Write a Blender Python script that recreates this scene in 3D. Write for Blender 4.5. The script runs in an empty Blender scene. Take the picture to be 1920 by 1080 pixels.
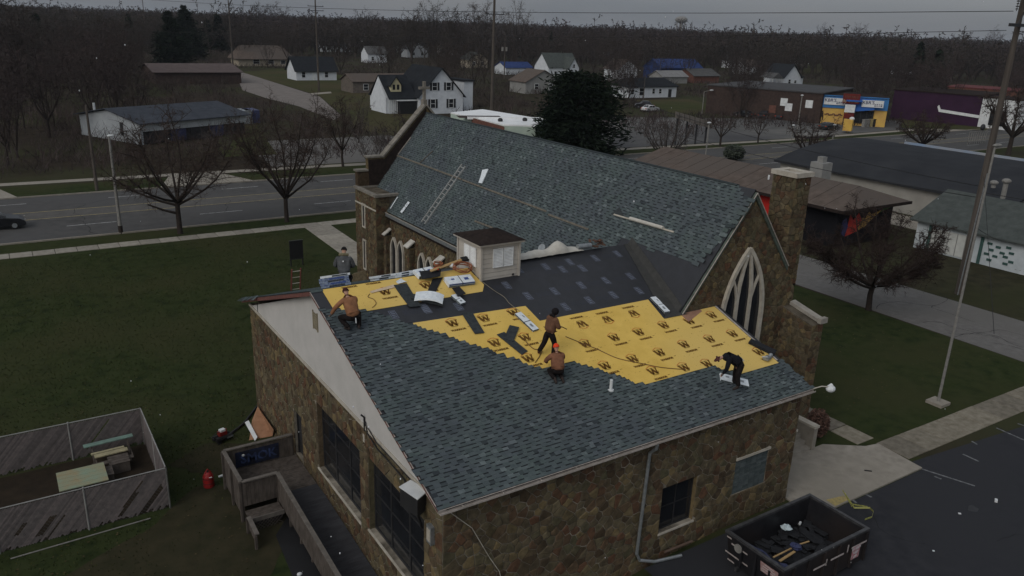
import bpy, math, random
import numpy as np
from mathutils import Vector, Matrix
random.seed(7)
S = bpy.context.scene
COL = S.collection
# ------------------------------------------------------------------ camera
CP = Vector((-8.8463, -16.649, 17.7169))
YAW, PITCH, ROLL, FPX = 0.98725, 0.31907, 0.035497, 1489.78
_f = Vector((math.cos(YAW)*math.cos(PITCH), math.sin(YAW)*math.cos(PITCH), -math.sin(PITCH)))
_r0 = Vector((math.sin(YAW), -math.cos(YAW), 0)); _u0 = _r0.cross(_f)
_r = _r0*math.cos(ROLL)+_u0*math.sin(ROLL); _u = _u0*math.cos(ROLL)-_r0*math.sin(ROLL)
cam = bpy.data.objects.new('camera', bpy.data.cameras.new('camera')); COL.objects.link(cam)
cam.matrix_world = Matrix(((_r.x, _u.x, -_f.x, CP.x), (_r.y, _u.y, -_f.y, CP.y), (_r.z, _u.z, -_f.z, CP.z), (0, 0, 0, 1)))
cam.data.sensor_width = 36; cam.data.lens = FPX/1920*36
cam.data.clip_start = .1; cam.data.clip_end = 20000
S.camera = cam
# ------------------------------------------------------------------ sky and sun
W = bpy.data.worlds.new('World'); S.world = W; W.use_nodes = True
nt = W.node_tree; nt.nodes.clear()
N = nt.nodes.new; L = nt.links.new
sky = N('ShaderNodeTexSky'); sky.sky_type = 'NISHITA'; sky.sun_disc = False
SUN_EL, SUN_AZ = math.radians(38), math.radians(200)
sky.sun_elevation = SUN_EL; sky.sun_rotation = math.radians(90)-SUN_AZ; sky.dust_density = 4
b1 = N('ShaderNodeBackground'); b1.inputs[1].default_value = .05
hs = N('ShaderNodeHueSaturation'); hs.inputs['Saturation'].default_value = .45; L(sky.outputs[0], hs.inputs['Color']); L(hs.outputs[0], b1.inputs[0])
# the grey overcast: three times brighter at the zenith than at the horizon, with soft cloud structure
tc = N('ShaderNodeTexCoord'); sp = N('ShaderNodeSeparateXYZ'); L(tc.outputs['Generated'], sp.inputs[0])
mx = N('ShaderNodeMath'); mx.operation = 'MAXIMUM'; L(sp.outputs[2], mx.inputs[0]); mx.inputs[1].default_value = 0
cr = N('ShaderNodeValToRGB'); L(mx.outputs[0], cr.inputs[0])
cr.color_ramp.elements[0].position = 0; cr.color_ramp.elements[0].color = (.165, .18, .20, 1)
cr.color_ramp.elements[1].position = 1; cr.color_ramp.elements[1].color = (.40, .43, .46, 1)
mp = N('ShaderNodeMapping'); mp.inputs['Scale'].default_value = (1.2, 1.2, 7); L(tc.outputs['Generated'], mp.inputs[0])
ns = N('ShaderNodeTexNoise'); ns.inputs['Scale'].default_value = 2.2; ns.inputs['Detail'].default_value = 5; L(mp.outputs[0], ns.inputs['Vector'])
r2 = N('ShaderNodeValToRGB'); L(ns.outputs[0], r2.inputs[0])
r2.color_ramp.elements[0].position = .3; r2.color_ramp.elements[0].color = (.80, .84, .90, 1)
r2.color_ramp.elements[1].position = .7; r2.color_ramp.elements[1].color = (1.15, 1.1, 1.06, 1)
mm = N('ShaderNodeMixRGB'); mm.blend_type = 'MULTIPLY'; mm.inputs[0].default_value = 1; L(cr.outputs[0], mm.inputs[1]); L(r2.outputs[0], mm.inputs[2])
b2 = N('ShaderNodeBackground'); b2.inputs[1].default_value = .8; L(mm.outputs[0], b2.inputs[0])
ad = N('ShaderNodeAddShader'); L(b1.outputs[0], ad.inputs[0]); L(b2.outputs[0], ad.inputs[1])
wo = N('ShaderNodeOutputWorld'); L(ad.outputs[0], wo.inputs[0])
sl = bpy.data.lights.new('sun', 'SUN'); sl.energy = .5; sl.angle = math.radians(30); sl.color = (1, .96, .9)
so = bpy.data.objects.new('sun', sl); COL.objects.link(so)
sd = Vector((math.cos(SUN_AZ)*math.cos(SUN_EL), math.sin(SUN_AZ)*math.cos(SUN_EL), math.sin(SUN_EL)))
so.rotation_euler = sd.to_track_quat('Z', 'Y').to_euler()
S.view_settings.view_transform = 'Standard'; S.view_settings.look = 'None'
S.view_settings.exposure = 0; S.view_settings.gamma = 1
# ------------------------------------------------------------------ rays from the drone to surfaces of the place
def ray(px, py): return _f+_r*((px-960)/FPX)-_u*((py-540)/FPX)
def gz(px, py, z=0.):
    d = ray(px, py); return CP+d*((z-CP.z)/d.z)
def onx(px, py, x): d = ray(px, py); return CP+d*((x-CP.x)/d.x)
def ony(px, py, y): d = ray(px, py); return CP+d*((y-CP.y)/d.y)
def proj(p):
    d = Vector(p)-CP; z = d.dot(_f); return 960+FPX*d.dot(_r)/z, 540-FPX*d.dot(_u)/z, z
def sst(a, b, x):
    t = min(1, max(0, (x-a)/(b-a))); return t*t*(3-2*t)
def H(x, y): return -.9*(1-sst(1, 13, x))*(1-sst(24, 44, y))*sst(-60, -35, x)
# annex (hall) and nave geometry
AL, AW, AH, AR = 16.0, 19.83, 5.035, 3.35
K = AR/(AW/2)
NX0, NXC, NX1, NZ0, NZC, NY0, NY1 = 12.8, 17.45, 20.95, 5.56, 11.6, 5.1, 35.1
M = (NZC-NZ0)/(NXC-NX0)
def onroof(px, py):
    d = ray(px, py); t = (AH+K*CP.y-CP.z)/(d.z-K*d.y); return CP+d*t
def onnave(px, py):
    d = ray(px, py); t = (NZ0+M*(CP.x-NX0)-CP.z)/(d.z-M*d.x); return CP+d*t
RN = Vector((0, -K, 1)).normalized(); RS = Vector((0, 1, K)).normalized(); RX = Vector((1, 0, 0))
NN = Vector((-M, 0, 1)).normalized(); NSL = Vector((1, 0, M)).normalized(); NYV = Vector((0, 1, 0))
# ------------------------------------------------------------------ materials
MATS = {}
def mat(name, c1, c2=None, scale=3., rough=.85, detail=4, bump=0., metal=0., c3=None, isl=False, objr=False, stretch=(1, 1, 1), spec=None, emit=None, mid=None):
    if name in MATS: return MATS[name]
    m = bpy.data.materials.new(name); m.use_nodes = True; t = m.node_tree; b = t.nodes['Principled BSDF']
    b.inputs['Roughness'].default_value = rough; b.inputs['Metallic'].default_value = metal
    if spec is None: spec = .02 if rough >= .95 else (.10 if rough >= .8 else .3)
    b.inputs['Specular IOR Level'].default_value = spec
    c2 = c2 or tuple(x*.72 for x in c1)
    nn = t.nodes.new; ll = t.links.new
    co = nn('ShaderNodeTexCoord'); mp = nn('ShaderNodeMapping'); mp.inputs['Scale'].default_value = stretch
    ge = nn('ShaderNodeNewGeometry')
    ll(ge.outputs['Position'], mp.inputs[0])
    no = nn('ShaderNodeTexNoise'); no.inputs['Scale'].default_value = scale; no.inputs['Detail'].default_value = detail; no.inputs['Roughness'].default_value = .6
    ll(mp.outputs[0], no.inputs['Vector'])
    rp = nn('ShaderNodeValToRGB'); e = rp.color_ramp.elements
    e[0].position = .32; e[0].color = (*c2, 1); e[1].position = .68; e[1].color = (*c1, 1)
    if mid: x = e.new(.5); x.color = (*mid, 1)
    ll(no.outputs[0], rp.inputs[0]); out = rp.outputs[0]
    if c3:      # big slow variation
        n2 = nn('ShaderNodeTexNoise'); n2.inputs['Scale'].default_value = scale*.09; n2.inputs['Detail'].default_value = 3
        ll(mp.outputs[0], n2.inputs['Vector'])
        rr = nn('ShaderNodeValToRGB'); rr.color_ramp.elements[0].position = .42; rr.color_ramp.elements[1].position = .62
        ll(n2.outputs[0], rr.inputs[0])
        mi = nn('ShaderNodeMixRGB'); ll(rr.outputs[0], mi.inputs[0]); ll(out, mi.inputs[1]); mi.inputs[2].default_value = (*c3, 1); out = mi.outputs[0]
    if isl or objr:
        src = ge.outputs['Random Per Island']
        if objr:
            oi = nn('ShaderNodeObjectInfo'); a = nn('ShaderNodeMath'); a.operation = 'ADD'
            ll(src, a.inputs[0]); ll(oi.outputs['Random'], a.inputs[1]); f = nn('ShaderNodeMath'); f.operation = 'FRACT'; ll(a.outputs[0], f.inputs[0]); src = f.outputs[0]
        rq = nn('ShaderNodeValToRGB'); rq.color_ramp.interpolation = 'LINEAR'
        pal = isl if isinstance(isl, (list, tuple)) else [(.7, .7, .7), (1, 1, 1), (1.35, 1.35, 1.35)]
        ee = rq.color_ramp.elements; ee[0].position = 0; ee[0].color = (*pal[0], 1); ee[1].position = 1; ee[1].color = (*pal[-1], 1)
        for i, p in enumerate(pal[1:-1]): x = ee.new((i+1)/(len(pal)-1)); x.color = (*p, 1)
        ll(src, rq.inputs[0])
        mu = nn('ShaderNodeMixRGB'); mu.blend_type = 'MULTIPLY'; mu.inputs[0].default_value = 1; ll(out, mu.inputs[1]); ll(rq.outputs[0], mu.inputs[2]); out = mu.outputs[0]
    ll(out, b.inputs['Base Color'])
    if bump:
        bn = nn('ShaderNodeTexNoise'); bn.inputs['Scale'].default_value = scale*4; bn.inputs['Detail'].default_value = 3
        ll(mp.outputs[0], bn.inputs['Vector'])
        bp = nn('ShaderNodeBump'); bp.inputs['Strength'].default_value = min(1, bump*8); bp.inputs['Distance'].default_value = bump
        ll(bn.outputs[0], bp.inputs['Height']); ll(bp.outputs[0], b.inputs['Normal'])
    if emit: b.inputs['Emission Color'].default_value = (*emit, 1); b.inputs['Emission Strength'].default_value = 1
    MATS[name] = m; return m
SHPAL = [(.45, .47, .49), (.75, .80, .80), (.86, .90, .92), (.9, .96, .94), (.84, .92, .88), (.95, .98, 1.02), (.88, .94, .94), (.92, .97, .96), (1.0, 1.05, 1.04), (.8, .84, .86), (1.5, 1.54, 1.52)]
m_sh = mat('asphalt_shingle', (.102, .119, .120), (.072, .086, .088), 7, .95, c3=(.080, .090, .098), isl=SHPAL, objr=True, bump=.004)
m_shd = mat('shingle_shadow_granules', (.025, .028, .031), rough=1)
STPAL = [(.55, .45, .38), (.8, .72, .6), (1, .95, .8), (.98, .74, .60), (.75, .78, .62), (1.25, 1.18, .95), (.62, .55, .48), (1.0, .62, .50), (.9, .85, .7), (1.5, 1.3, .9), (.7, .65, .5)]
m_stone = mat('field_stone', (.138, .120, .090), (.066, .058, .046), 6, .9, isl=STPAL, objr=True, bump=.02)
m_mort = mat('mortar', (.30, .27, .22), (.062, .053, .041), 1.8, .95, bump=.01)
m_mortd = mat('dark_mortar', (.15, .13, .10), (.05, .043, .034), 1.5, .95, bump=.01)
m_lime = mat('limestone_trim', (.46, .43, .37), (.33, .30, .25), 3, .8, bump=.005)
m_cope = mat('weathered_coping', (.24, .22, .19), (.14, .13, .11), 3, .85)
m_cope2 = mat('grey_cap_stone', (.33, .31, .27), (.22, .205, .18), 3, .85)
m_stucco = mat('painted_stucco', (.49, .475, .455), (.43, .42, .40), 1.2, .9, bump=.002)
m_black = mat('ice_shield_membrane', (.020, .021, .026), (.013, .014, .017), 2.5, .55, spec=.5, bump=.006)
m_blackp = mat('ice_shield_print', (.15, .17, .22), (.09, .10, .13), 9, .6)
m_yel = mat('yellow_felt', (.71, .48, .11), (.62, .41, .085), 1.6, .75, bump=.03, c3=(.64, .45, .13))
m_print = mat('brown_print', (.15, .075, .018), rough=.9)
m_redp = mat('red_print', (.5, .06, .02), rough=.9)
m_osb = mat('plywood_sheathing', (.34, .20, .12), (.22, .12, .07), 6, .85, stretch=(1, 1, 4))
m_fascia = mat('drip_edge_metal', (.42, .38, .35), (.28, .25, .22), 5, .5)
m_fasr = mat('weathered_red_fascia', (.17, .075, .062), (.10, .05, .045), 6, .8)
m_copper = mat('green_rake_board', (.10, .125, .105), (.05, .06, .05), 6, .7)
m_dark = mat('black_rubber', (.014, .014, .015), rough=.6)
m_glass = mat('dark_window_glass', (.018, .02, .024), (.01, .011, .013), .8, .12, spec=.5)
m_frame = mat('dark_window_frame', (.028, .028, .03), rough=.5)
m_white = mat('white_wrap', (.72, .76, .78), (.55, .60, .64), 9, .55)
m_blue = mat('blue_wrap_print', (.05, .09, .28), rough=.6)
m_wpaint = mat('white_paint', (.66, .68, .68), (.52, .54, .55), 2, .7)
m_wsid = mat('white_siding', (.60, .63, .66), (.50, .53, .56), 1.2, .8)
m_galv = mat('galvanized_metal', (.33, .35, .36), (.22, .24, .25), 6, .45, metal=.6)
m_alu = mat('aluminium', (.36, .37, .36), (.24, .24, .23), 6, .6)
m_tarp = mat('off_white_tarp', (.52, .50, .45), (.42, .40, .35), 3, .7, bump=.02)
m_cup = mat('cream_clapboard', (.47, .44, .39), (.39, .36, .32), 2.5, .85)
m_louv = mat('louvre_white', (.80, .82, .82), rough=.7)
m_tar = mat('dark_roof_felt', (.035, .027, .024), (.02, .016, .015), 5, .95)
m_wood = mat('weathered_wood', (.105, .090, .078), (.055, .046, .04), 5, .9, stretch=(1, 1, .4), bump=.006)
m_wood2 = mat('fresh_lumber', (.45, .31, .15), (.34, .22, .1), 5, .8)
m_conc = mat('concrete', (.30, .275, .235), (.21, .19, .16), 2.2, .9, c3=(.235, .215, .18), bump=.004)
m_concd = mat('stained_concrete', (.21, .19, .155), (.13, .115, .09), 3, .9, bump=.006, isl=[(.8, .8, .8), (1.2, 1.2, 1.15)], objr=True)
m_asph = mat('lot_asphalt', (.036, .037, .042), (.022, .023, .027), 1.5, .9, c3=(.031, .032, .036), bump=.004)
m_road = mat('street_asphalt', (.083, .081, .078), (.058, .057, .056), 1.0, .9, c3=(.076, .075, .074))
m_roadc = mat('turn_lane_asphalt', (.105, .10, .093), (.08, .077, .072), 1.0, .9)
m_alley = mat('gravel_drive', (.155, .150, .143), (.12, .115, .11), 2, .95, c3=(.13, .125, .117), bump=.01)
m_linew = mat('worn_white_line', (.50, .50, .49), (.2, .2, .2), 3, .8)
m_liney = mat('worn_yellow_line', (.42, .34, .15), (.2, .17, .1), 3, .8)
m_grass = mat('lawn', (.034, .042, .018), (.015, .022, .010), 1.3, 1, c3=(.037, .040, .018), bump=.03, detail=8, mid=(.028, .037, .014))
m_grassb = mat('grass_blades', (.050, .058, .026), (.026, .034, .016), .8, 1, isl=[(.6, .7, .6), (1, 1, 1), (1.4, 1.25, .8)])
m_floor = mat('leaf_litter', (.046, .037, .027), (.024, .020, .016), .5, 1, c3=(.040, .042, .022), bump=.05, detail=8)
m_mud = mat('bare_mud', (.036, .028, .020), (.022, .018, .014), 1.5, 1, bump=.03, detail=7)
m_bark = mat('bark', (.046, .038, .034), (.028, .023, .020), 6, .95)
m_twig = mat('twigs', (.062, .048, .042), (.040, .031, .027), .6, .95, isl=[(.75, .7, .7), (1, 1, 1), (1.3, 1.25, 1.2)])
m_twigp = mat('pale_twigs', (.10, .088, .082), (.06, .052, .048), .6, .95)
m_twigf = mat('far_twigs', (.060, .046, .044), (.030, .026, .026), .035, .95, c3=(.048, .042, .034), isl=[(.6, .6, .6), (1, 1, 1), (1.5, 1.45, 1.5)])
m_need = mat('evergreen_needles', (.012, .019, .012), (.006, .010, .007), 1.2, .95, isl=[(.6, .6, .6), (1, 1, 1), (1.7, 1.6, 1.4)])
m_pole = mat('utility_pole_wood', (.095, .082, .070), (.06, .052, .046), 5, .9, stretch=(1, 1, .1))
m_conp = mat('concrete_pole', (.23, .225, .21), (.16, .155, .145), 5, .8)
m_wire = mat('wire', (.02, .02, .021), rough=.7)
# ------------------------------------------------------------------ helpers
class MB:
    def __init__(s): s.v = []; s.f = []; s.m = []
    def add(s, vs, fs, mi=0):
        o = len(s.v); s.v += [tuple(v) for v in vs]; s.f += [tuple(i+o for i in f) for f in fs]; s.m += [mi]*len(fs); return s
    def box(s, c, d, rz=0., mi=0, ax=None):
        c = Vector(c); hx, hy, hz = d[0]/2, d[1]/2, d[2]/2
        if ax is None: ax = (Vector((math.cos(rz), math.sin(rz), 0)), Vector((-math.sin(rz), math.cos(rz), 0)), Vector((0, 0, 1)))
        vs = [c+ax[0]*(hx*i)+ax[1]*(hy*j)+ax[2]*(hz*k) for i, j, k in ((-1, -1, -1), (1, -1, -1), (1, 1, -1), (-1, 1, -1), (-1, -1, 1), (1, -1, 1), (1, 1, 1), (-1, 1, 1))]
        return s.add(vs, [(3, 2, 1, 0), (4, 5, 6, 7), (0, 1, 5, 4), (1, 2, 6, 5), (2, 3, 7, 6), (3, 0, 4, 7)], mi)
    def bx(s, x0, x1, y0, y1, z0, z1, mi=0): return s.box(((x0+x1)/2, (y0+y1)/2, (z0+z1)/2), (abs(x1-x0), abs(y1-y0), abs(z1-z0)), 0, mi)
    def slab(s, pts, off, mi=0):      # polygon extruded by vector off (off points to the visible side)
        off = Vector(off); n = len(pts); a = [Vector(p) for p in pts]; b = [p+off for p in a]
        nr = Vector((0, 0, 0))
        for i in range(n): nr += (a[i]-a[0]).cross(a[(i+1) % n]-a[0])
        if nr.dot(off) < 0: a.reverse(); b.reverse()
        return s.add(a+b, [tuple(range(n-1, -1, -1)), tuple(range(n, 2*n))]+[(i, (i+1) % n, n+(i+1) % n, n+i) for i in range(n)], mi)
    def flat(s, pts, mi=0): return s.add(pts, [tuple(range(len(pts)))], mi)
    def tube(s, pts, rs, n=6, mi=0, cap=True):
        pts = [Vector(p) for p in pts]
        if not isinstance(rs, (list, tuple)): rs = [rs]*len(pts)
        vs = []; up = None
        for i, p in enumerate(pts):
            d = (pts[min(i+1, len(pts)-1)]-pts[max(i-1, 0)])
            d = d.normalized() if d.length > 1e-9 else Vector((0, 0, 1))
            if up is None: up = Vector((0, 0, 1)) if abs(d.z) < .9 else Vector((1, 0, 0))
            a = d.cross(up).normalized() if d.cross(up).length > 1e-5 else d.orthogonal().normalized(); b = a.cross(d); up = b
            vs += [p+a*(rs[i]*math.cos(t*2*math.pi/n))-b*(rs[i]*math.sin(t*2*math.pi/n)) for t in range(n)]
        fs = [(i*n+j, i*n+(j+1) % n, (i+1)*n+(j+1) % n, (i+1)*n+j) for i in range(len(pts)-1) for j in range(n)]
        fs = [tuple(reversed(f)) for f in fs]
        if cap: fs += [tuple(range(n)), tuple(range((len(pts)-1)*n+n-1, (len(pts)-1)*n-1, -1))]
        return s.add(vs, fs, mi)
    def ell(s, c, r, n=10, k=6, mi=0, ax=None):
        c = Vector(c); vs = []; ax = ax or (Vector((1, 0, 0)), Vector((0, 1, 0)), Vector((0, 0, 1)))
        for i in range(k+1):
            t = math.pi*i/k
            for j in range(n):
                q = 2*math.pi*j/n
                vs.append(c+ax[0]*(r[0]*math.sin(t)*math.cos(q))+ax[1]*(r[1]*math.sin(t)*math.sin(q))+ax[2]*(r[2]*math.cos(t)))
        return s.add(vs, [(i*n+j, (i+1)*n+j, (i+1)*n+(j+1) % n, i*n+(j+1) % n) for i in range(k) for j in range(n)], mi)
    def mesh(s, name, mats, off=Vector((0, 0, 0)), smooth=False):
        me = bpy.data.meshes.new(name)
        v = [(a[0]-off.x, a[1]-off.y, a[2]-off.z) for a in s.v]
        me.from_pydata(v, [], s.f)
        for m in (mats if isinstance(mats, (list, tuple)) else [mats]): me.materials.append(m)
        if any(s.m): me.polygons.foreach_set('material_index', s.m)
        if smooth: me.polygons.foreach_set('use_smooth', [True]*len(s.f))
        me.update(); return me
    def build(s, name, mats, parent=None, smooth=False, label=None, kind=None, loc=None):
        off = origin(parent) if loc is None else Vector(loc)
        o = bpy.data.objects.new(name, s.mesh(name, mats, off, smooth)); COL.objects.link(o)
        if parent: o.parent = parent
        if loc is not None: o.location = Vector(loc)-(origin(parent) if parent else Vector((0, 0, 0)))
        if label: o['label'] = label
        if kind: o['kind'] = kind
        return o
def origin(o):
    v = Vector((0, 0, 0))
    while o: v += o.location; o = o.parent
    return v
def thing(name, label, cat, loc=(0, 0, 0), group=None, rz=0.):
    o = bpy.data.objects.new(name, None); COL.objects.link(o); o.location = loc; o.rotation_euler = (0, 0, rz); o.empty_display_size = .2
    o['label'] = label; o['category'] = cat
    if group: o['group'] = group
    return o
def tag(o, label, cat, group=None):
    o['label'] = label; o['category'] = cat
    if group: o['group'] = group
    return o
def struct(o): o['kind'] = 'structure'; return o
def inst(name, me, parent, loc, rot=None, scale=None):
    o = bpy.data.objects.new(name, me); COL.objects.link(o); o.parent = parent; o.location = loc
    if rot is not None: o.rotation_euler = rot
    if scale is not None: o.scale = scale
    return o
def copy_tree(o, loc, rz=None, label=None, scale=None, group=None):
    def cp(a, par):
        c = a.copy(); COL.objects.link(c); c.parent = par
        for ch in a.children: cp(ch, c)
        return c
    c = cp(o, None); c.location = loc
    if rz is not None: c.rotation_euler = (0, 0, rz)
    if scale is not None: c.scale = scale if isinstance(scale, (tuple, list)) else (scale,)*3
    if label: c['label'] = label
    if group: c['group'] = group
    return c
def inpoly(x, y, P):
    c = False; j = len(P)-1
    for i in range(len(P)):
        if (P[i][1] > y) != (P[j][1] > y) and x < (P[j][0]-P[i][0])*(y-P[i][1])/(P[j][1]-P[i][1])+P[i][0]: c = not c
        j = i
    return c
def clip(poly, nx, ny, d):          # keep nx*x+ny*y <= d
    out = []; n = len(poly)
    for i in range(n):
        a = poly[i]; b = poly[(i+1) % n]; da = nx*a[0]+ny*a[1]-d; db = nx*b[0]+ny*b[1]-d
        if da <= 0: out.append(a)
        if (da < 0 < db) or (db < 0 < da):
            t = da/(da-db); out.append((a[0]+(b[0]-a[0])*t, a[1]+(b[1]-a[1])*t))
    return out
def area(p): return .5*sum(p[i][0]*p[(i+1) % len(p)][1]-p[(i+1) % len(p)][0]*p[i][1] for i in range(len(p)))
def edges(P):
    if area(P) < 0: P = P[::-1]
    r = []
    for i in range(len(P)):
        a, b = P[i], P[(i+1) % len(P)]; l = math.hypot(b[0]-a[0], b[1]-a[1])
        nx, ny = (b[1]-a[1])/l, -(b[0]-a[0])/l; r.append((nx, ny, nx*a[0]+ny*a[1]))
    return r
def rubble(P, holes, cw, ch, rnd):
    """irregular stone cells filling the convex polygon P but not the convex holes"""
    E = edges(P); HE = [edges(h) for h in holes]
    xs = [p[0] for p in P]; ys = [p[1] for p in P]; x0, x1, y0, y1 = min(xs), max(xs), min(ys), max(ys)
    nx, ny = max(1, round((x1-x0)/cw)), max(1, round((y1-y0)/ch)); cw = (x1-x0)/nx; ch = (y1-y0)/ny
    g = {}
    for j in range(ny):
        for i in range(nx):
            if rnd.random() < .14: continue
            x = x0+(i+.5+(.5 if j % 2 else 0)+rnd.uniform(-.42, .42))*cw; y = y0+(j+.5+rnd.uniform(-.38, .38))*ch
            if any(max(n[0]*x+n[1]*y-n[2] for n in h) < .02 for h in HE): continue
            g[i, j] = (x, y)
    out = []
    for (i, j), (x, y) in g.items():
        if max(n[0]*x+n[1]*y-n[2] for n in E) > .15: continue
        c = [(x-2*cw, y-2*ch), (x+2*cw, y-2*ch), (x+2*cw, y+2*ch), (x-2*cw, y+2*ch)]
        for dj in (-2, -1, 0, 1, 2):
            for di in (-2, -1, 0, 1, 2):
                q = g.get((i+di, j+dj))
                if not q or q == (x, y): continue
                ax, ay = q[0]-x, q[1]-y; mx_, my_ = (q[0]+x)/2, (q[1]+y)/2
                c = clip(c, ax, ay, ax*mx_+ay*my_)
        for n in E: c = clip(c, *n) if c else c
        for h in HE:
            if len(c) > 2:
                b = max(h, key=lambda n: n[0]*x+n[1]*y-n[2])
                if all(True for _ in [0]): c = clip(c, -b[0], -b[1], -b[2])
        if len(c) > 2 and area(c) > cw*ch*.06: out.append(c)
    return out
def stone_mb(mb, cell, O, U, V, Nn, dep, j=.017):
    cx = sum(p[0] for p in cell)/len(cell); cy = sum(p[1] for p in cell)/len(cell); n = len(cell)
    r = max(math.hypot(p[0]-cx, p[1]-cy) for p in cell); a = 1-j/r*1.3; b = 1-(j+.03)/r*1.3
    if b < .2: return False
    lo = [O+U*(cx+(p[0]-cx)*a)+V*(cy+(p[1]-cy)*a)-Nn*.01 for p in cell]
    mi = [O+U*(cx+(p[0]-cx)*a)+V*(cy+(p[1]-cy)*a)+Nn*dep*.55 for p in cell]
    hi = [O+U*(cx+(p[0]-cx)*b)+V*(cy+(p[1]-cy)*b)+Nn*dep for p in cell]
    fs = [(i, (i+1) % n, n+(i+1) % n, n+i) for i in range(n)]+[(n+i, n+(i+1) % n, 2*n+(i+1) % n, 2*n+i) for i in range(n)]+[tuple(range(2*n, 3*n))]
    if U.cross(V).dot(Nn) < 0: fs = [tuple(reversed(f)) for f in fs]
    mb.add(lo+mi+hi, fs); return True
def text_mesh(body, size, name, m, bold=0., thick=.004):
    cu = bpy.data.curves.new(name, 'FONT'); cu.body = body; cu.size = size; cu.offset = bold; cu.extrude = thick/2
    cu.align_x = 'CENTER'; cu.align_y = 'CENTER'; cu.resolution_u = 2
    o = bpy.data.objects.new(name, cu); COL.objects.link(o); bpy.context.view_layer.update()
    me = bpy.data.meshes.new_from_object(o.evaluated_get(bpy.context.evaluated_depsgraph_get()))
    bpy.data.objects.remove(o); me.materials.clear(); me.materials.append(m); return me
def frame_rot(X_, Y_, Z_):
    return Matrix(((X_.x, Y_.x, Z_.x), (X_.y, Y_.y, Z_.y), (X_.z, Y_.z, Z_.z))).to_euler()
def curve3(a, b, sag, n=10):
    a, b = Vector(a), Vector(b)
    return [a.lerp(b, i/n)-Vector((0, 0, sag*4*(i/n)*(1-i/n))) for i in range(n+1)]
# ================================================================== GROUND, STREETS
def arange(a, b, s):
    r = []; x = a
    while x < b-1e-6: r.append(x); x += s
    return r
def sheet(name, xs, ys, dz, m, test=None):
    mb = MB(); idx = {}
    for j, y in enumerate(ys):
        for i, x in enumerate(xs): idx[i, j] = len(mb.v); mb.v.append((x, y, H(x, y)+dz))
    for j in range(len(ys)-1):
        for i in range(len(xs)-1):
            if test and not test((xs[i]+xs[i+1])/2, (ys[j]+ys[j+1])/2): continue
            mb.f.append((idx[i, j], idx[i+1, j], idx[i+1, j+1], idx[i, j+1])); mb.m.append(0)
    return struct(mb.build(name, m, smooth=True))
sheet('ground', [-6000, -800, -120, -62]+arange(-60, -14, 4)+arange(-14, 16, 1)+[16, 30, 60, 120, 400, 1500, 7000], [-400, -60, -20]+arange(-10, 46, 1.5)+[46, 90, 200, 800, 2500, 9000], 0, m_floor)
sheet('lawn', arange(-40, -14, 2)+arange(-14, 24.1, 1), arange(-4, 50.8, 1.05)+[50.9], .004, m_grass)
def flatp(name, pts, z, m): mb = MB(); P = [(p[0], p[1]) for p in pts]; P = P if area(P) > 0 else P[::-1]; mb.flat([(x, y, z) for x, y in P]); return struct(mb.build(name, m))
# mud of the dog run and worn ground by the deck
struct(MB().flat([(x, y, -.9+.008) for x, y in ((-13, 13.3), (-5.0, 13.3), (-4.95, 19), (-13, 18.8))]).build('bare_mud', m_mud))
mbm = MB()
for kk_, (cx, cy, rx, ry) in enumerate(((-3.6, 10.5, 2.6, 3.3), (-2.6, 16.2, 1.6, 1.3), (-6, 9.5, 3.5, 2.2))):
    mbm.flat([(cx+rx*(1+.18*math.sin(3*t)+.1*math.sin(7*t))*math.cos(t), cy+ry*(1+.15*math.cos(4*t))*math.sin(t), -.9+.012+.004*kk_) for t in [i*math.tau/26 for i in range(26)]])
m_worn = mat('worn_lawn', (.042, .037, .022), (.026, .026, .015), 1.4, 1, bump=.02, detail=8)
struct(mbm.build('worn_ground', m_worn))
flatp('verge', [(-60, 52.4), (300, 52.2), (300, 54.6), (-60, 55.6)], .004, m_grass)
flatp('street', [(-80, 55.4), (320, 54.2), (320, 72.6), (-80, 73.9)], .004, m_road)
flatp('turn_lane', [(-80, 63.8), (320, 62.2), (320, 65.6), (-80, 66.9)], .008, m_roadc)
flatp('far_verge', [(-80, 74.2), (320, 72.9), (320, 76.6), (-80, 80.2)], .006, m_grass)
for nm, y, c in (('kerb', 55.5, -1), ('kerb', 73.95, 1)):
    mb = MB(); s = -1.25/400
    for k in range(0, 132): x = -80+k*3.02; mb.box((x+1.5, y+(x+80)*s*(.98 if c < 0 else 1), .06), (3.0, .16, .13))
    struct(mb.build('kerb', m_conc))
mb = MB(); s = -1.6/400
for y in (63.85, 66.85): mb.flat([(-80, y-.06, .012), (320, y-.06-1.5, .012), (320, y+.06-1.5, .012), (-80, y+.06, .012)])
struct(mb.build('painted_yellow_lines', m_liney))
mb = MB()
for base, off in ((59.9, 6.55-11.05), (70.75, -3.3)):
    for k in range(-5, 24):
        x = off+k*10.97 + (0 if base < 65 else 3.4); y = base-(x+7)*.004
        mb.flat([(x, y-.06, .012), (x+3.9, y-.07, .012), (x+3.9, y+.06, .012), (x, y+.07, .012)])
struct(mb.build('painted_lane_dashes', m_linew))
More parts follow.
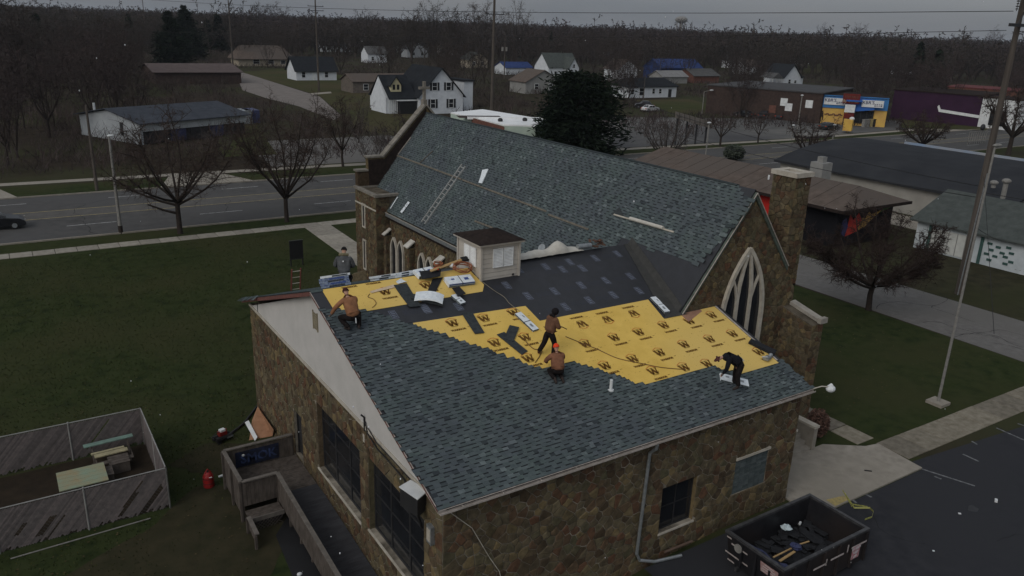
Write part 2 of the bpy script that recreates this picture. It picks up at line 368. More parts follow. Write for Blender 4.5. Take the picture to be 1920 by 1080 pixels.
# front sidewalk, slab by slab
def slabs(name, p0, p1, w, n, h=.05, m=m_conc, z=0):
    p0 = Vector((*p0, z)); p1 = Vector((*p1, z)); d = p1-p0; ln = d.length/n; rz = math.atan2(d.y, d.x)
    root = bpy.data.objects.new(name, None); COL.objects.link(root); root['kind'] = 'structure'; root.location = p0
    vs = []
    for v in range(3):
        mb = MB(); g = .02; x, y = ln/2-g, w/2-g
        mb.add([(-x, -y, 0), (x, -y, 0), (x, y, 0), (-x, y, 0), (-x, -y, h-.015), (x, -y, h-.015), (x, y, h-.015), (-x, y, h-.015), (-x+.02, -y+.02, h), (x-.02, -y+.02, h), (x-.02, y-.02, h), (-x+.02, y-.02, h)],
               [(0, 1, 5, 4), (1, 2, 6, 5), (2, 3, 7, 6), (3, 0, 4, 7), (4, 5, 9, 8), (5, 6, 10, 9), (6, 7, 11, 10), (7, 4, 8, 11), (8, 9, 10, 11)])
        vs.append(mb.mesh('paving_slab', m))
    for k in range(n):
        q = d*((k+.5)/n)
        inst('paving_slab', vs[k % 3], root, (q.x, q.y, random.uniform(-.008, .008)), (random.uniform(-.006, .006), random.uniform(-.006, .006), rz))
    return root
m_concs = mat('sidewalk_concrete', (.31, .29, .25), (.22, .2, .17), 2.5, .9, isl=[(.85, .85, .84), (1.1, 1.1, 1.08)], objr=True, bump=.004)
slabs('front_sidewalk', (-24, 51.7), (24, 51.5), 1.42, 32, m=m_concs)
slabs('church_walk', (14.6, 50.8), (14.2, 36.5), 2.4, 9, m=m_concs)
flatp('street_sidewalk', [(24, 50.8), (46, 50.7), (46, 52.2), (24, 52.2)], .02, m_conc)
flatp('far_sidewalk', [(-80, 83.2), (14.4, 79.9), (28, 79.1), (110, 75.6), (160, 77.2), (300, 76), (300, 77.6), (160, 78.8), (110, 77.2), (28, 80.8), (14.4, 81.5), (-80, 84.9)], .03, m_conc)
flatp('apron', [(5.5, 73.9), (15.5, 73.9), (13.2, 80.2), (7.6, 80.3)], .04, m_conc)
flatp('apron', [(-16, 74), (-7.5, 74), (-9.5, 81.2), (-14, 81.3)], .04, m_conc)
flatp('apron', [(150, 73), (176, 72.8), (168, 80), (158, 80)], .05, m_conc)
flatp('parking_lot', [(20, 81.9), (52, 80.5), (54, 104), (22, 104)], .022, m_alley)
flatp('parking_lot', [(68, 79.4), (112, 77.6), (176, 80), (180, 85), (146, 98), (112, 112), (92, 117), (74, 120), (70, 100)], .026, mat('far_lot', (.145, .14, .132), (.085, .085, .082), .25, .9, c3=(.06, .06, .062)))
# alley on the right of the church
flatp('alley', [(40.0, -8), (47.6, -8), (47.6, 54.6), (40.6, 54.6)], .008, m_alley)
sheet('side_lawn', arange(24, 40.1, 2), arange(-.0, 50.5, 2), .004, m_grass, lambda x, y: True)
sheet('side_lawn', [15.5, 20.2, 22, 23, 24.2], arange(4, 50.5, 2.2), .012, m_grass)
flatp('rough_grass', [(47.6, -8), (90, -8), (90, 50), (47.6, 50)], .005, mat('rough_grass', (.05, .047, .028), (.026, .025, .017), .9, 1, c3=(.035, .038, .019), bump=.03, detail=8))
# parking lot right of the hall, pad, walks
flatp('asphalt_lot', [(8, -40), (70, -40), (70, -8), (40, -2.6), (31.4, -1.35), (23.3, -.55), (23.1, -1.15), (17.0, -1.15), (15.9, -.05), (8, -.05)], .016, m_asph)
mb = MB(); mb.slab([(15.9, .1, 0), (15.9, -1.1, 0), (23.1, -1.12, 0), (23.35, 1.15, 0), (22.6, 1.3, 0), (21.0, 2.4, 0), (15.9, 2.4, 0)], (0, 0, .07)); struct(mb.build('concrete_pad', m_conc))
slabs('lot_walk', (23.35, .45), (44, .10), 1.65, 13, m=m_concd)
slabs('side_walk', (23.1, 1.6), (23.1, 9), 1.25, 5, m=m_concd)
mb = MB()
for (a, b) in (((1728, 880), (1828, 912)), ((1868, 803), (1925, 828)), ((1752, 894), (1765, 899)), ((1805, 852), (1835, 866)), ((1598, 938), (1606, 944)), ((1624, 928), (1634, 933)), ((1822, 828), (1832, 834)), ((1908, 795), (1924, 800))):
    p, q = gz(*a), gz(*b); d = (q-p).normalized(); w = Vector((-d.y, d.x, 0))*.05
    mb.flat([(v.x, v.y, .022) for v in (p-w, q-w, q+w, p+w)])
struct(mb.build('worn_stall_lines', mat('faint_white_line', (.20, .205, .21), (.07, .072, .078), 6, .9)))
mb = MB(); p = [gz(*q) for q in ((1548, 940), (1582, 932), (1591, 939), (1566, 952))]
mb.slab([(v.x, v.y, .07) for v in p], (0, 0, .004)); struct(mb.build('yellow_kerb_paint', mat('faded_yellow_paint', (.42, .33, .12), (.22, .19, .11), 8, .8)))
# side street and yards far behind
def pxpoly(name, pts, z, m): return flatp(name, [tuple(gz(*q))[:2] for q in pts], z, m)
pxpoly('side_street', [(424, 133), (448, 134), (530, 160), (600, 182), (640, 218), (625, 226), (560, 200), (500, 185), (455, 170), (446, 150)], .09, mat('pale_side_street', (.20, .18, .165), (.15, .135, .125), .5, .95))
yg = mat('green_yard', (.055, .062, .024), (.034, .038, .018), .4, 1, c3=(.06, .052, .028), bump=.04, detail=8)
for ki, pts in enumerate(([(450, 135), (545, 128), (700, 150), (690, 205), (640, 215), (600, 180), (520, 156)], [(640, 205), (720, 175), (800, 200), (760, 260), (660, 240)], [(1190, 188), (1290, 186), (1400, 212), (1330, 215), (1260, 212)],
            [(1430, 165), (1560, 160), (1580, 185), (1460, 185)], [(1510, 110), (1600, 105), (1600, 130), (1500, 140)], [(1690, 222), (1850, 236), (1850, 245), (1690, 240)], [(400, 240), (480, 235), (520, 290), (420, 295)])):
    pxpoly('back_yard', pts, .030+.006*ki, yg)
pxpoly('front_path', [(560, 177), (620, 172), (622, 175), (563, 180)], .04, m_conc)
# ---- short grass tufts over the nearest part of the lawn
rg = np.random.default_rng(3)
n = 60000; gx = rg.uniform(-16, 14, n); gy = rg.uniform(6, 50, n)
keep = ~((gx > -.3) & (gy < 20.2)) & ~((gx < -4.9) & (gy > 13) & (gy < 19.1)) & ~((gx > -3) & (gy < 14)) & ~((gx > 11) & (gy > 20)) & ~((np.hypot((gx+3.6)/2.6, (gy-10.5)/3.3) < 1) & (rg.random(n) < .8))
gx, gy = gx[keep], gy[keep]; n = len(gx); gh = np.array([H(a, b) for a, b in zip(gx, gy)])
an = rg.uniform(0, math.tau, n); hh = rg.uniform(.03, .09, n); ww = rg.uniform(.015, .04, n); lx = rg.normal(0, .04, n); ly = rg.normal(0, .04, n)
V = np.zeros((n, 3, 3)); V[:, 0] = np.stack([gx-np.cos(an)*ww, gy-np.sin(an)*ww, gh], 1); V[:, 1] = np.stack([gx+np.cos(an)*ww, gy+np.sin(an)*ww, gh], 1); V[:, 2] = np.stack([gx+lx, gy+ly, gh+hh], 1)
def np_mesh(name, V, F, m, nv):
    me = bpy.data.meshes.new(name); me.vertices.add(len(V)); me.vertices.foreach_set('co', V.astype(np.float32).ravel())
    me.loops.add(F.size); me.loops.foreach_set('vertex_index', F.astype(np.int32).ravel()); me.polygons.add(len(F))
    me.polygons.foreach_set('loop_start', np.arange(0, F.size, nv, dtype=np.int32)); me.materials.append(m); me.update(); me.validate(); return me
lv = MB(); rl = random.Random(6)
for k in range(5200):
    x, y = (rl.uniform(-16, 13), rl.uniform(7, 50)) if k % 3 else (rl.uniform(20, 39), rl.uniform(4, 48))
    if (x > -.2 and y < 20.2 and x < 16.5) or (x > 11 and x < 21.5 and y > 5) or (-3 < x < 1 and y < 14) or (x < -4.9 and 13 < y < 19.1): continue
    z = H(x, y)+.03+rl.uniform(0, .02); a_ = rl.uniform(0, 6.28); r_ = rl.uniform(.025, .06); lv.flat([(x+r_*math.cos(a_+t), y+r_*.7*math.sin(a_+t), z+rl.uniform(0, .015)) for t in (0, 1.6, 3.1, 4.7)])
o = lv.build('fallen_leaves', mat('dead_leaves', (.085, .065, .035), (.05, .04, .022), 6, .95, isl=True)); o['kind'] = 'stuff'; o['label'] = 'dry brown leaves scattered over the lawns'; o['category'] = 'leaves'
me = np_mesh('grass_tufts', V.reshape(-1, 3), np.arange(3*n).reshape(-1, 3), m_grassb, 3)
o = bpy.data.objects.new('grass_tufts', me); COL.objects.link(o); o['kind'] = 'stuff'; o['label'] = 'short tufts of dull green winter grass over the lawn'; o['category'] = 'grass'

# ================================================================== THE CHURCH
CH = thing('church', 'fieldstone church with steep grey shingle nave and low hall half re-roofed in yellow felt', 'church')
EX = .22                                    # roof overhang
# ---- bodies (mortar coloured cores behind the stones)
w = MB()
def wall_box(mb, x0, x1, y0, y1, z0, z1): mb.bx(x0, x1, y0, y1, z0, z1)
WY, WX = .27, .27
# hall walls as shells with openings cut: built from strips round the openings
def strip_wall(mb, axis, c, thick, u0, u1, v0, v1, holes):
    us = sorted({u0, u1, *[h[0] for h in holes], *[h[1] for h in holes]}); vs = sorted({v0, v1, *[h[2] for h in holes], *[h[3] for h in holes]})
    for i in range(len(us)-1):
        for j in range(len(vs)-1):
            um, vm = (us[i]+us[i+1])/2, (vs[j]+vs[j+1])/2
            if any(h[0] < um < h[1] and h[2] < vm < h[3] for h in holes): continue
            if axis == 'y': mb.bx(us[i], us[i+1], c, c+thick, vs[j], vs[j+1])
            else: mb.bx(c, c+thick, us[i], us[i+1], vs[j], vs[j+1])
F_W = (8.83, 10.5, .94, 2.76); F_B = (12.47, 14.27, 1.32, 2.80)
G_D = (12.62, 13.62, -.12, 2.0); G_1 = (6.32, 10.65, .72, 3.62); G_2 = (1.42, 5.6, .9, 3.78)
strip_wall(w, 'y', WY, .35, WX, AL-.22, -.95, AH-.12, [F_W, F_B])
strip_wall(w, 'x', WX, .35, WY+.353, AW-.3, -.95, AH-.18, [G_D, G_1, G_2])
w.bx(AL-.57, AL-.22, WY+.353, NY0-.01, 0, AH-.12)
w.bx(WX+.353, AL-.5, AW-.65, AW-.3, -.95, AH-.12)
wall = w.build('hall_wall', m_mort, CH)
stones = []         # (screen size, cell geometry)
rnd = random.Random(5)
def lay(P, holes, O, U, V_, Nn, parent, cw=.40, ch=.27, dep=.035, single=True):
    O = Vector(O)
    for c in rubble(P, holes, cw, ch, rnd):
        cx = sum(p[0] for p in c)/len(c); cy = sum(p[1] for p in c)/len(c); p = O+U*cx+V_*cy
        x, y, z = proj(p); vis = -60 < x < 1980 and -60 < y < 1110 and z > 0 and Nn.dot(CP-p) > 0
        stones.append((math.sqrt(area(c))/max(z, 1)*abs(Nn.dot((CP-p).normalized()))**.5 if (vis and single) else 0, c, O, U, V_, Nn, rnd.uniform(.4, 1)*dep, parent))
UX, UY, UZ = Vector((1, 0, 0)), Vector((0, 1, 0)), Vector((0, 0, 1))
R4 = lambda h: [(h[0], h[2]), (h[1], h[2]), (h[1], h[3]), (h[0], h[3])]
lay([(WX, -.4), (AL-.22, -.4), (AL-.22, AH-.14), (WX, AH-.14)], [R4(F_W), R4(F_B)], (0, WY, 0), UX, UZ, Vector((0, -1, 0)), wall, .35, .24)
lay([(WY, -.95), (AW-.3, -.95), (AW-.3, AH-.2), (WY, AH-.2)], [R4(G_D), R4(G_1), R4(G_2)], (WX, 0, 0), UY, UZ, Vector((-1, 0, 0)), wall, .35, .25)
# ---- windows of the hall
def window(axis, c, h, cols, rows, sill=True, name='window', fr=m_frame, depth=.16, fw=.06, sillm=m_lime, parent=CH, out=-1, lintel=False):
    u0, u1, v0, v1 = h; mb = MB()
    def b(a0, a1, b0, b1, d0, d1):
        if axis == 'y': mb.bx(a0, a1, c+d0, c+d1, b0, b1)
        else: mb.bx(c+d0, c+d1, a0, a1, b0, b1)
    s = -out
    d0, d1 = sorted((s*depth, s*(depth+.06)))
    b(u0, u1, v0, v0+fw, d0, d1); b(u0, u1, v1-fw, v1, d0, d1); b(u0, u0+fw, v0+fw, v1-fw, d0, d1); b(u1-fw, u1, v0+fw, v1-fw, d0, d1)
    for i in range(1, cols): x = u0+(u1-u0)*i/cols; b(x-fw/2, x+fw/2, v0+fw, v1-fw, d0, d1)
    for j in range(1, rows): y = v0+(v1-v0)*j/rows; b(u0+fw, u1-fw, y-fw*.35, y+fw*.35, d0+.01, d1-.01)
    o = mb.build(name, fr, parent)
    mb = MB(); e0, e1 = sorted((s*.004, s*(depth-.002))); b(u0, u0+.012, v0, v1, e0, e1); b(u1-.012, u1, v0, v1, e0, e1); b(u0+.012, u1-.012, v1-.012, v1, e0, e1); mb.build('reveal', m_stone, o)
    for i in range(cols):
        for j in range(rows):
            mb = MB(); x0, x1 = u0+(u1-u0)*i/cols+fw*.55, u0+(u1-u0)*(i+1)/cols-fw*.55; y0, y1 = v0+(v1-v0)*j/rows+fw*.5, v0+(v1-v0)*(j+1)/rows-fw*.5
            b(x0, x1, y0, y1, s*(depth+.03)-.006, s*(depth+.03)+.006); mb.build('pane', m_glass, o)
    if sill:
        mb = MB(); d = sorted((-s*.06, s*(depth-.05))); b(u0-.04, u1+.04, v0-.06, v0-.004, d[0], d[1]); mb.build('sill', sillm, o)
    if lintel:
        mb = MB(); d = sorted((-s*.07, s*.1)); b(u0-.05, u1+.05, v1+.004, v1+.1, d[0], d[1]); mb.build('lintel', sillm, o)
    return o
window('y', WY, F_W, 2, 2, fw=.05)
window('x', WX, G_1, 3, 4, fw=.09, depth=.2)
window('x', WX, G_2, 3, 4, fw=.09, depth=.2)
# bricked-up opening: individual blocks
fill = MB().bx(F_B[0], F_B[1], WY+.06, WY+.2, F_B[2], F_B[3]).build('blocked_window', m_mort, CH)
m_brk = mat('grey_painted_brick', (.085, .105, .105), (.06, .075, .078), 4, .9, isl=[(.8, .8, .8), (1.25, 1.2, 1.2)], objr=True, bump=.006)
bm = MB().bx(-.14, .14, -.03, .03, -.045, .045).mesh('brick', m_brk)
for j in range(14):
    for i in range(6):
        x = F_B[0]+.15+i*.3+(.0 if j % 2 else 0); inst('brick', bm, fill, (x, WY+.05+rnd.uniform(-.004, .004), F_B[2]+.055+j*.105))
MB().bx(F_B[0]-.04, F_B[1]+.04, WY-.07, WY+.05, F_B[3]+.004, F_B[3]+.09).build('lintel', m_lime, fill)
# door in the gable wall
d = MB().bx(WX+.16, WX+.2, G_D[0]+.05, G_D[1]-.05, G_D[2]+.02, G_D[3]-.05).build('door', m_frame, CH)
MB().bx(WX+.1, WX+.24, G_D[0], G_D[0]+.05, G_D[2], G_D[3]).bx(WX+.1, WX+.24, G_D[1]-.05, G_D[1], G_D[2], G_D[3]).bx(WX+.1, WX+.24, G_D[0]+.05, G_D[1]-.05, G_D[3]-.05, G_D[3]).build('door_frame', m_frame, d)
MB().ell((WX+.13, G_D[1]-.14, .9), (.035, .035, .035)).build('handle', m_galv, d)
# ---- pediment, base trim, rakes, vent, dark joint
g = MB(); g.slab([(WX+.04, .75, AH-.14), (WX+.04, AW-.75, AH-.14), (WX+.04, AW/2, AH+AR-.16)], (-.06, 0, 0)); ped = g.build('gable_pediment', m_stucco, CH)
MB().bx(WX-.05, WX+.02, .35, AW-.25, AH-.28, AH-.15).build('base_moulding', m_lime, CH)
MB().bx(WX-.035, WX-.021, AW-1.72, AW-1.66, AH-.14, AH+.28).build('joint_strip', m_dark, ped)
v = MB()
for i in range(7): v.box((WX-.045, 10.2, 6.82+i*.095), (.03, .42, .05), ax=(UX, UY, UZ))
v.bx(WX-.06, WX-.022, 9.95, 9.99, 6.74, 7.48).bx(WX-.06, WX-.022, 10.41, 10.45, 6.74, 7.48).build('gable_vent', mat('ochre_louvre', (.25, .22, .15), rough=.8), ped)
def rake(name, x, side, m, t=.03, h=.16, dz=-.02):
    a = Vector((x, 0 if side < 0 else AW, AH+dz)); b = Vector((x, AW/2, AH+AR+dz)); mb = MB()
    mb.slab([a, b, b-UZ*h, a-UZ*h], (-t, 0, 0)); return mb.build(name, m, CH)
rake('rake_board', -.0, -1, m_fascia, h=.10); rake('rake_board', -.0, 1, m_fasr, h=.16)
rake('rake_trim', -.032, -1, m_fasr, t=.012, h=.05)
sf = MB(); sf.slab([(0, 0, AH-.1), (0, AW/2, AH+AR-.1), (WX-.03, AW/2, AH+AR-.1), (WX-.03, 0, AH-.1)], (0, 0, .03)); sf.build('rake_soffit', m_fascia, CH)
sf = MB(); sf.slab([(0, AW, AH-.1), (0, AW/2, AH+AR-.1), (WX-.03, AW/2, AH+AR-.1), (WX-.03, AW, AH-.1)], (0, 0, .03)); sf.build('rake_soffit', m_fasr, CH)
# ---- roof decks
def P3(x, y, off=0.): return Vector((x, y, AH+K*y))+RN*off
def P3b(x, y, off=0.): return Vector((x, y, AH+K*(AW-y)))+Vector((0, K, 1)).normalized()*off
rf = MB(); rf.slab([P3(0, 0, -.06), P3(AL, 0, -.06), P3(AL, NY0-.02, -.06), P3(16.4, NY0+.0, -.06), P3(16.4, AW/2, -.06), P3(0, AW/2, -.06)], RN*.06)
hall_roof = rf.build('hall_roof', m_black, CH)
rf = MB(); rf.slab([P3b(0, AW, -.06), P3b(13.4, AW, -.06), P3b(15.6, AW/2, -.06), P3b(0, AW/2, -.06)], Vector((0, K, 1)).normalized()*.06)
back_roof = rf.build('back_roof', m_black, CH)
MB().slab([P3(0, -.005, -.08), P3(AL, -.005, -.08), P3(AL, .02, -.16), P3(0, .02, -.16)], (0, .02, 0)).build('eave_board', m_tar, CH)
MB().slab([P3(-.02, -.06, -.005), P3(AL+.02, -.06, -.005), P3(AL+.02, .10, -.005), P3(-.02, .10, -.005)], RN*.012).build('drip_edge', m_fascia, CH)
# gutter along the eave
gt = MB()
for a, b in (((-.02), 0),):
    gt.bx(-.01, AL+.02, -.13, -.118, AH-.125, AH-.07).bx(-.01, AL+.02, -.118, -.012, AH-.125, AH-.115).bx(-.01, AL+.02, -.026, -.012, AH-.142, AH-.08)
gt.build('gutter', m_fascia, CH)
for k in range(12): MB().bx(.7+k*1.33, .73+k*1.33, -.135, -.01, AH-.069, AH-.058).build('gutter_bracket', m_fascia, CH) if k % 1 == 0 else None
# downspout
MB().tube([(8.0, -.08, AH-.15), (8.0, -.05, 4.7), (7.95, WY-.1, 4.45), (7.8, WY-.1, .55), (7.95, WY-.12, .25), (8.5, WY-.3, .1), (9.6, WY-.5, .07)], .06, 8).build('downspout', m_galv, CH)
MB().tube([(9.1, WY-.16, .18), (10.4, WY-.2, .19)], .05, 8).build('drain_pipe', mat('rusty_pipe', (.13, .09, .07), rough=.8), CH)
# ---- yellow felt, in lapped strips
def rw(pts): return [(p.x, p.y) for p in (onroof(*q) for q in pts)]
def strips(P, y0, h, parent, lap=.008, m=m_yel, name='felt_strip'):
    ys = [p[1] for p in P]; k = 0; y = y0; out = []
    while y < max(ys)+.01:
        q = clip(clip(P, 0, -1, -y), 0, 1, y+h)
        if len(q) > 2 and abs(area(q)) > .02:
            mb = MB(); tl = [P3(a, b, .006+.004*((b-y)/h)) for a, b in q]
            mb.slab(tl, RN*.006); out.append(mb.build(name, m, parent))
        y += h
    return out
ufelt = MB().slab([P3(a, b, .0015) for a, b in [(2.9, 7.2), (3.4, 7.2), (3.4, 7.0)]], RN*.002).build('underlayment', m_yel, CH)
# concave outlines are cut into convex pieces first
yA_edge = [onroof(690, 583), onroof(757, 572), onroof(905, 547)]
ya = sum(p.y for p in yA_edge)/3
XA = onroof(905, 547).x
strips([(.42, 9.9), (.42, onroof(620, 590).y), (1.45, onroof(620, 590).y-.0), (1.45, 9.9)], onroof(620, 590).y, 1.02, ufelt)
strips([(1.45, 9.9), (1.45, ya), (XA, ya), (6.6, 8.75), (6.5, 9.9)], ya, 1.02, ufelt)
yb0 = onroof(768, 607).y; yb1 = onroof(985, 574).y; xb0 = onroof(768, 607).x; xb1 = onroof(985, 574).x; pc = onroof(1012, 602); pe = onroof(1215, 562); pf = onroof(1244, 597)
strips([(xb0, yb0), (xb1, yb1), (pc.x, pc.y), (pc.x, 1.7), (xb0+1.0, 3.5)], 1.0, .98, ufelt)
strips([(pc.x, pc.y), (pe.x, pe.y), (pf.x, pf.y), (pf.x, .7), (pc.x, .7)], 1.0, .98, ufelt)
XE = 15.74
strips([(pf.x, pf.y), (13.9, pf.y), (13.9, NY0-.03), (XE, NY0-.03), (XE, 1.2), (13.1, .75), (pf.x, .7)], 1.0, .98, ufelt)
MB().slab([P3(XE+.02, 1.2, .012), P3(XE+.09, 1.2, .012), P3(XE+.09, NY0-.03, .012), P3(XE+.02, NY0-.03, .012)], RN*.02).build('rake_flashing', m_fascia, CH)
# W marks on the felt
def wmark():
    def st(mb, a, b, w_): a, b = Vector((*a, 0)), Vector((*b, 0)); mb.flat([a-Vector((w_, 0, 0)), b-Vector((w_, 0, 0)), b+Vector((w_, 0, 0)), a+Vector((w_, 0, 0))] if a.y > b.y else [b-Vector((w_, 0, 0)), b+Vector((w_, 0, 0)), a+Vector((w_, 0, 0)), a-Vector((w_, 0, 0))])
    mb = MB()
    for a, b, w_ in (((-.16, .13), (-.07, -.13), .048), ((-.07, -.13), (.0, .10), .026), ((.0, .10), (.08, -.13), .048), ((.08, -.13), (.16, .13), .026)): st(mb, a, b, w_)
    for x in (-.15, 0.0, .15): mb.flat([(x-.055, .12, .0004), (x+.055, .12, .0004), (x+.055, .15, .0004), (x-.055, .15, .0004)])
    for a, b in (((-.19, .17), (0, .25)), ((0, .25), (.19, .17)), ((-.17, -.02), (-.1, -.16)), ((.17, -.02), (.1, -.16)), ((-.1, -.16), (.1, -.16))):
        a, b = Vector((*a, 0)), Vector((*b, 0)); d = (b-a).normalized(); q = Vector((-d.y, d.x, 0))*.008; mb.flat([a-q, b-q, b+q, a+q], 1 if a.y > .1 else 0)
    return mb.mesh('logo', [m_print, m_redp])
wm = wmark(); tx = text_mesh('WARRIOR', .13, 'lettering', m_print, .006)
td = MB().flat([(-.05, -.008, 0), (.05, -.008, 0), (.05, .008, 0), (-.05, .008, 0)]).mesh('dash', m_print)
er = frame_rot(RX, RS, RN); er2 = frame_rot(-RX, -RS, RN)
def mark(px, py, flip=False, txt=True):
    p = onroof(px, py); q = P3(p.x, p.y, .0225); inst('logo', wm, ufelt, q, er2 if flip else er, (1.15, 1.15, 1))
    s = -1 if not flip else 1
    if txt: inst('lettering', tx, ufelt, P3(p.x+.04, p.y+s*.37, .021), er)
    inst('dash', td, ufelt, P3(p.x+.48, p.y+s*.31, .021), er)
for q in ((849, 607), (908, 598), (963, 587), (928, 644), (985, 634), (991, 673)): mark(*q)
for q in ((1090, 608), (1138, 599), (1187, 588)): mark(*q, True)
for q in ((1098, 646), (1152, 634), (1198, 624), (1245, 611), (1293, 603), (1335, 592), (1187, 674), (1237, 662), (1283, 647), (1331, 637), (1374, 627), (1135, 687), (1225, 697), (1326, 683), (1423, 661), (1283, 690)): mark(*q)
for q in ((722, 548), (799, 536)): mark(*q)
for q in ((655, 539), (700, 532)): p = onroof(*q); inst('lettering', tx, ufelt, P3(p.x, p.y, .021), er)
# printed marks on the black membrane
mb = MB(); mb.flat([(-.13, -.24, 0), (.13, -.24, 0), (.13, .24, 0), (-.13, .24, 0)], 1)
for (a, b, c, d_) in ((-.13, .13, .22, .24), (-.13, .13, -.24, -.22), (-.13, -.11, -.24, .24), (.11, .13, -.24, .24)): mb.flat([(a, c, .0006), (b, c, .0006), (b, d_, .0006), (a, d_, .0006)], 0)
for j in range(4): mb.flat([(-.08, -.17+j*.1, .0006), (.08, -.17+j*.1, .0006), (.08, -.12+j*.1, .0006), (-.08, -.12+j*.1, .0006)], 0)
m_blackp2 = mat('ice_shield_print_dim', (.042, .047, .062), rough=.6)
bl1 = mb.mesh('printed_panel', [m_blackp, m_blackp2])
mb = MB()
for j in range(3):
    for i in range(6):
        x = -.35+i*.13+random.uniform(-.01, .01); mb.flat([(x, -.1+j*.09, 0), (x+random.uniform(.05, .1), -.1+j*.09, 0), (x+random.uniform(.05, .1), -.055+j*.09, 0), (x, -.055+j*.09, 0)])
bl2 = mb.mesh('printed_words', m_blackp2)
for q, a in (((1023, 500), 0), ((1068, 491), 0), ((1116, 484), 0), ((1158, 476), 0), ((973, 506), 1), ((1055, 505), 0), ((1092, 503), 0), ((1136, 526), 0), ((1182, 518), 0), ((950, 535), 0), ((990, 555), 0), ((1040, 546), 0), ((1090, 535), 0), ((1060, 575), 0), ((1105, 563), 0), ((1150, 553), 0), ((1198, 545), 0), ((800, 580), 0), ((738, 590), 0), ((860, 575), 0), ((640+470/3, 578), 0)):
    p = onroof(*q); e = frame_rot(RX, RS, RN); inst('printed_panel', bl1, hall_roof, P3(p.x, p.y, .004), e); w_ = inst('printed_words', bl2, hall_roof, P3(p.x-.55, p.y-.05, .004), e); w_['kind'] = 'stuff'
# ---- shingles
def tab_mesh(w_, gap, d=.150):
    # a tooth is a thick raised tab; a gap cell is the lower layer with its printed shadow band under the next course
    mb = MB(); x = w_/2; t, t2 = (.013, .006) if not gap else (.006, .004)
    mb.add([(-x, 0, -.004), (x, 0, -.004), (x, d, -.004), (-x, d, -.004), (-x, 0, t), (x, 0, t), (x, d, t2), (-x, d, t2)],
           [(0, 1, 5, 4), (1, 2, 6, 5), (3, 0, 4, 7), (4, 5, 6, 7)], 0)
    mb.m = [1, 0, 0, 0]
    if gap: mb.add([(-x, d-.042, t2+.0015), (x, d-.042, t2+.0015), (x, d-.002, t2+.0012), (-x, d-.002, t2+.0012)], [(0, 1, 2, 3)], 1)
    return mb
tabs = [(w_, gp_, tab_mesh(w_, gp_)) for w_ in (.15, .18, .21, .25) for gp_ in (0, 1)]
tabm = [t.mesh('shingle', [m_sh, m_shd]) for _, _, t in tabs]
def shingles(test, O, U, Vs, Nn, u0, u1, v0, v1, parent, expo=.145, single=0, name='shingle_field', lift=.004):
    cand = []; v_ = v0; rn = random.Random(11); row = 0
    while v_ < v1:
        u = u0-.45+(row*.137) % .4; g_ = row % 2
        while u < u1:
            k = rn.choice((0, 1, 1, 2, 2, 3)); w_ = tabs[2*k][0]; g_ = 1-g_
            if rn.random() < .07: g_ = 1-g_
            if u+w_ > u0 and test(u+w_/2, v_+.07): cand.append((u+w_/2, v_, 2*k+g_, rn.uniform(0, .002)))
            u += w_
        v_ += expo; row += 1
    loc = lambda c: O+U*c[0]+Vs*c[1]+Nn*(lift+c[3])
    sing = set()
    if single:
        def key(i):
            x, y, z = proj(loc(cand[i])); return z if 0 < x < 1920 and y < 1080 else 1e9
        sing = set(sorted(range(len(cand)), key=key)[:single])
    e = frame_rot(U, Vs, Nn); mb = MB()
    for i, c in enumerate(cand):
        p = loc(c)
        if i in sing: inst('shingle', tabm[c[2]], parent, p, e); continue
        t = tabs[c[2]][2]; o = len(mb.v); mb.v += [tuple(p+U*a[0]+Vs*a[1]+Nn*a[2]) for a in t.v]
        mb.f += [tuple(q+o for q in f) for f in t.f]; mb.m += t.m
    mb.build(name, [m_sh, m_shd], parent, kind='stuff')
SL = math.sqrt(1+K*K)       # slope length per unit y
HB = rw([(683, 581), (712, 588), (735, 598), (768, 607), (850, 634), (930, 661), (1015, 692), (1022, 691), (1070, 679), (1130, 697), (1203, 721), (1291, 697), (1338, 684), (1349, 693), (1362, 692), (1395, 702), (1464, 683)])
HALL = [(-.02, -.05), (AL+.01, -.05), (AL+.01, 1.62), (15.72, 1.62)]+HB[::-1]+[(.95, HB[0][1]+.15), (.55, onroof(622, 588).y+.12), (-.02, onroof(598, 582).y)]
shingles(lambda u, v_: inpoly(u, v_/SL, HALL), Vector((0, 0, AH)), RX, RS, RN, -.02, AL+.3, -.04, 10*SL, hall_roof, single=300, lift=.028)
BK = Vector((0, K, 1)).normalized(); BS = Vector((0, -1, K)).normalized()
bkf = MB(); rn = random.Random(2)      # back slope shingles (seen edge on): tabs
jv = 0
while jv < 10.3:
    u = -.03
    while u < 14.2-max(0, (jv)*.2):
        w_ = rn.choice((.19, .24, .3)); p = Vector((0, AW+.02, AH))+RX*(u+w_/2)+BS*jv+BK*(.004+rn.uniform(0, .005))
        if u < 5 or jv < 1: bkf.box(p+BS*.074+BK*.005, (w_, .148, .01), ax=(RX, BS, BK))
        u += w_+.01
    jv += .145
bkf.build('shingle_field', m_sh, back_roof, kind='stuff')
# ragged torn shingle ends hanging past the far end of the rake
for k in range(9):
    y = AW-.15-k*.32; p = P3b(-.05, y, .02); a = rn.uniform(-.9, -.4)
    d1 = (Vector((-1, 0, a))).normalized(); inst('torn_shingle', MB().box((0, 0, 0), (.30, .22, .012), ax=(d1, BS, d1.cross(BS).normalized())).mesh('torn_shingle', m_sh), back_roof, p+d1*.06)
# ridge strip
MB().slab([P3(-.01, AW/2-.12, .012), P3(.45, AW/2-.12, .012), P3(.45, AW/2, .014), P3(-.01, AW/2, .014)], RN*.008).build('ridge_cap', m_sh, hall_roof)
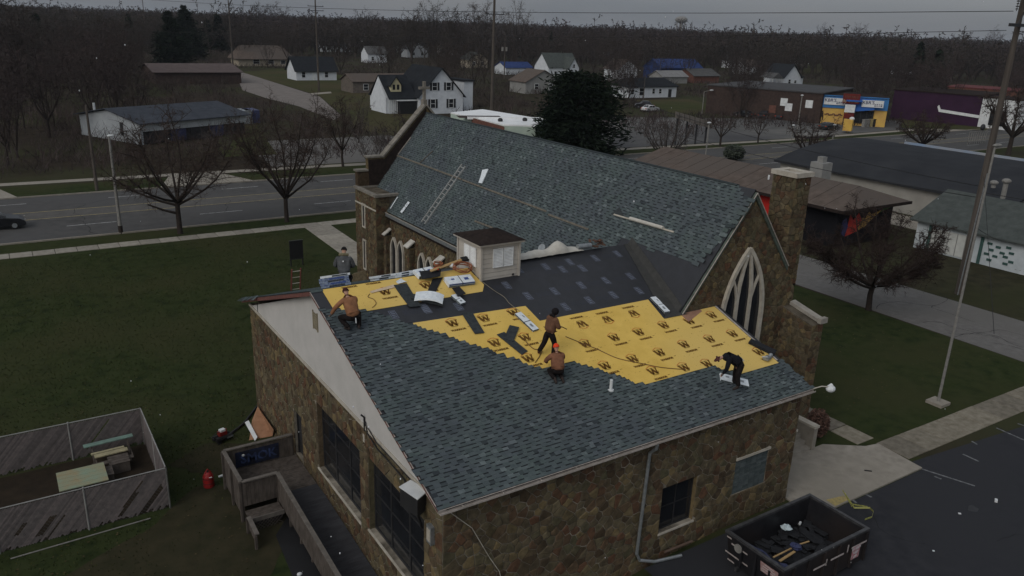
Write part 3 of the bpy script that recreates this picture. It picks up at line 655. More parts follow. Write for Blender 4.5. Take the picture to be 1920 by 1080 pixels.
# ---- nave
w = MB()
w.bx(13.0, 13.35, NY0+.36, 31.7, -.2, NZ0-.05)
w.bx(NX1-.5, NX1-.15, NY0+.36, NY1-.4, 0, 6.9)
nave_wall = w.build('nave_wall', m_mortd, CH)
g = MB(); zr = NZC-M*(NX1-NXC); AY = NY0+.02
GP = [(13.0, 0), (NX1, 0), (NX1, zr-.25), (NXC, NZC-.35), (13.0, NZ0+.26-.35)]
g.slab([(a, AY, b) for a, b in GP], (0, .33, 0)); gable = g.build('gable_wall', m_mortd, CH)
ARC = [(16.16, 4.2), (18.78, 4.2), (18.78, 6.1), (18.62, 7.2), (18.25, 8.1), (17.47, 9.12), (16.69, 8.1), (16.32, 7.2), (16.16, 6.1)]
lay(GP, [ARC], (0, AY, 0), UX, UZ, Vector((0, -1, 0)), gable, .30, .20, single=False)
# the tall pointed window with its tracery
aw = MB()
def arcpts(x0, x1, zs, za, n=9):        # pointed arch outline from spring to apex and down
    xm = (x0+x1)/2; a_ = xm-x0; h_ = za-zs; R = (a_*a_+h_*h_)/(2*a_); th = math.asin(min(1, h_/R)); th = th if R >= a_ else math.pi-th
    L_ = [(x0+R-R*math.cos(th*i/(n-1)), zs+R*math.sin(th*i/(n-1))) for i in range(n)]; R_ = [(x0+x1-x, z) for x, z in L_]
    return L_, R_
def ribbon(mb, pts, w_, y0, y1, mi=0):
    P = [Vector((a, 0, b)) for a, b in pts]; a_, b_ = [], []
    for i, p in enumerate(P):
        d = (P[min(i+1, len(P)-1)]-P[max(0, i-1)]).normalized(); q = Vector((d.z, 0, -d.x))*w_/2; a_.append(p-q); b_.append(p+q)
    n = len(P); vs = [Vector((p.x, y0, p.z)) for p in a_+b_]+[Vector((p.x, y1, p.z)) for p in a_+b_]
    fs = []
    for i in range(n-1):
        fs += [(i, i+1, n+i+1, n+i), (2*n+i, 3*n+i, 3*n+i+1, 2*n+i+1), (i, 2*n+i, 2*n+i+1, i+1), (n+i, n+i+1, 3*n+i+1, 3*n+i)]
    fs += [(0, n, 3*n, 2*n), (n-1, 3*n-1, 4*n-1, 2*n-1)]; mb.add(vs, fs, mi)
glp = [(16.16, 3.6)]+arcpts(16.16, 18.78, 6.0, 9.1)[0][1:]+arcpts(16.16, 18.78, 6.0, 9.1)[1][::-1]+[(18.78, 3.6)]
g = MB(); g.slab([(a, AY-.02, b) for a, b in glp], (0, -.02, 0)); pw = g.build('pointed_window', m_glass, CH)
Lp, Rp = arcpts(16.22, 18.72, 6.0, 9.08)
t = MB(); ribbon(t, [(16.22, 3.6)]+Lp, .17, AY-.17, AY-.03); ribbon(t, [(18.72, 3.6)]+Rp, .17, AY-.175, AY-.03); t.build('window_surround', m_lime, pw)
for xm in (17.06, 17.88):
    t = MB(); ribbon(t, [(xm, 3.6), (xm, 6.9), (xm+(.05 if xm < 17.4 else -.05), 7.5), (xm+(.17 if xm < 17.4 else -.17), 8.2), (17.47+(-.05 if xm < 17.4 else .05), 8.95)], .15, AY-.15, AY-.045); t.build('mullion', m_lime, pw)
for a, b, c in ((16.3, 16.68, 17.06), (17.88, 18.27, 18.66)):
    t = MB(); ribbon(t, [(a-.06, 6.9), ((a+b)/2, 7.35), (b+.05, 7.75)] if a < 17 else [(c+.04, 6.9), ((b+c)/2, 7.35), (b-.02, 7.75)], .09, AY-.14, AY-.05)
    ribbon(t, [(c, 6.7), ((b+c)/2, 7.4), (b, 7.8)] if a < 17 else [(a, 6.7), ((a+b)/2, 7.4), (b, 7.8)], .09, AY-.145, AY-.055); t.build('tracery', m_lime, pw)
# chimney
CX0, CX1, CY0, CY1 = 19.95, 20.98, NY0+.0, NY0+1.25
c = MB(); c.bx(CX0+.03, CX1-.03, CY0+.03, CY1-.03, 7.0, 11.95); chim = c.build('chimney', m_mortd, CH)
lay([(CX0, 7.0), (CX1, 7.0), (CX1, 11.9), (CX0, 11.9)], [], (0, CY0+.02, 0), UX, UZ, Vector((0, -1, 0)), chim, .28, .20, single=False)
lay([(CY0, 7.0), (CY1, 7.0), (CY1, 11.9), (CY0, 11.9)], [], (CX0+.02, 0, 0), UY, UZ, Vector((-1, 0, 0)), chim, .28, .20, single=False)
c = MB(); z0, z1 = 11.9, 12.1
c.bx(CX0-.07, CX1+.07, CY0-.07, CY0+.28, z0, z1).bx(CX0-.07, CX1+.07, CY1-.28, CY1+.07, z0, z1).bx(CX0-.07, CX0+.28, CY0+.28, CY1-.28, z0, z1).bx(CX1-.28, CX1+.07, CY0+.28, CY1-.28, z0, z1); c.build('chimney_cap', m_lime, chim)
# corner buttress with its sloped cap
b = MB(); b.slab([(20.35, AY-.0, 0), (20.35, 3.45, 0), (20.35, 3.45, 5.6), (20.35, AY, 6.0)], (.75, 0, 0)); bt = b.build('buttress', m_mortd, CH)
lay([(3.45, 0), (AY, 0), (AY, 5.95), (3.45, 5.55)], [], (20.35, 0, 0), UY, UZ, Vector((-1, 0, 0)), bt, .30, .21, single=False)
lay([(20.35, 0), (21.1, 0), (21.1, 5.6), (20.35, 5.6)], [], (0, 3.45, 0), UX, UZ, Vector((0, -1, 0)), bt, .30, .21, single=False)
b = MB(); b.slab([(20.78, AY, 6.02), (20.78, 3.38, 5.63), (20.78, 3.38, 5.78), (20.78, AY, 6.18)], (.38, 0, 0)); b.box((20.97, 3.42, 5.76), (.46, .2, .24)); b.build('buttress_cap', m_cope2, bt)
# nave roof: deck, shingles, boards
def PN(y, s, off=0.): return Vector((NX0, y, NZ0))+NSL*s+NN*off
SLN = math.hypot(NXC-NX0, NZC-NZ0)
r = MB(); r.slab([PN(NY0+.02, 0, -.1), PN(NY1, 0, -.1), PN(NY1, SLN, -.1), PN(NY0+.02, SLN, -.1)], NN*.1)
nave_roof = r.build('nave_roof', m_black, CH)
r = MB(); r.slab([(NXC, NY0+.02, NZC), (NX1+.05, NY0+.02, zr-.06), (NX1+.05, NY1, zr-.06), (NXC, NY1, NZC)], (-.02, 0, -.12)); r.build('nave_roof_far_side', m_tar, CH)
def ny(q): p = onnave(*q); return (p.y, (p-Vector((NX0, p.y, NZ0))).dot(NSL))
ed = [ny(q) for q in ((1385, 345), (1404, 375), (1372, 425), (1345, 462), (1302, 494), (1216, 467), (1167, 443))]
NP = [(35.0, -.03), (35.0, SLN-.02), (ed[0][0], SLN-.02)]+ed[1:]+[(ed[-1][0]+.05, 1.5), (9.9, .0), (9.9, -.03)]
Un = Vector((0, -1, 0))
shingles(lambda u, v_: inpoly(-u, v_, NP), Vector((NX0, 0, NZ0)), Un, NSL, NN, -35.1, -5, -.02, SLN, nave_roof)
MB().tube([(NXC, NY0+1.0, NZC+.0), (NXC, NY1, NZC+.0)], .06, 6).build('ridge_cap', m_sh, nave_roof)
for k in range(16):      # loose shingle ends along the near rake
    t_ = k/15; a = ed[1]; b_ = ed[4]; y = a[0]+(b_[0]-a[0])*t_-rn.uniform(.05, .3); s_ = a[1]+(b_[1]-a[1])*t_
    inst('loose_shingle', MB().box((0, 0, 0), (rn.uniform(.25, .5), .16, .015), ax=(Un, NSL, NN)).mesh('loose_shingle', m_sh), nave_roof, PN(y, s_, .03+rn.uniform(0, .03)), (rn.uniform(-.15, .15), rn.uniform(-.2, .1), rn.uniform(-.15, .15)))
# rake boards on the near gable
for (xa, za, xb_, zb_, nm) in ((13.3, NZ0+M*.5-.12, NXC, NZC-.1, 'rake_board'), (20.15, NZC-M*2.7-.1, NXC, NZC-.1, 'rake_board')):
    a, b_ = Vector((xa, NY0-.08, za)), Vector((xb_, NY0-.08, zb_)); r = MB(); dn = Vector((0, 0, -.24))
    r.slab([a, b_, b_+dn, a+dn], (0, .09, 0)); q = r.build(nm, m_copper, nave_roof)
    r = MB(); r.tube([a+Vector((0, -.03, -.02)), b_+Vector((0, -.03, -.02))], .022, 5); r.build('drip_edge', m_fascia, q)
# valley membrane
va, vb = onroof(1180, 457), onroof(1273, 595)
def yz(x): return (NZ0+M*(x-NX0)-AH)/K
vx0, vx1 = 12.0, 0
V0 = Vector((NXC-(NZC-AH-K*9.9)/M, 9.9, AH+K*9.9)); V1 = Vector((NXC-(NZC-AH-K*5.15)/M, 5.15, AH+K*5.15))
r = MB(); r.slab([V0+RN*.01+Vector((-.25, 0, 0)), V0+RN*.01, V1+RN*.01+Vector((0, 0, 0)), V1+RN*.01-RX*.75], RN*.012); r.build('valley_strip', mat('grey_membrane', (.058, .058, .055), (.042, .042, .04), 4, .85), hall_roof)
r = MB(); r.slab([V0+NN*.01, V0+NN*.01+NSL*.38, V1+NN*.01+NSL*.34, V1+NN*.01], NN*.012); r.build('valley_strip', MATS['grey_membrane'], nave_roof)
r = MB(); q0 = onroof(1244, 598); r.slab([P3(q0.x, q0.y-.02, .03), P3(q0.x+1.3, q0.y-.05, .03), V1+RN*.03, V1+RN*.03-RX*.7], RN*.01); r.build('valley_strip', MATS['grey_membrane'], hall_roof)
r = MB(); r.slab([P3(13.75, 4.55, .014), P3(14.9, 4.95, .014), P3(14.9, 5.06, .014), P3(13.75, 5.06, .014)], RN*.01); r.build('sheathing_patch', mat('pink_sheathing', (.33, .19, .13), rough=.9), hall_roof)
# eave of the nave: deep gutter and wall plate
MB().bx(NX0-.14, NX0-.12, 12, 31.7, NZ0-.3, NZ0-.06).bx(NX0-.12, NX0+.06, 12, 31.7, NZ0-.3, NZ0-.28).build('nave_gutter', m_galv, CH)
MB().bx(NX0+.02, 12.99, 12, 31.7, NZ0-.52, NZ0-.31).build('eave_board', m_tar, CH)
MB().tube([(NX0-.15, 12, NZ0-.05), (NX0-.15, 31.7, NZ0-.05)], .018, 5).build('gutter_lip', m_lime, CH)
lay([(NY0+14.6, 0), (31.7, 0), (31.7, NZ0-.5), (NY0+14.6, NZ0-.5)], [], (12.99, 0, 0), UY, UZ, Vector((-1, 0, 0)), nave_wall, .30, .20, single=False)
# lancet pairs and buttresses along the nave
for yc, za in ((30.4, 3.95), (26.25, 3.92)):
    root = None
    for s_ in (-.52, .52):
        Lp, Rp = arcpts(yc+s_-.43, yc+s_+.43, 2.95, za-.06)
        gp_ = [(yc+s_-.43, .9)]+Lp+Rp[::-1]+[(yc+s_+.43, .9)]
        g = MB(); g.slab([(12.96, a, b_) for a, b_ in gp_], (-.02, 0, 0))
        o = g.build('lancet_window', m_glass, CH)
        t = MB(); ribbon(t, [(yc+s_-.43, .9)]+Lp, .13, 0, .14); ribbon(t, [(yc+s_+.43, .9)]+Rp, .132, .002, .142)
        t.v = [(12.97-v_[1], v_[0], v_[2]) for v_ in t.v]; t.f = [tuple(reversed(f)) for f in t.f]
        t.build('window_surround', m_lime, o)
for yb_ in (31.95-.25, 28.1, 24.05, 20.3):
    b = MB(); b.bx(12.55, 12.99, yb_-.25, yb_+.25, 0, 3.95); bt = b.build('buttress', m_mortd, nave_wall)
    lay([(yb_-.25, 0), (yb_+.25, 0), (yb_+.25, 3.95), (yb_-.25, 3.95)], [], (12.55, 0, 0), UY, UZ, Vector((-1, 0, 0)), bt, .28, .20, single=False)
    lay([(12.55, 0), (12.99, 0), (12.99, 3.95), (12.55, 3.95)], [], (0, yb_-.25, 0), UX, UZ, Vector((0, -1, 0)), bt, .28, .20, single=False)
    b = MB(); b.slab([(12.42, yb_-.3, 3.96), (12.98, yb_-.3, 4.34), (12.98, yb_+.3, 4.34), (12.42, yb_+.3, 3.96)], (-.04, 0, .07)); b.build('buttress_cap', mat('pale_cap_stone', (.55, .53, .48), rough=.8), bt)
# tower block at the street end
TX0, TX1, TY0, TY1, TZ = 12.0, 14.2, 31.75, 35.3, 6.55
t = MB(); t.bx(TX0+.03, TX1, TY0+.03, TY1, -.2, TZ); tw = t.build('entrance_tower', m_mortd, CH)
T_A = (33.55, 34.05, 4.05, 5.75); T_B = (33.55, 34.05, 1.0, 3.2)
lay([(TY0, 0), (TY1, 0), (TY1, TZ), (TY0, TZ)], [R4(T_A), R4(T_B)], (TX0+.02, 0, 0), UY, UZ, Vector((-1, 0, 0)), tw, .30, .20, single=False)
lay([(TX0, 0), (13.0, 0), (13.0, TZ), (TX0, TZ)], [], (0, TY0+.02, 0), UX, UZ, Vector((0, -1, 0)), tw, .30, .20, single=False)
for h in (T_A, T_B):
    g = MB().bx(TX0-.0, TX0+.02, h[0]+.09, h[1]-.09, h[2]+.1, h[3]-.1).build('narrow_window', m_glass, tw)
    MB().bx(TX0-.05, TX0+.02, h[0]-.02, h[0]+.09, h[2], h[3]).bx(TX0-.05, TX0+.02, h[1]-.09, h[1]+.02, h[2], h[3]).bx(TX0-.05, TX0+.02, h[0]+.09, h[1]-.09, h[2], h[2]+.1).bx(TX0-.05, TX0+.02, h[0]+.09, h[1]-.09, h[3]-.1, h[3]).build('window_frame', m_lime, g)
t = MB(); t.bx(TX0-.07, TX0+.22, TY0-.09, TY1+.09, TZ+.002, TZ+.17).bx(TX0+.24, TX1, TY0-.09, TY0+.24, TZ+.002, TZ+.17).bx(TX0+.24, TX1, TY1-.24, TY1+.09, TZ+.002, TZ+.14); t.build('coping', m_cope, tw)
MB().bx(TX0-.03, TX0+.01, TY0-.02, TY1, TZ-.95, TZ-.85).build('string_course', m_lime, tw)
t = MB(); t.slab([(11.3, 34.6, -.1), (11.3, 34.6, .5), (11.98, 33.6, 1.0), (11.98, 33.6, -.1)], (.3, .3, 0)); t.build('wing_wall', m_stone, tw)
# street front: stepped parapet wall with raised coping and cross
FY = 35.1
fp = [(12.15, 0), (NX1+.4, 0), (NX1+.4, 8.2), (NXC+3.2, 8.9), (NXC, 11.95), (14.2, 8.68), (12.95, 8.68), (12.95, 7.75), (12.15, 7.75)]
t = MB(); t.slab([(a, FY, b_) for a, b_ in [(12.15, 0), (NX1+.4, 0), (NX1+.4, 7.7), (12.15, 7.7)]], (0, .46, 0)); t.slab([(a, FY, b_) for a, b_ in [(12.95, 7.702), (NX1+.4, 7.702), (NX1, 8.2), (14.2, 8.6), (12.95, 8.6)]], (0, .46, 0)); t.slab([(14.2, FY, 8.602), (20.6, FY, 8.3), (NXC, FY, 12.0)], (0, .46, 0)); pf_ = t.build('street_front', m_stone, CH)
def cope(a, b_, name='coping', w_=.62, h=.12):
    a, b_ = Vector((a[0], FY-.08, a[1])), Vector((b_[0], FY-.08, b_[1])); d = (b_-a).normalized(); q = MB(); n_ = Vector((-d.z, 0, d.x)); n_ = n_ if n_.z > 0 else -n_
    q.slab([a, b_, b_+n_*h, a+n_*h], (0, w_, 0)); return q.build(name, m_cope, pf_)
for k in range(5): cope((14.15+k*.66, 8.66+k*.69), (14.15+(k+.97)*.66, 8.66+(k+.97)*.69), 'coping')
MB().slab([(12.95, FY-.004, 8.5), (14.2, FY-.004, 8.5), (NXC, FY-.004, 11.9), (NXC, FY-.004, 11.0), (13.0, FY-.004, 5.7)], (0, -.02, 0)).build('shaded_parapet_face', m_tar, pf_)  # dark facing paints the shadow on the parapet's inner face
cope((NXC+.02, 12.06), (20.9, 8.3)); cope((12.85, 8.62), (14.13, 8.62)); cope((12.05, 7.72), (12.93, 7.72))
c = MB(); c.bx(NXC-.16, NXC+.16, FY+.1, FY+.5, 12.1, 12.5).bx(NXC-.09, NXC+.09, FY+.2, FY+.4, 12.5, 13.75).bx(NXC-.42, NXC-.09, FY+.2, FY+.4, 13.2, 13.38).bx(NXC+.09, NXC+.42, FY+.2, FY+.4, 13.2, 13.38); c.build('stone_cross', m_cope, pf_)
# ---- cupola
QX0, QX1, QY0, QY1 = 6.6, 8.38, 9.0, 10.85; QZ = 9.5
q = MB(); zb = lambda y: AH+AR-K*abs(y-AW/2)
q.bx(QX0+.03, QX1-.03, QY0+.03, QY1-.03, 7.9, QZ); cup = q.build('cupola', m_cup, CH)
for j in range(8):
    z = 7.98+j*.195
    MB().slab([(QX0, QY0+.02, z), (QX1, QY0+.02, z), (QX1, QY0-.004, z), (QX0, QY0-.004, z)], (0, .012, .185)).build('clapboard', m_cup, cup)
    MB().slab([(QX0+.02, QY0, z), (QX0+.02, QY1, z), (QX0-.004, QY1, z), (QX0-.004, QY0, z)], (.012, 0, .185)).build('clapboard', m_cup, cup)
for (x, y) in ((QX0, QY0), (QX1, QY0), (QX0, QY1)): MB().bx(x-.045, x+.045, y-.045, y+.045, 7.9, QZ).build('corner_board', m_cup, cup)
def louvre(axis):
    for s_ in (0, 1):
        mb = MB(); 
        if axis == 'y':
            x0 = 7.12+s_*.49; x1 = x0+.46; mb.bx(x0, x0+.03, QY0-.05, QY0-.014, 8.55, 9.32).bx(x1-.03, x1, QY0-.05, QY0-.014, 8.55, 9.32).bx(x0+.03, x1-.03, QY0-.05, QY0-.014, 8.55, 8.58).bx(x0+.03, x1-.03, QY0-.05, QY0-.014, 9.29, 9.32)
            for k in range(12): mb.slab([(x0+.03, QY0-.045, 8.585+k*.059), (x1-.03, QY0-.045, 8.585+k*.059), (x1-.03, QY0-.016, 8.62+k*.059), (x0+.03, QY0-.016, 8.62+k*.059)], (0, -.004, .006))
        else:
            y0 = 9.35+s_*.49; y1 = y0+.46; mb.bx(QX0-.05, QX0-.014, y0, y0+.03, 8.55, 9.32).bx(QX0-.05, QX0-.014, y1-.03, y1, 8.55, 9.32).bx(QX0-.05, QX0-.014, y0+.03, y1-.03, 8.55, 8.58).bx(QX0-.05, QX0-.014, y0+.03, y1-.03, 9.29, 9.32)
            for k in range(12): mb.slab([(QX0-.045, y0+.03, 8.585+k*.059), (QX0-.045, y1-.03, 8.585+k*.059), (QX0-.016, y1-.03, 8.62+k*.059), (QX0-.016, y0+.03, 8.62+k*.059)], (-.004, 0, .006))
        mb.build('louvre', m_louv, cup)
louvre('y'); louvre('x')
MB().bx(QX0-.16, QX1+.16, QY0-.16, QY1+.16, QZ, QZ+.08).build('cornice', m_cup, cup)
a = [Vector(v_) for v_ in ((QX0-.2, QY0-.2, QZ+.08), (QX1+.2, QY0-.2, QZ+.08), (QX1+.2, QY1+.2, QZ+.08), (QX0-.2, QY1+.2, QZ+.08))]; ap = Vector(((QX0+QX1)/2, (QY0+QY1)/2, QZ+.42))
q = MB(); q.add(a+[ap], [(0, 1, 4), (1, 2, 4), (2, 3, 4), (3, 0, 4), (3, 2, 1, 0)]); q.build('cupola_roof', m_tar, cup)
MB().ell((8.1, QY0-.02, 8.15), (.06, .03, .05)).build('hole', m_dark, cup)
# vents, pads and things fixed on the roofs
def on(px, py, off=0.): p = onroof(px, py); return P3(p.x, p.y, off)
p = on(1145, 733); MB().tube([p, p+UZ*.42], .055, 10).tube([p+UZ*.0, p+UZ*.06], .11, 10).build('vent_pipe', m_wpaint, hall_roof)
p = onnave(1025, 484); MB().tube([p-UZ*.1, p+Vector((-.25, -.1, .5)), p+Vector((-.45, -.15, .62))], .22, 10).build('flue_pipe', m_galv, nave_roof)
pts = [on(*q_, .012) for q_ in ((792, 771), (811, 768), (821, 784), (801, 790))]
MB().slab(pts, RN*.01).build('bare_patch', mat('dark_patch', (.028, .029, .031), rough=.95), hall_roof)
# floodlight on its arm, speaker box, meter, wires on the gable
fl = MB(); fl.tube([(15.9, -.02, 5.02), (16.3, -.15, 5.1), (16.6, -.28, 5.06)], .022, 6); arm = fl.build('lamp_arm', m_lime, CH)
MB().ell((16.66, -.3, 4.98), (.2, .17, .14), 10, 6).tube([(16.55, -.27, 5.06), (16.7, -.31, 5.14)], .07, 6).build('floodlight', m_wpaint, arm)

LP = [gz(748, 914, 4.8), gz(770, 901, 4.8), gz(803, 921, 4.8), gz(783, 938, 4.8)]; lc = sum(LP, Vector((0, 0, 0)))/4
spk = MB().slab([lc+(p-lc)*.93-UZ*.60 for p in LP], (0, 0, .595)).build('speaker_cabinet', m_frame, CH)
MB().slab(LP, (0, 0, .03)).build('cabinet_lid', m_wpaint, spk)
MB().tube([lc-UZ*.6, lc-UZ*.8+RX*.1, (WX, lc.y, 3.4)], .04, 6).build('bracket', m_dark, spk)
mt_ = MB().bx(WX-.14, WX, .72, 1.0, 3.35, 3.95).build('meter_box', m_galv, CH); MB().bx(WX-.16, WX-.142, .76, .96, 3.45, 3.85).build('cover', m_lime, mt_)
cb = MB()
cb.tube([(WX-.06, 5.6, 5.1), (WX-.08, 5.4, 4.75), (WX-.07, 4.6, 4.55), (WX-.1, 3.6, 4.6), (WX-.07, 2.6, 4.5), (WX-.09, 2.3, 4.1)], .022, 5).tube([(WX-.06, 5.4, 4.95), (WX-.1, 4.6, 4.8), (WX-.06, 3.2, 4.75), (WX-.08, 1.5, 4.72)], .018, 5)
cb.tube([(WX-.05, 5.7, 4.7), (WX-.05, 5.7, 5.2), (WX-.16, 5.7, 5.32)], .035, 6).build('service_cable', m_wire, CH)
MB().box((WX-.02, 5.85, 4.35), (.03, .14, .3)).build('notice', m_lime, CH)
MB().tube([(.3, WY-.06, 4.85), (1.2, WY-.05, 3.9), (1.8, WY-.05, 2.7), (2.2, WY-.05, 2.0), (2.6, WY-.05, .3)], .014, 5).build('loose_cable', m_lime, CH)
# now turn the stones into meshes: the 300 largest in view as parts, the rest joined per wall
stones.sort(key=lambda s_: -s_[0]); rest = {}; cnt = 0
for s_ in stones:
    if cnt < 300 and s_[0] > 0:
        mb = MB()
        if stone_mb(mb, s_[1], s_[2], s_[3], s_[4], s_[5], s_[6]):
            ctr = s_[2]+s_[3]*s_[1][0][0]+s_[4]*s_[1][0][1]; mb.build('stone', m_stone, s_[7], loc=ctr); cnt += 1
    else: stone_mb(rest.setdefault(s_[7].name, (s_[7], MB()))[1], s_[1], s_[2], s_[3], s_[4], s_[5], s_[6])
for p, mb in rest.values(): mb.build('stonework', m_stone, p, kind='stuff')

# ================================================================== THINGS LYING ON THE ROOFS
def roofxf(px, py, px2, py2, plane='hall', off=.03):
    f_ = onroof if plane == 'hall' else onnave; nn_ = RN if plane == 'hall' else NN
    a, b_ = f_(px, py), f_(px2, py2); X_ = (b_-a).normalized(); Y_ = nn_.cross(X_).normalized()
    return (a+b_)/2+nn_*off, X_, Y_, nn_, (b_-a).length
def bundle(label, px, py, px2, py2, wd=.34, layers=1, plane='hall', off=.03, strap=True, group='wrapped shingle bundles on the roof', ln=None, h=.08, blue=False):
    c, X_, Y_, Z_, l = roofxf(px, py, px2, py2, plane, off); l = ln or l; t = thing('shingle_bundle', label, 'shingle bundle', c, group)
    for k in range(layers):
        j = Vector((random.uniform(-.05, .05), random.uniform(-.05, .05), 0)) if k else Vector((0, 0, 0))
        b = MB(); q = c+Z_*(h*(k+.5))+X_*j.x+Y_*j.y
        hx, hy, hz = l/2, wd/2, h/2*.92; vs = []
        for (a, b_) in ((-1, -1), (-.5, -1), (0, -1), (.5, -1), (1, -1), (1, 1), (.5, 1), (0, 1), (-.5, 1), (-1, 1)):
            dz = random.uniform(-.006, .006); vs += [q+X_*(hx*a)+Y_*(hy*b_*.97)+Z_*(-hz), q+X_*(hx*a*.985)+Y_*(hy*b_*.93)+Z_*(hz+dz)]
        n = 10; fs = [((2*i), (2*((i+1) % n)), 2*((i+1) % n)+1, 2*i+1) for i in range(n)]+[tuple(2*i+1 for i in range(n)), tuple(2*i for i in reversed(range(n)))]
        b.add(vs, fs); w_ = b.build('wrapper', m_white, t)
        e = MB(); e.box(q-Y_*(wd*.485), (l*.98, .012, h*.62), ax=(X_, Y_, Z_)); e.box(q+X_*(l*.497), (.012, wd*.9, h*.62), ax=(X_, Y_, Z_)); e.build('shingle_edges', m_blue if blue and k % 2 else m_sh, w_)
        if strap and k == layers-1: MB().box(q+X_*l*.02, (.03, wd*1.01, h*1.02), ax=(X_, Y_, Z_)).build('strap', m_frame, w_)
        if k == layers-1:
            MB().box(q+X_*l*.25+Z_*(h*.5), (l*.16, wd*.3, .006), ax=(X_, Y_, Z_)).box(q-X_*l*.25+Z_*(h*.5)+Y_*.05, (l*.12, wd*.16, .006), ax=(X_, Y_, Z_)).build('printed_patch', m_blue if k or blue else m_galv, w_)
    return t
bundle('white wrapped shingle bundle that the bending dark-clothed roofer straddles', 1349, 709, 1402, 722, .42)
bundle('white shingle bundle lying at the foot of the grey valley strip', 1223, 560, 1250, 588, .30)
bundle('white strapped shingle bundle on yellow felt left of the standing roofer', 970, 590, 1004, 622, .30)
bundle('stack of two white and blue shingle bundles in front of the cupola', 836, 534, 885, 528, .52, 2, blue=True)
bundle('single white shingle bundle sliding off the stack below the cupola', 850, 556, 868, 572, .26)
bundle('narrow white shingle bundle near the eave on the tall nave roof', 754, 400, 769, 380, .30, 1, 'nave', group='wrapped bundles on the nave roof')
bundle('thin half-empty white wrapper beside the parapet on the nave roof', 733, 392, 747, 370, .12, 1, 'nave', strap=False, group='wrapped bundles on the nave roof', h=.04)
# bundles standing over the ridge, on the back slope
m_scrap0 = mat('dark_shingle_edge', (.06, .07, .08), (.03, .035, .04), 9, .9)
def ridge_stack(label, x, y, l, wd, layers, rz=0., tilt=0, blue=False):
    zb_ = AH+K*(AW-y)+.03; t = thing('shingle_bundle', label, 'shingle bundle', (x, y, zb_), 'shingle bundles stacked along the ridge'); ax = (Vector((math.cos(rz), math.sin(rz), 0)), Vector((-math.sin(rz), math.cos(rz), 0))-Vector((0, 0, K*math.cos(rz))), Vector((0, K, 1)).normalized())
    ax = (ax[0], ax[2].cross(ax[0]).normalized(), ax[2])
    for k in range(layers):
        q = Vector((x, y, zb_))+ax[2]*(.045+.09*k)+ax[0]*random.uniform(-.06, .06)+ax[1]*random.uniform(-.03, .03)
        w_ = MB().box(q, (l, wd, .082), ax=ax).build('wrapper', m_white if (k == layers-1 or not blue) else mat('blue_white_wrap', (.30, .36, .45), (.05, .08, .2), 14, .6), t)
        MB().box(q-ax[1]*(wd*.498)+ax[0]*random.uniform(-.1, .1), (l*(.6 if blue else .4), .012, .05), ax=ax).build('shingle_edges', m_blue if blue and k % 2 else m_scrap0, w_)
    return t
ridge_stack('tall blue and white bundle stack left of the grey-hooded roofer', 1.15, 10.35, 1.0, .45, 5, blue=True)
ridge_stack('white bundle lying flat on the ridge right of the grey-hooded roofer', 3.0, 10.25, .95, .4, 2)
ridge_stack('crumpled white bundle, middle one of the ridge row', 3.85, 10.3, .85, .45, 2, .12)
ridge_stack('long white bundle at the cupola end of the ridge row', 4.75, 10.4, 1.0, .4, 2, .05)
t = bundle('open white bundle with black shingles beside the cupola', 779, 519, 812, 512, .5, 2)
# curved white wrapper over a dark folded strip
def patch(name, label, cat, pxs, m, plane='hall', off=.02, th=.015, curl=0., group=None, sub=4):
    f_ = onroof if plane == 'hall' else onnave; nn_ = RN if plane == 'hall' else NN
    P = [f_(*q)+nn_*off for q in pxs]; mb = MB(); c = sum(P, Vector((0, 0, 0)))/len(P)
    # quad strips with a little curl
    if len(P) == 4:
        vs = []; n = sub
        for i in range(n+1):
            t_ = i/n; a, b_ = P[0].lerp(P[3], t_), P[1].lerp(P[2], t_); lift = curl*(2*t_-1)**2
            for q in (a, b_): vs += [q+nn_*lift, q+nn_*(lift+th)]
        fs = []
        for i in range(n): o_ = 4*i; fs += [(o_+1, o_+3, o_+7, o_+5), (o_, o_+4, o_+6, o_+2), (o_, o_+1, o_+5, o_+4), (o_+2, o_+6, o_+7, o_+3)]
        fs += [(0, 2, 3, 1), (4*n, 4*n+1, 4*n+3, 4*n+2)]; mb.add(vs, fs)
    else: mb.slab(P, nn_*th)
    o = mb.build(name, m, None, loc=c); return tag(o, label, cat, group)
m_scrap = mat('dark_shingle_back', (.055, .062, .064), (.033, .037, .04), 8, .95, bump=.004)
m_scrapb = mat('black_felt_scrap', (.026, .027, .030), (.018, .019, .021), 5, .8, bump=.004)
SG = 'dark shingle scraps on the roof'
patch('shingle_strip', 'dark grey shingle strip hanging off the yellow felt beside the crouching left roofer', 'shingle strip', [(738, 537), (762, 533), (790, 576), (768, 578)], m_scrap, curl=.03, group=SG)
patch('shingle_strip', 'black strip crossing the yellow felt between two bundles under the cupola', 'shingle strip', [(811, 525), (830, 522), (815, 552), (802, 546)], m_scrapb, curl=.01, off=.035, group=SG)
patch('shingle_strip', 'single dark shingle strip alone on yellow felt between two W marks', 'shingle strip', [(865, 589), (885, 587), (908, 626), (890, 628)], m_scrap, curl=.01, off=.035, group=SG)
patch('shingle_strip', 'lower arm of the crossed dark strips near the standing roofer', 'shingle strip', [(931, 629), (945, 624), (989, 660), (978, 667)], m_scrap, off=.035, group=SG)
patch('shingle_strip', 'upper arm of the crossed dark strips near the standing roofer', 'shingle strip', [(955, 612), (973, 616), (962, 643), (944, 637)], m_scrap, off=.055, group=SG)
patch('shingle_strip', 'black panel of shingles leaning on the bundle left of the cupola', 'shingle strip', [(785, 517), (826, 512), (824, 526), (790, 532)], m_scrapb, off=.2, group=SG)
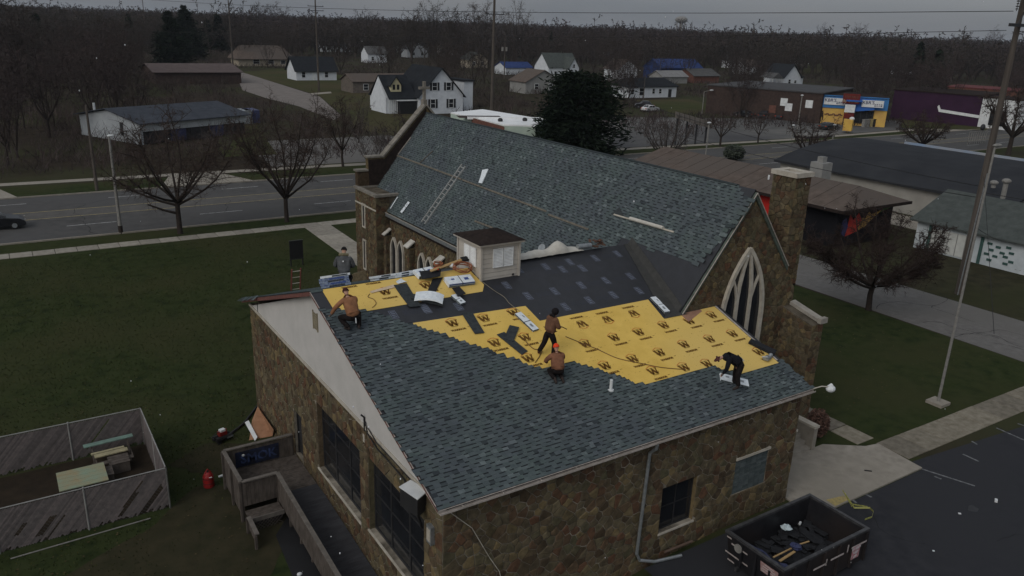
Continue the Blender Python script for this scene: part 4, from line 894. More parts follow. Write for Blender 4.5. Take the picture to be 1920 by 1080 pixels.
patch('shingle_strip', 'dark tilted strip sliding down from the stack below the cupola', 'shingle strip', [(846, 546), (860, 543), (872, 556), (858, 562)], m_scrapb, off=.14, group=SG)
mb = MB(); c, X_, Y_, Z_, l = roofxf(777, 560, 830, 570, off=.02)
vs = []; n = 10
for i in range(n+1):
    t_ = i/n; z = .12+.20*math.sin(t_*math.pi*.8); q = c+X_*((t_-.5)*1.05)
    vs += [q+Y_*.26+Z_*z*.9, q-Y_*.2+Z_*(z*.8), q-Y_*.24+Z_*(z*.8-.05), q+Y_*.25+Z_*(z*.9-.03)]
for i in range(n): o_ = 4*i; mb.f += []; mb.add([], [])
mb.add(vs, [(4*i+j, 4*i+(j+1) % 4, 4*i+4+(j+1) % 4, 4*i+4+j) for i in range(n) for j in range(4)]+[(3, 2, 1, 0), (4*n, 4*n+1, 4*n+2, 4*n+3)])
wr = tag(mb.build('open_wrapper', m_white, None, loc=c), 'large curved white wrapper bulging over a dark shingle strip left of the cupola', 'wrapper')
patch('shingle_strip', 'dark folded strip under the curved white wrapper', 'shingle strip', [(770, 563), (775, 555), (832, 569), (830, 577)], m_scrap, off=.05, th=.06, group=SG)
patch('paper_sheet', 'crumpled pale paper on the yellow felt above the dark strip', 'paper', [(742, 530), (752, 524), (763, 530), (748, 534)], m_white, curl=.04, th=.004)
patch('torn_liner', 'pale pink torn release liner stretched over the yellow felt', 'plastic liner', [(693, 548), (738, 535), (742, 540), (697, 551)], mat('pink_liner', (.62, .50, .38), (.5, .38, .24), 8, .6), curl=.02, th=.004)
patch('tar_paper_roll', 'dark rolled strip near the right rake above the bending roofer', 'felt roll', [(1402, 645), (1406, 640), (1454, 662), (1450, 669)], m_scrapb, off=.03, th=.12)
gl = MB(); p = on(1437, 675, .1); gl.box(p, (.35, .22, .1), .3).ell(p+Vector((.28, .08, .04)), (.1, .09, .08)).tube([p+Vector((-.2, .1, .05)), p+Vector((-.1, -.1, .1))], .03); tag(gl.build('tool_pouch', m_galv, None, loc=p), 'grey tool pouch with tools by the right rake edge', 'tool pouch')
# debris by the cupola: cords, red nailer, plank
t = MB(); a, b_ = on(806, 523, .32), on(866, 500, .3); t.slab([a, a+RS*.12, b_+RS*.12, b_], (0, 0, .03)); tag(t.build('plank', m_wood2, None, loc=a), 'fresh timber plank lying diagonally left of the cupola', 'plank')
t = MB(); a, b_ = on(866, 503, .3), on(893, 497, .3); t.slab([a, a+RS*.25, b_+RS*.25, b_], (0, 0, .06)); tag(t.build('felt_offcut', m_scrapb, None, loc=a), 'black felt offcut on the plank end against the cupola', 'felt offcut')
def coil(name, label, px, py, r, m, turns=5, off=.1):
    p = on(px, py, off); mb = MB(); rr = random.Random(px)
    pts = [p+RX*(r*rr.uniform(.75, 1.05)*math.cos(t_*.55))+RS*(r*.8*rr.uniform(.75, 1.05)*math.sin(t_*.55))+RN*(.02*t_/8+rr.uniform(0, .05)) for t_ in range(int(turns*11.4))]
    mb.tube(pts, .014, 5); return tag(mb.build(name, m, None, loc=p), label, 'cord')
m_orange = mat('orange_cord', (.40, .14, .06), (.2, .07, .04), 9, .7)
coil('extension_cord', 'tangle of reddish brown extension cord left of the cupola base', 866, 512, .42, m_orange, 7, .16)
coil('extension_cord', 'small red cord coil on the black panel by the ridge', 819, 509, .2, m_orange, 4, .3)
def nailer(label, p, a):
    t = thing('nail_gun', label, 'nail gun', p); u_ = Vector((math.cos(a), math.sin(a), 0)); v_ = Vector((-u_.y, u_.x, 0))
    MB().tube([p+UZ*.1, p+UZ*.1+u_*.26], [.045, .035], 8).box(p+u_*.08-v_*.09+UZ*.08, (.05, .16, .05), a).build('gun_body', m_redp, t); MB().tube([p+u_*.12-v_*.16+UZ*.06, p+u_*.2-v_*.1+UZ*.05], .06, 10).build('magazine', m_frame, t); return t
nailer('red nail gun lying by the cord left of the cupola', on(812, 517, .22), .4)
p = on(846, 508, .2); tag(MB().ell(p+UZ*.05, (.14, .13, .08)).tube([p, p+UZ*.14], .05, 8).build('bucket_lid', m_wpaint, None, loc=p), 'white round container lid among the cords by the cupola', 'lid')
# air hoses
def hose(label, pxs, m, r=.016, off=.03, first=None):
    P = [on(*q, off) for q in pxs]
    if first: P = first+P
    pts = []
    for i in range(len(P)-1):
        p0, p1, p2, p3 = P[max(i-1, 0)], P[i], P[i+1], P[min(i+2, len(P)-1)]
        for k in range(5):
            t_ = k/5; pts.append(.5*((2*p1)+(p2-p0)*t_+(2*p0-5*p1+4*p2-p3)*t_*t_+(3*p1-p0-3*p2+p3)*t_**3))
    pts.append(P[-1]); return tag(MB().tube(pts, r, 5).build('air_hose', m, None, loc=P[0]), label, 'hose')
m_hose = mat('brown_air_hose', (.17, .09, .03), rough=.6); m_hoseg = mat('grey_hose', (.22, .2, .15), rough=.6)
hose('brown air hose running from the standing roofer towards the lower right', [(1060, 632), (1092, 645), (1120, 656), (1150, 670), (1170, 676), (1200, 682), (1240, 690), (1285, 694)], m_hose)
hose('brown hose loop left of the standing roofer and behind the kneeling one', [(986, 642), (1000, 655), (1015, 658), (1012, 668), (1003, 681)], m_hose)
hose('thin dark hose trailing from the cupola base to the yellow felt', [(905, 530), (925, 545), (945, 558), (955, 570), (975, 585)], m_hoseg, .012)
hose('thin hose wandering on the yellow felt behind the left crouching roofer', [(693, 552), (690, 558), (700, 562), (705, 570), (698, 578)], m_hose, .012)
# nave roof kit
def ladder(label, A, B, n, w_, nn_, group=None):
    A, B = Vector(A), Vector(B); d = (B-A).normalized(); s_ = nn_.cross(d).normalized()*w_/2; t = thing('ladder', label, 'ladder', A, group)
    for k in (-1, 1): MB().box((A+B)/2+s_*k, ((B-A).length, .045, .09), ax=(d, nn_.cross(d).normalized(), nn_)).build('rail', m_alu, t)
    for i in range(n): q = A.lerp(B, (i+.5)/n); MB().tube([q-s_, q+s_], .028, 6).build('rung', m_alu, t)
    return t
ladder('long aluminium ladder lying up the slope of the tall nave roof', onnave(795, 419)+NN*.07, onnave(871, 311)+NN*.07, 13, .5, NN)
def board(label, q1, q2, w_=.1, m=m_wood2, group='roof brackets and planks on the nave slope', name='toe_board', h=.05, off=.04):
    a, b_ = onnave(*q1)+NN*off, onnave(*q2)+NN*off; d = (b_-a).normalized(); s_ = NN.cross(d).normalized()
    return tag(MB().box((a+b_)/2, ((b_-a).length, w_, h), ax=(d, s_, NN)).build(name, m, None, loc=a), label, 'plank', group)
m_grayw = mat('weathered_plank', (.16, .145, .12), (.09, .08, .065), 6, .9)
board('weathered toe board nearest the parapet on the nave roof', (742, 291), (866, 337), m=m_grayw)
board('weathered toe board right of the ladder top on the nave roof', (868, 338), (1025, 397), m=m_grayw)
board('short weathered toe board above the white tarp on the nave roof', (1029, 403), (1104, 431), m=m_grayw)
board('short plank just behind the cupola roof', (891, 415), (925, 428), m=m_grayw)
board('thin bright flashing strip running uphill near the parapet', (747, 290), (771, 258), .04, m_fascia, name='flashing_strip')
board('faint thin batten running uphill at the third bracket', (788, 306), (812, 284), .03, m_grayw, name='batten')
board('thin board under the white roll on the right of the nave roof', (1152, 403), (1264, 436), .07, m_lime)
a, b_ = onnave(1184, 412)+NN*.12, onnave(1246, 430)+NN*.12
tag(MB().tube([a, b_], .085, 10).build('white_roll', m_tarp, None, loc=a), 'white roll of membrane resting on a board on the nave roof', 'membrane roll')
patch('shingle_offcut', 'small dark triangular shingle offcut above the white roll', 'shingle strip', [(1146, 402), (1162, 389), (1171, 406)], m_scrap, 'nave', .02, .02)
mb = MB(); P = [onnave(*q)+NN*.04 for q in ((906, 320), (917, 318), (912, 330), (905, 345), (899, 344), (903, 332))]
mb.slab(P, NN*.05); tag(mb.build('folded_sheet', m_white, None, loc=P[0]), 'white folded plastic sheet lying on the upper nave roof', 'plastic sheet')
# white tarp heaped along the hall ridge
mb = MB(); n = 22; a, b_ = P3(8.5, AW/2+.05, .02), P3(12.35, AW/2+.1, .02); rt = random.Random(4)
prof = [(-.22, .02), (-.18, .16), (-.05, .26), (.12, .28), (.3, .2), (.4, .0)]; vs = []
for i in range(n+1):
    t_ = i/n; k_ = .75+.9*math.exp(-((t_-.68)/.09)**2)+.15*math.sin(t_*21); ends = min(1, 8*t_+.3, 5*(1-t_)+.05)
    for (yy, zz) in prof: vs.append(a.lerp(b_, t_)+Vector((0, yy*(.8+.3*k_)*1+rt.uniform(-.02, .02), zz*k_*ends+rt.uniform(-.015, .015))))
m_ = len(prof); mb.add(vs, [(i*m_+j, (i+1)*m_+j, (i+1)*m_+j+1, i*m_+j+1) for i in range(n) for j in range(m_-1)]+[tuple(range(m_-1, -1, -1)), tuple(range(n*m_, n*m_+m_))])
tag(mb.build('white_tarp', m_tarp, None, smooth=True, loc=a), 'long crumpled off-white tarp heaped along the hall ridge behind the black membrane', 'tarp')
a, b_ = P3(12.05, AW/2+.05, .2), P3(12.75, AW/2+.02, .2); t = thing('duct_tube', 'short grey tube lying at the right end of the tarp', 'tube', a)
MB().tube([a, b_], .12, 10).build('tube_wall', m_galv, t); MB().tube([b_, b_+RX*.01], .09, 10).build('open_end', m_dark, t)
mb = MB(); p = P3(13.2, AW/2, .1)
for k in range(14): q = p+Vector((rt.uniform(-.35, .4), rt.uniform(-.1, .25), rt.uniform(0, .25))); mb.box(q, (rt.uniform(.15, .45), rt.uniform(.05, .16), .03), rt.uniform(0, 3), ax=None)
tag(mb.build('debris_pile', mat('rusty_debris', (.13, .07, .045), (.06, .035, .03), 9, .9), None, loc=p), 'reddish brown debris heap at the end of the ridge by the valley', 'debris')

# ================================================================== YARD BEHIND THE HALL
# deck and ramp
DZ = -.16
DK = thing('wooden_deck', 'weathered wooden deck and ramp with plank railings along the gable wall', 'deck', (-1.3, 8, -.9))
for k in range(19):
    y = 10.92+k*.14
    MB().bx(-2.7, WX-.05, y, y+.132, DZ-.04, DZ).build('deck_board', m_wood, DK)
for k in range(60):
    y = 10.9-k*.14; z = DZ-max(0, (10-y))*.075
    MB().slab([(-1.32, y-.132, z-.04-.01), (WX-.05, y-.132, z-.05), (WX-.05, y, z-.04), (-1.32, y, z-.04)], (0, 0, .04)).build('deck_board', mat('ramp_grey_board', (.06, .06, .065), (.04, .04, .043), 5, .9, stretch=(.3, 1, 1)), DK)
def rail(A, B, hgt=1.0, skirt=.0, panel=True):
    A, B = Vector(A), Vector(B); d = (B-A); n = max(2, round(d.length/.16)); dd = d.normalized(); flat_ = Vector((dd.x, dd.y, 0)).normalized(); s_ = Vector((-flat_.y, flat_.x, 0))
    if panel:
        for i in range(n):
            q = A.lerp(B, (i+.5)/n); MB().box(q+UZ*((hgt-skirt)/2-.02), (d.length/n-.012, .025, hgt+skirt-.1), ax=(flat_, s_, UZ)).build('rail_plank', m_wood, DK)
    MB().slab([A+UZ*hgt-s_*.08, B+UZ*hgt-s_*.08, B+UZ*hgt+s_*.08, A+UZ*hgt+s_*.08], (0, 0, .045)).build('handrail', mat('pale_handrail', (.15, .135, .12), (.10, .09, .08), 5, .9), DK)
    for i in range(int(d.length/1.4)+2):
        q = A.lerp(B, min(1, i/(int(d.length/1.4)+1))); MB().box(q+UZ*(hgt-.9)/2+s_*.06, (.09, .09, hgt+.85), ax=(flat_, s_, UZ)).build('post', m_wood, DK)
rail((-2.72, 13.52, DZ), (.1, 13.52, DZ)); rail((-2.74, 10.86, DZ), (-2.74, 13.5, DZ), skirt=.6); rail((-2.72, 10.84, DZ), (-1.36, 10.84, DZ), skirt=.1)
rail((-1.36, 10.84, DZ), (-1.36, 1.0, DZ-.68), 1.0, skirt=.25)
# lower landing with lattice skirt
for k in range(5): MB().bx(-2.7, -1.4, 10.1+k*.14, 10.232+k*.14, -.45, -.41).build('deck_board', m_wood, DK)
MB().bx(-2.74, -1.4, 10.02, 10.07, -.5, -.32).build('skirt_rail', MATS['pale_handrail'], DK)
rail((-2.76, 8.9, -.85), (-2.76, 10.0, -.75), .55, skirt=0)
lt = MB()
for k in range(16):
    x = -2.7+k*.14
    for s_ in (-1, 1):
        x0 = x if s_ > 0 else x-.02; x1 = x0+s_*.42; 
        if -2.76 < x1 < -1.36 and -2.76 < x0 < -1.36: lt.slab([(x0, 10.04-.01*s_, -.9), (x0+.035, 10.04-.01*s_, -.9), (x1+.035, 10.04-.01*s_, -.48), (x1, 10.04-.01*s_, -.48)], (0, .008, 0))
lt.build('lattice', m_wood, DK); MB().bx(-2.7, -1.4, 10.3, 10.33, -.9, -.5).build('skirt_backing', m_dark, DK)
# blue sprayed lettering on the inner face of the rail
bl = text_mesh('SMOK', .55, 'sprayed_lettering', mat('blue_spray', (.055, .085, .20), (.02, .025, .045), 5, .8), .012)
inst('sprayed_lettering', bl, DK, Vector((-1.35, 13.48, DZ+.42))-origin(DK), (math.pi/2, 0, 0))
MB().ell((-1.98, 13.47, DZ+.62), (.06, .02, .06)).build('white_knob', m_wpaint, DK)
MB().bx(-2.3, -.5, 13.49, 13.498, DZ+.1, DZ+.8).build('painted_board', mat('dark_blue_board', (.02, .028, .06), (.015, .015, .02), 5, .8), DK)
mb = MB(); P = [gz(*q, -.9) for q in ((517, 1005), (548, 955), (612, 1100), (556, 1100))]; mb.slab([(p.x, p.y, -.88) for p in P], (0, 0, .012)); tag(mb.build('black_ground_patch', m_dark, None, loc=P[0]), 'flat black patch on the ground below the ramp railing', 'rubber sheet')  # thin black polygon laid on the ground beside the ramp
p = gz(562, 1079, -.9); tag(MB().ell(p+UZ*.06, (.1, .08, .06)).build('paper_cup', m_wpaint, None, loc=p), 'tiny white litter by the ramp at the bottom edge', 'litter')
# plywood and white board against the wall
t = MB(); a = Vector((-.75, 16.9, -.88)); b_ = Vector((-.05, 15.75, -.88)); top = Vector((.2, 17.6, .9))
P = [gz(467, 826, -.9), gz(511, 818, -.9), None, None, None]
q0, q1 = P[0], P[1]; q2 = onx(513, 806, .05); q3 = onx(483, 763, .15); q4 = onx(468, 800, -.35)
nrm = (q1-q0).cross(q3-q0).normalized(); mb = MB(); mb.slab([q0, q1, q2, q3, q4], nrm*.02 if nrm.dot(CP-q0) > 0 else -nrm*.02)
tag(mb.build('plywood_sheet', mat('plywood', (.36, .20, .12), (.26, .14, .08), 4, .85), None, loc=q0), 'reddish plywood sheet leaning on the far corner of the hall', 'plywood')
q0, q1, q2 = gz(478, 827, -.9), gz(460, 803, -.9), gz(467, 801, -.9)
mb = MB(); mb.slab([q0, q1+UZ*.3, q2+UZ*.35, q0+Vector((.15, .1, .1))], (0, 0, .02)); tag(mb.build('white_board', m_wpaint, None, loc=q0), 'narrow white board propped beside the leaning plywood', 'board')
# compressor with its hose
p = gz(418, 826, -.9); t = thing('air_compressor', 'black air compressor with red motor and white cover on the grass', 'compressor', p); u_ = Vector((.95, .3, 0)); v_ = Vector((-.3, .95, 0))
for s_ in (-.12, .12): MB().tube([p+v_*s_-u_*.4+UZ*.2, p+v_*s_+u_*.4+UZ*.2], .11, 12).build('tank', m_dark, t)
MB().box(p+UZ*.38, (.36, .26, .22), .3).tube([p+UZ*.3+u_*.15, p+UZ*.55+u_*.15], .07, 8).build('motor', mat('dull_red_paint', (.22, .02, .015), (.12, .01, .01), 6, .5), t)
MB().box(p+UZ*.54, (.24, .2, .1), .3).build('cover', m_wpaint, t)
MB().tube([p-u_*.55+UZ*.35, p-u_*.3+UZ*.5, p+u_*.1+UZ*.52], .015, 5).tube([p-u_*.5+v_*.15+UZ*.32, p-u_*.5-v_*.15+UZ*.32], .015, 5).build('handle', m_frame, t)
for s_ in (-1, 1): MB().tube([p-u_*.3+v_*(.2*s_)+UZ*.1, p-u_*.3+v_*(.25*s_)+UZ*.1], .1, 12).build('wheel', m_dark, t)
MB().box(p+u_*.25-v_*.25+UZ*.2, (.3, .01, .08), .3).build('label_strip', m_galv, t)
hz = [gz(428, 818, -.9), gz(445, 806, -.9), gz(458, 795, -.9), gz(470, 780, -.9), gz(482, 764, -.9)]
tag(MB().tube([q+UZ*.06 for q in hz], .06, 6).build('black_hose', m_dark, None, loc=hz[0]), 'thick black hose from the compressor to the hall corner', 'hose')
# red fuel can
p = gz(392, 912, -.9); t = thing('fuel_can', 'tall red fuel can standing on the worn grass beside the deck', 'fuel can', p); mr = mat('red_plastic', (.30, .016, .016), (.20, .012, .012), 4, .45)
MB().tube([p, p+UZ*.04, p+UZ*.5, p+UZ*.62, p+UZ*.68], [.2, .22, .215, .15, .07], 14).build('can_body', mr, t)
MB().tube([p+UZ*.66+Vector((-.12, 0, 0)), p+UZ*.82, p+UZ*.66+Vector((.12, 0, 0))], .025, 6).build('handle', mr, t); MB().tube([p+UZ*.66, p+UZ*.78], .04, 8).build('cap', m_frame, t)
for z in (.2, .42): MB().tube([p+UZ*z, p+UZ*(z+.02)], .226, 14).build('band', m_frame, t)
MB().box(p+Vector((.05, -.21, .52)), (.12, .02, .03)).build('label_strip', m_wpaint, t)
p = gz(419, 893, -.9); tag(MB().box(p+UZ*.06, (.42, .1, .05), .25).box(p+UZ*.05+Vector((.12, -.06, 0)), (.1, .25, .04), .6).ell(p+UZ*.07+Vector((.2, .08, 0)), (.09, .06, .05)).build('crumpled_rag', m_wpaint, None, loc=p), 'white crumpled plastic rag between the fuel can and deck', 'rag')
a, b_ = gz(20, 1049, -.9), gz(282, 973, -.9); tag(MB().tube([a+UZ*.03, b_+UZ*.03], .025, 6).build('metal_pole', m_conp, None, loc=a), 'long thin pale metal pole lying in front of the slatted fence', 'pole')
# chain-link run with privacy slats
m_rimw = mat('dull_fence_wire', (.09, .09, .09), rough=.7)
FX0, FX1, FYa, FYb, FH = -13.6, -4.99, 13.2, 19.0, 1.8
m_slat = mat('faded_privacy_slat', (.15, .132, .128), (.10, .09, .088), 6, .8, isl=[(.75, .75, .75), (1, 1, 1), (1.25, 1.2, 1.2)], objr=True)
FE = thing('dog_run_fence', 'chain-link pen with diagonal brown privacy slats, several slats missing', 'fence', (-9, 16, -.9))
def fpanel(A, B, seed, gaps, nd=1):
    A, B = Vector(A), Vector(B); L_ = (B-A).length; d = (B-A).normalized(); s_ = Vector((-d.y, d.x, 0)); rr = random.Random(seed)
    st_ = .085; i = 0; x = -FH; mb = MB(); kk = []
    while x < L_:
        x0, x1 = x, x+FH*.8; lo, hi = 0, 1
        if x0 < 0: lo = -x0/(FH*.8)
        if x1 > L_: hi = (L_-x0)/(FH*.8)
        for (ga, gb, gl, gh) in gaps:
            if ga <= x < gb: kk.append((x, lo, hi, gl, gh)); break
        else: kk.append((x, lo, hi, 2, 2))
        x += st_
    for (x, lo, hi, gl, gh) in kk:
        for (a, b_) in ((lo, min(hi, gl)), (max(lo, gh), hi)) if gl < 2 else ((lo, hi),):
            if b_-a < .05: continue
            if rr.random() < .5: a = max(a, .03+rr.uniform(0, .06)) if a < .1 else a
            p = A+d*(x+FH*.8*a)+UZ*(.05+(FH-.1)*a); q = A+d*(x+FH*.8*b_)+UZ*(.05+(FH-.1)*b_); u2 = (q-p).normalized(); n2 = u2.cross(s_).normalized()
            mb.box((p+q)/2, ((q-p).length, .006, .062), ax=(u2, s_, n2))
    mb.build('privacy_slats', m_slat, FE, kind='stuff')
    wr_ = MB()
    for i in range(int(L_/.16)+12):
        x = i*.16; x0 = min(x, L_); z0 = 0 if x <= L_ else x-L_
        x1 = max(0, x-FH); z1 = x-x1 if x < FH else FH
        if z0 < FH and x0 > x1: wr_.tube([A+d*x0+UZ*(z0+.03)+s_*.012, A+d*x1+UZ*(min(z1, FH)+.0)+s_*.012], .005, 3, cap=False)
    wr_.build('chain_link', m_rimw, FE, kind='stuff')
    MB().tube([A+UZ*FH, B+UZ*FH], .025, 6).build('top_rail', mat('pale_pipe', (.26, .26, .25), (.18, .18, .17), 4, .6), FE)
    n = max(1, round(L_/2.6))
    for i in range(n+1): q = A.lerp(B, i/n); MB().tube([q, q+UZ*(FH+.05)], .035, 8).build('post', MATS['pale_pipe'], FE)
fpanel((FX0, FYa, -.9), (FX1, FYa, -.9), 1, [(2.9, 3.05, .3, .55), (3.75, 4.0, .15, .55), (4.3, 4.4, 0, .5), (6.45, 6.53, .3, .85), (6.6, 6.7, .1, .6), (7.4, 7.65, -.1, .85)])
fpanel((FX1, FYb, -.9), (FX1, FYa, -.9), 2, []); fpanel((FX0, FYb, -.9), (FX1, FYb, -.9), 3, [(6.0, 6.1, .2, .9)]); 
# picnic tables in the pen
m_grt = mat('faded_green_paint', (.17, .26, .22), (.12, .17, .15), 2.5, .8); m_grto = mat('peeling_green_paint', (.20, .27, .20), (.26, .22, .13), 1.6, .85)
p = gz(154, 893, -.2); t = thing('low_table', 'low square table with faded green top in the slatted pen', 'table', (p.x, p.y, -.9)); 
for k in range(5): MB().box((p.x, p.y-.62+k*.31, -.22), (1.75, .30, .04), .0).build('table_plank', m_grto, t)
for i in (-1, 1):
    for j in (-1, 1): MB().bx(p.x+i*.75-.04, p.x+i*.75+.04, p.y+j*.6-.04, p.y+j*.6+.04, -.9, -.24).build('leg', m_wood, t)
p = gz(205, 835, -.15); t = thing('picnic_table', 'green picnic table with a pale split bench board in the pen', 'picnic table', (p.x, p.y, -.9), rz=0)
for k, (dy, z, mm_, ln) in enumerate(((.25, -.05, m_grt, 1.95), (-.15, -.3, mat('pale_yellow_plank', (.36, .32, .2), (.22, .2, .13), 5, .8), 1.3), (-.38, -.32, MATS['pale_yellow_plank'], 1.3), (-.8, -.5, m_wood, 1.6))):
    MB().box((p.x+(.0 if k != 1 else -.1), p.y+dy, z), (ln, .28 if k != 1 else .14, .045), .04).build('bench_board' if k else 'table_plank', mm_, t)
for i in (-1, 1): MB().slab([(p.x+i*.7, p.y+.3, -.08), (p.x+i*.7, p.y+.2, -.08), (p.x+i*.7, p.y-.4, -.9), (p.x+i*.7, p.y-.3, -.9)], (.06, 0, 0)).bx(p.x+i*.7+.07, p.x+i*.7+.12, p.y-.85, p.y+.4, -.56, -.5).build('leg', m_wood, t)
for q, nm, lb in (((195, 905), 'wooden_crate', 'dark wooden crate behind the green table in the pen'), ((225, 880), 'wooden_crate', 'dark wooden box by the picnic table in the pen')):
    p = gz(*q, -.9); t = thing(nm, lb, 'crate', p)
    for k in range(4): MB().box(p+UZ*.5+Vector((0, -.3+k*.2, 0)), (.8, .18, .03)).build('slat', m_wood, t)
    MB().box(p+UZ*.25, (.76, .74, .45)).build('crate_side', m_wood, t)
# black signboard on the lawn and the ladder against the back eave
p = gz(557, 498); q = ony(557, 475, p.y); t = thing('signboard', 'black rectangular signboard on two short posts on the lawn', 'sign', p)
MB().box((p.x, p.y, 1.25), (1.0, .12, 1.35)).build('panel', m_dark, t); MB().box((p.x, p.y-.01, 1.95), (1.06, .16, .05)).box((p.x, p.y-.01, .55), (1.06, .16, .05)).build('frame', m_frame, t)
for s_ in (-.45, .45): MB().bx(p.x+s_-.04, p.x+s_+.04, p.y-.04+.0, p.y+.04, 0, .55).build('post', m_frame, t)
t = thing('ladder', 'red-railed ladder with pale rungs leaning over the back eave of the hall', 'ladder', (2.6, 22.0, -.3)); 
a, b_ = Vector((2.5, 21.6, -.5)), Vector((2.5, 20.0, 6.1)); mrd = mat('red_fibreglass', (.17, .05, .04), rough=.6)
for s_ in (0, .44): MB().tube([a+RX*s_, b_+RX*s_], .04, 4).build('rail', mrd, t)
for i in range(20): q = a.lerp(b_, (i+.6)/20); MB().tube([q, q+RX*.44], .022, 5).build('rung', m_lime, t)
# stoop, cheek walls and round bush on the right
t = thing('concrete_stoop', 'small concrete stoop with cheek walls beside the hall', 'steps', (19.4, 3, 0))
MB().bx(18.5, 18.75, 2.3, 3.42, 0, 1.35).build('cheek_wall', m_conc, t); MB().bx(20.05, 20.3, 2.3, 3.4, 0, 1.15).build('cheek_wall', m_conc, t)
MB().bx(18.46, 18.8, 2.25, 3.42, 1.352, 1.46).build('coping', m_lime, t); MB().bx(20.0, 20.34, 2.25, 3.42, 1.152, 1.26).build('coping', m_lime, t)
for k in range(4): MB().bx(18.76, 20.04, 2.35+k*.28, 2.35+(k+1)*.28-.002, 0, .2*(k+1)).build('step', m_conc, t)
def leafball(name, label, c, r, n, m, cat='bush', squash=1.2, tw=m_bark):
    c = Vector(c); t = thing(name, label, cat, c); rr = random.Random(int(c.x*10)); mb = MB()
    for i in range(n):
        d = Vector((rr.gauss(0, 1), rr.gauss(0, 1), rr.gauss(0, 1))).normalized()*(rr.random()**.4)*r; p = c+Vector((d.x, d.y, r*squash+d.z*squash)); a = Vector((rr.gauss(0, 1), rr.gauss(0, 1), rr.gauss(0, 1))).normalized()*r*.16; b_ = a.orthogonal().normalized()*r*.07
        mb.flat([p-a, p+b_, p+a, p-b_])
    mb.build('foliage', m, t); mb = MB()
    for k in range(6): mb.tube([c, c+Vector((rr.uniform(-.5, .5)*r, rr.uniform(-.5, .5)*r, r*1.3))], [.03, .01], 4)
    mb.build('stem', tw, t); return t
leafball('round_bush', 'dry reddish brown round bush beside the concrete stoop', (21.4, 3.1, 0), .55, 1400, mat('dry_leaves', (.12, .07, .055), (.06, .038, .03), 6, 1, isl=True), squash=1.3)
# dumpster
DX0, DX1, DY0, DY1, DH = 10.5, 14.9, -3.75, -1.35, 1.4
DU = thing('dumpster', 'black open-top roll-off dumpster with reflective tape and red warning placard', 'dumpster', ((DX0+DX1)/2, (DY0+DY1)/2, 0)); m_db = mat('dumpster_paint', (.018, .018, .021), (.010, .010, .012), 4, .5, c3=(.028, .022, .02))
MB().slab([(DX0+.25, DY0, .18), (DX1-.05, DY0, .18), (DX1, DY0, DH), (DX0, DY0, DH)], (0, .06, 0)).build('side_panel', m_db, DU); MB().slab([(DX0+.25, DY1, .18), (DX1-.05, DY1, .18), (DX1, DY1, DH), (DX0, DY1, DH)], (0, -.06, 0)).build('side_panel', m_db, DU)
MB().slab([(DX0+.25, DY0+.062, .18), (DX0, DY0+.062, DH), (DX0, DY1-.062, DH), (DX0+.25, DY1-.062, .18)], (.06, 0, 0)).build('end_panel', m_db, DU); MB().slab([(DX1-.05, DY0+.062, .18), (DX1, DY0+.062, DH), (DX1, DY1-.062, DH), (DX1-.05, DY1-.062, .18)], (-.06, 0, 0)).build('end_panel', m_db, DU)
MB().bx(DX0+.3, DX1-.1, DY0+.07, DY1-.07, .2, .26).build('floor_plate', m_db, DU)
m_rim = mat('worn_steel_rim', (.06, .06, .062), (.025, .025, .027), 5, .45)
for x0, x1, y0, y1 in ((DX0-.06, DX1+.06, DY0-.06, DY0+.06), (DX0-.06, DX1+.06, DY1-.06, DY1+.06), (DX0-.06, DX0+.06, DY0+.062, DY1-.062), (DX1-.06, DX1+.06, DY0+.062, DY1-.062)): MB().bx(x0, x1, y0, y1, DH+.002, DH+.09).build('top_rim', m_rim, DU)
for k in range(6): MB().bx(DX0+.45+k*.78, DX0+.53+k*.78, DY0-.09, DY0-.002, .2, DH).build('side_rib', m_db, DU)
for k in range(3): MB().bx(DX0-.0, DX0+.08, DY0+.5+k*.6, DY0+.58+k*.6, .4, DH-.05).build('end_rib', m_db, DU)
for x in (DX0+.6, DX1-.5):
    for y in (DY0+.25, DY1-.25): MB().tube([(x, y-.1, .1), (x, y+.1, .1)], .1, 10).build('roller', m_rim, DU)
MB().bx(DX0-.0+.12, DX1-.3, DY0+.4, DY0+.5, .04, .17).bx(DX0+.12, DX1-.3, DY1-.5, DY1-.4, .04, .17).build('skid_rail', m_rim, DU)
m_tape = mat('reflective_tape', (.45, .40, .38), (.3, .27, .26), 10, .4)
for (x, z, l_, v_) in ((11.1, .62, .75, 0), (12.3, .95, .7, 0), (13.2, 1.0, .7, 0), (14.4, 1.05, .85, 0), (11.0, .72, .25, 1), (12.62, 1.0, .25, 1), (13.75, 1.12, .3, 1)): MB().bx(x-(l_/2 if not v_ else .03), x+(l_/2 if not v_ else .03), DY0-.097, DY0-.092, z-(.035 if not v_ else l_/2), z+(.035 if not v_ else l_/2)).build('reflective_strip', m_tape, DU)
for (y, z, l_) in ((-1.9, 1.05, .7), (-1.75, .55, 1.0), (-1.5, .25, .3), (-1.45, 1.25, .2)): MB().box((DX0-.02+.19*(DH-z), y, z), (.008, l_, .06), ax=(Vector((1, 0, .2)).normalized(), UY, Vector((-.2, 0, 1)).normalized())).build('reflective_strip', m_tape, DU)
def placard(c, X_, Y_, w_, h_, lines, mm_):
    Z_ = X_.cross(Y_).normalized(); o = MB().box(c, (w_, h_, .01), ax=(X_, Y_, Z_)).build('placard', mm_, DU)
    for k, s_ in enumerate(lines):
        me_ = text_mesh(s_, h_/len(lines)*.75, 'lettering', m_wpaint, 0, .002); inst('lettering', me_, o, c+Z_*.008+Y_*(h_*(.5-(k+.5)/len(lines)))-origin(o), frame_rot(X_, Y_, Z_))
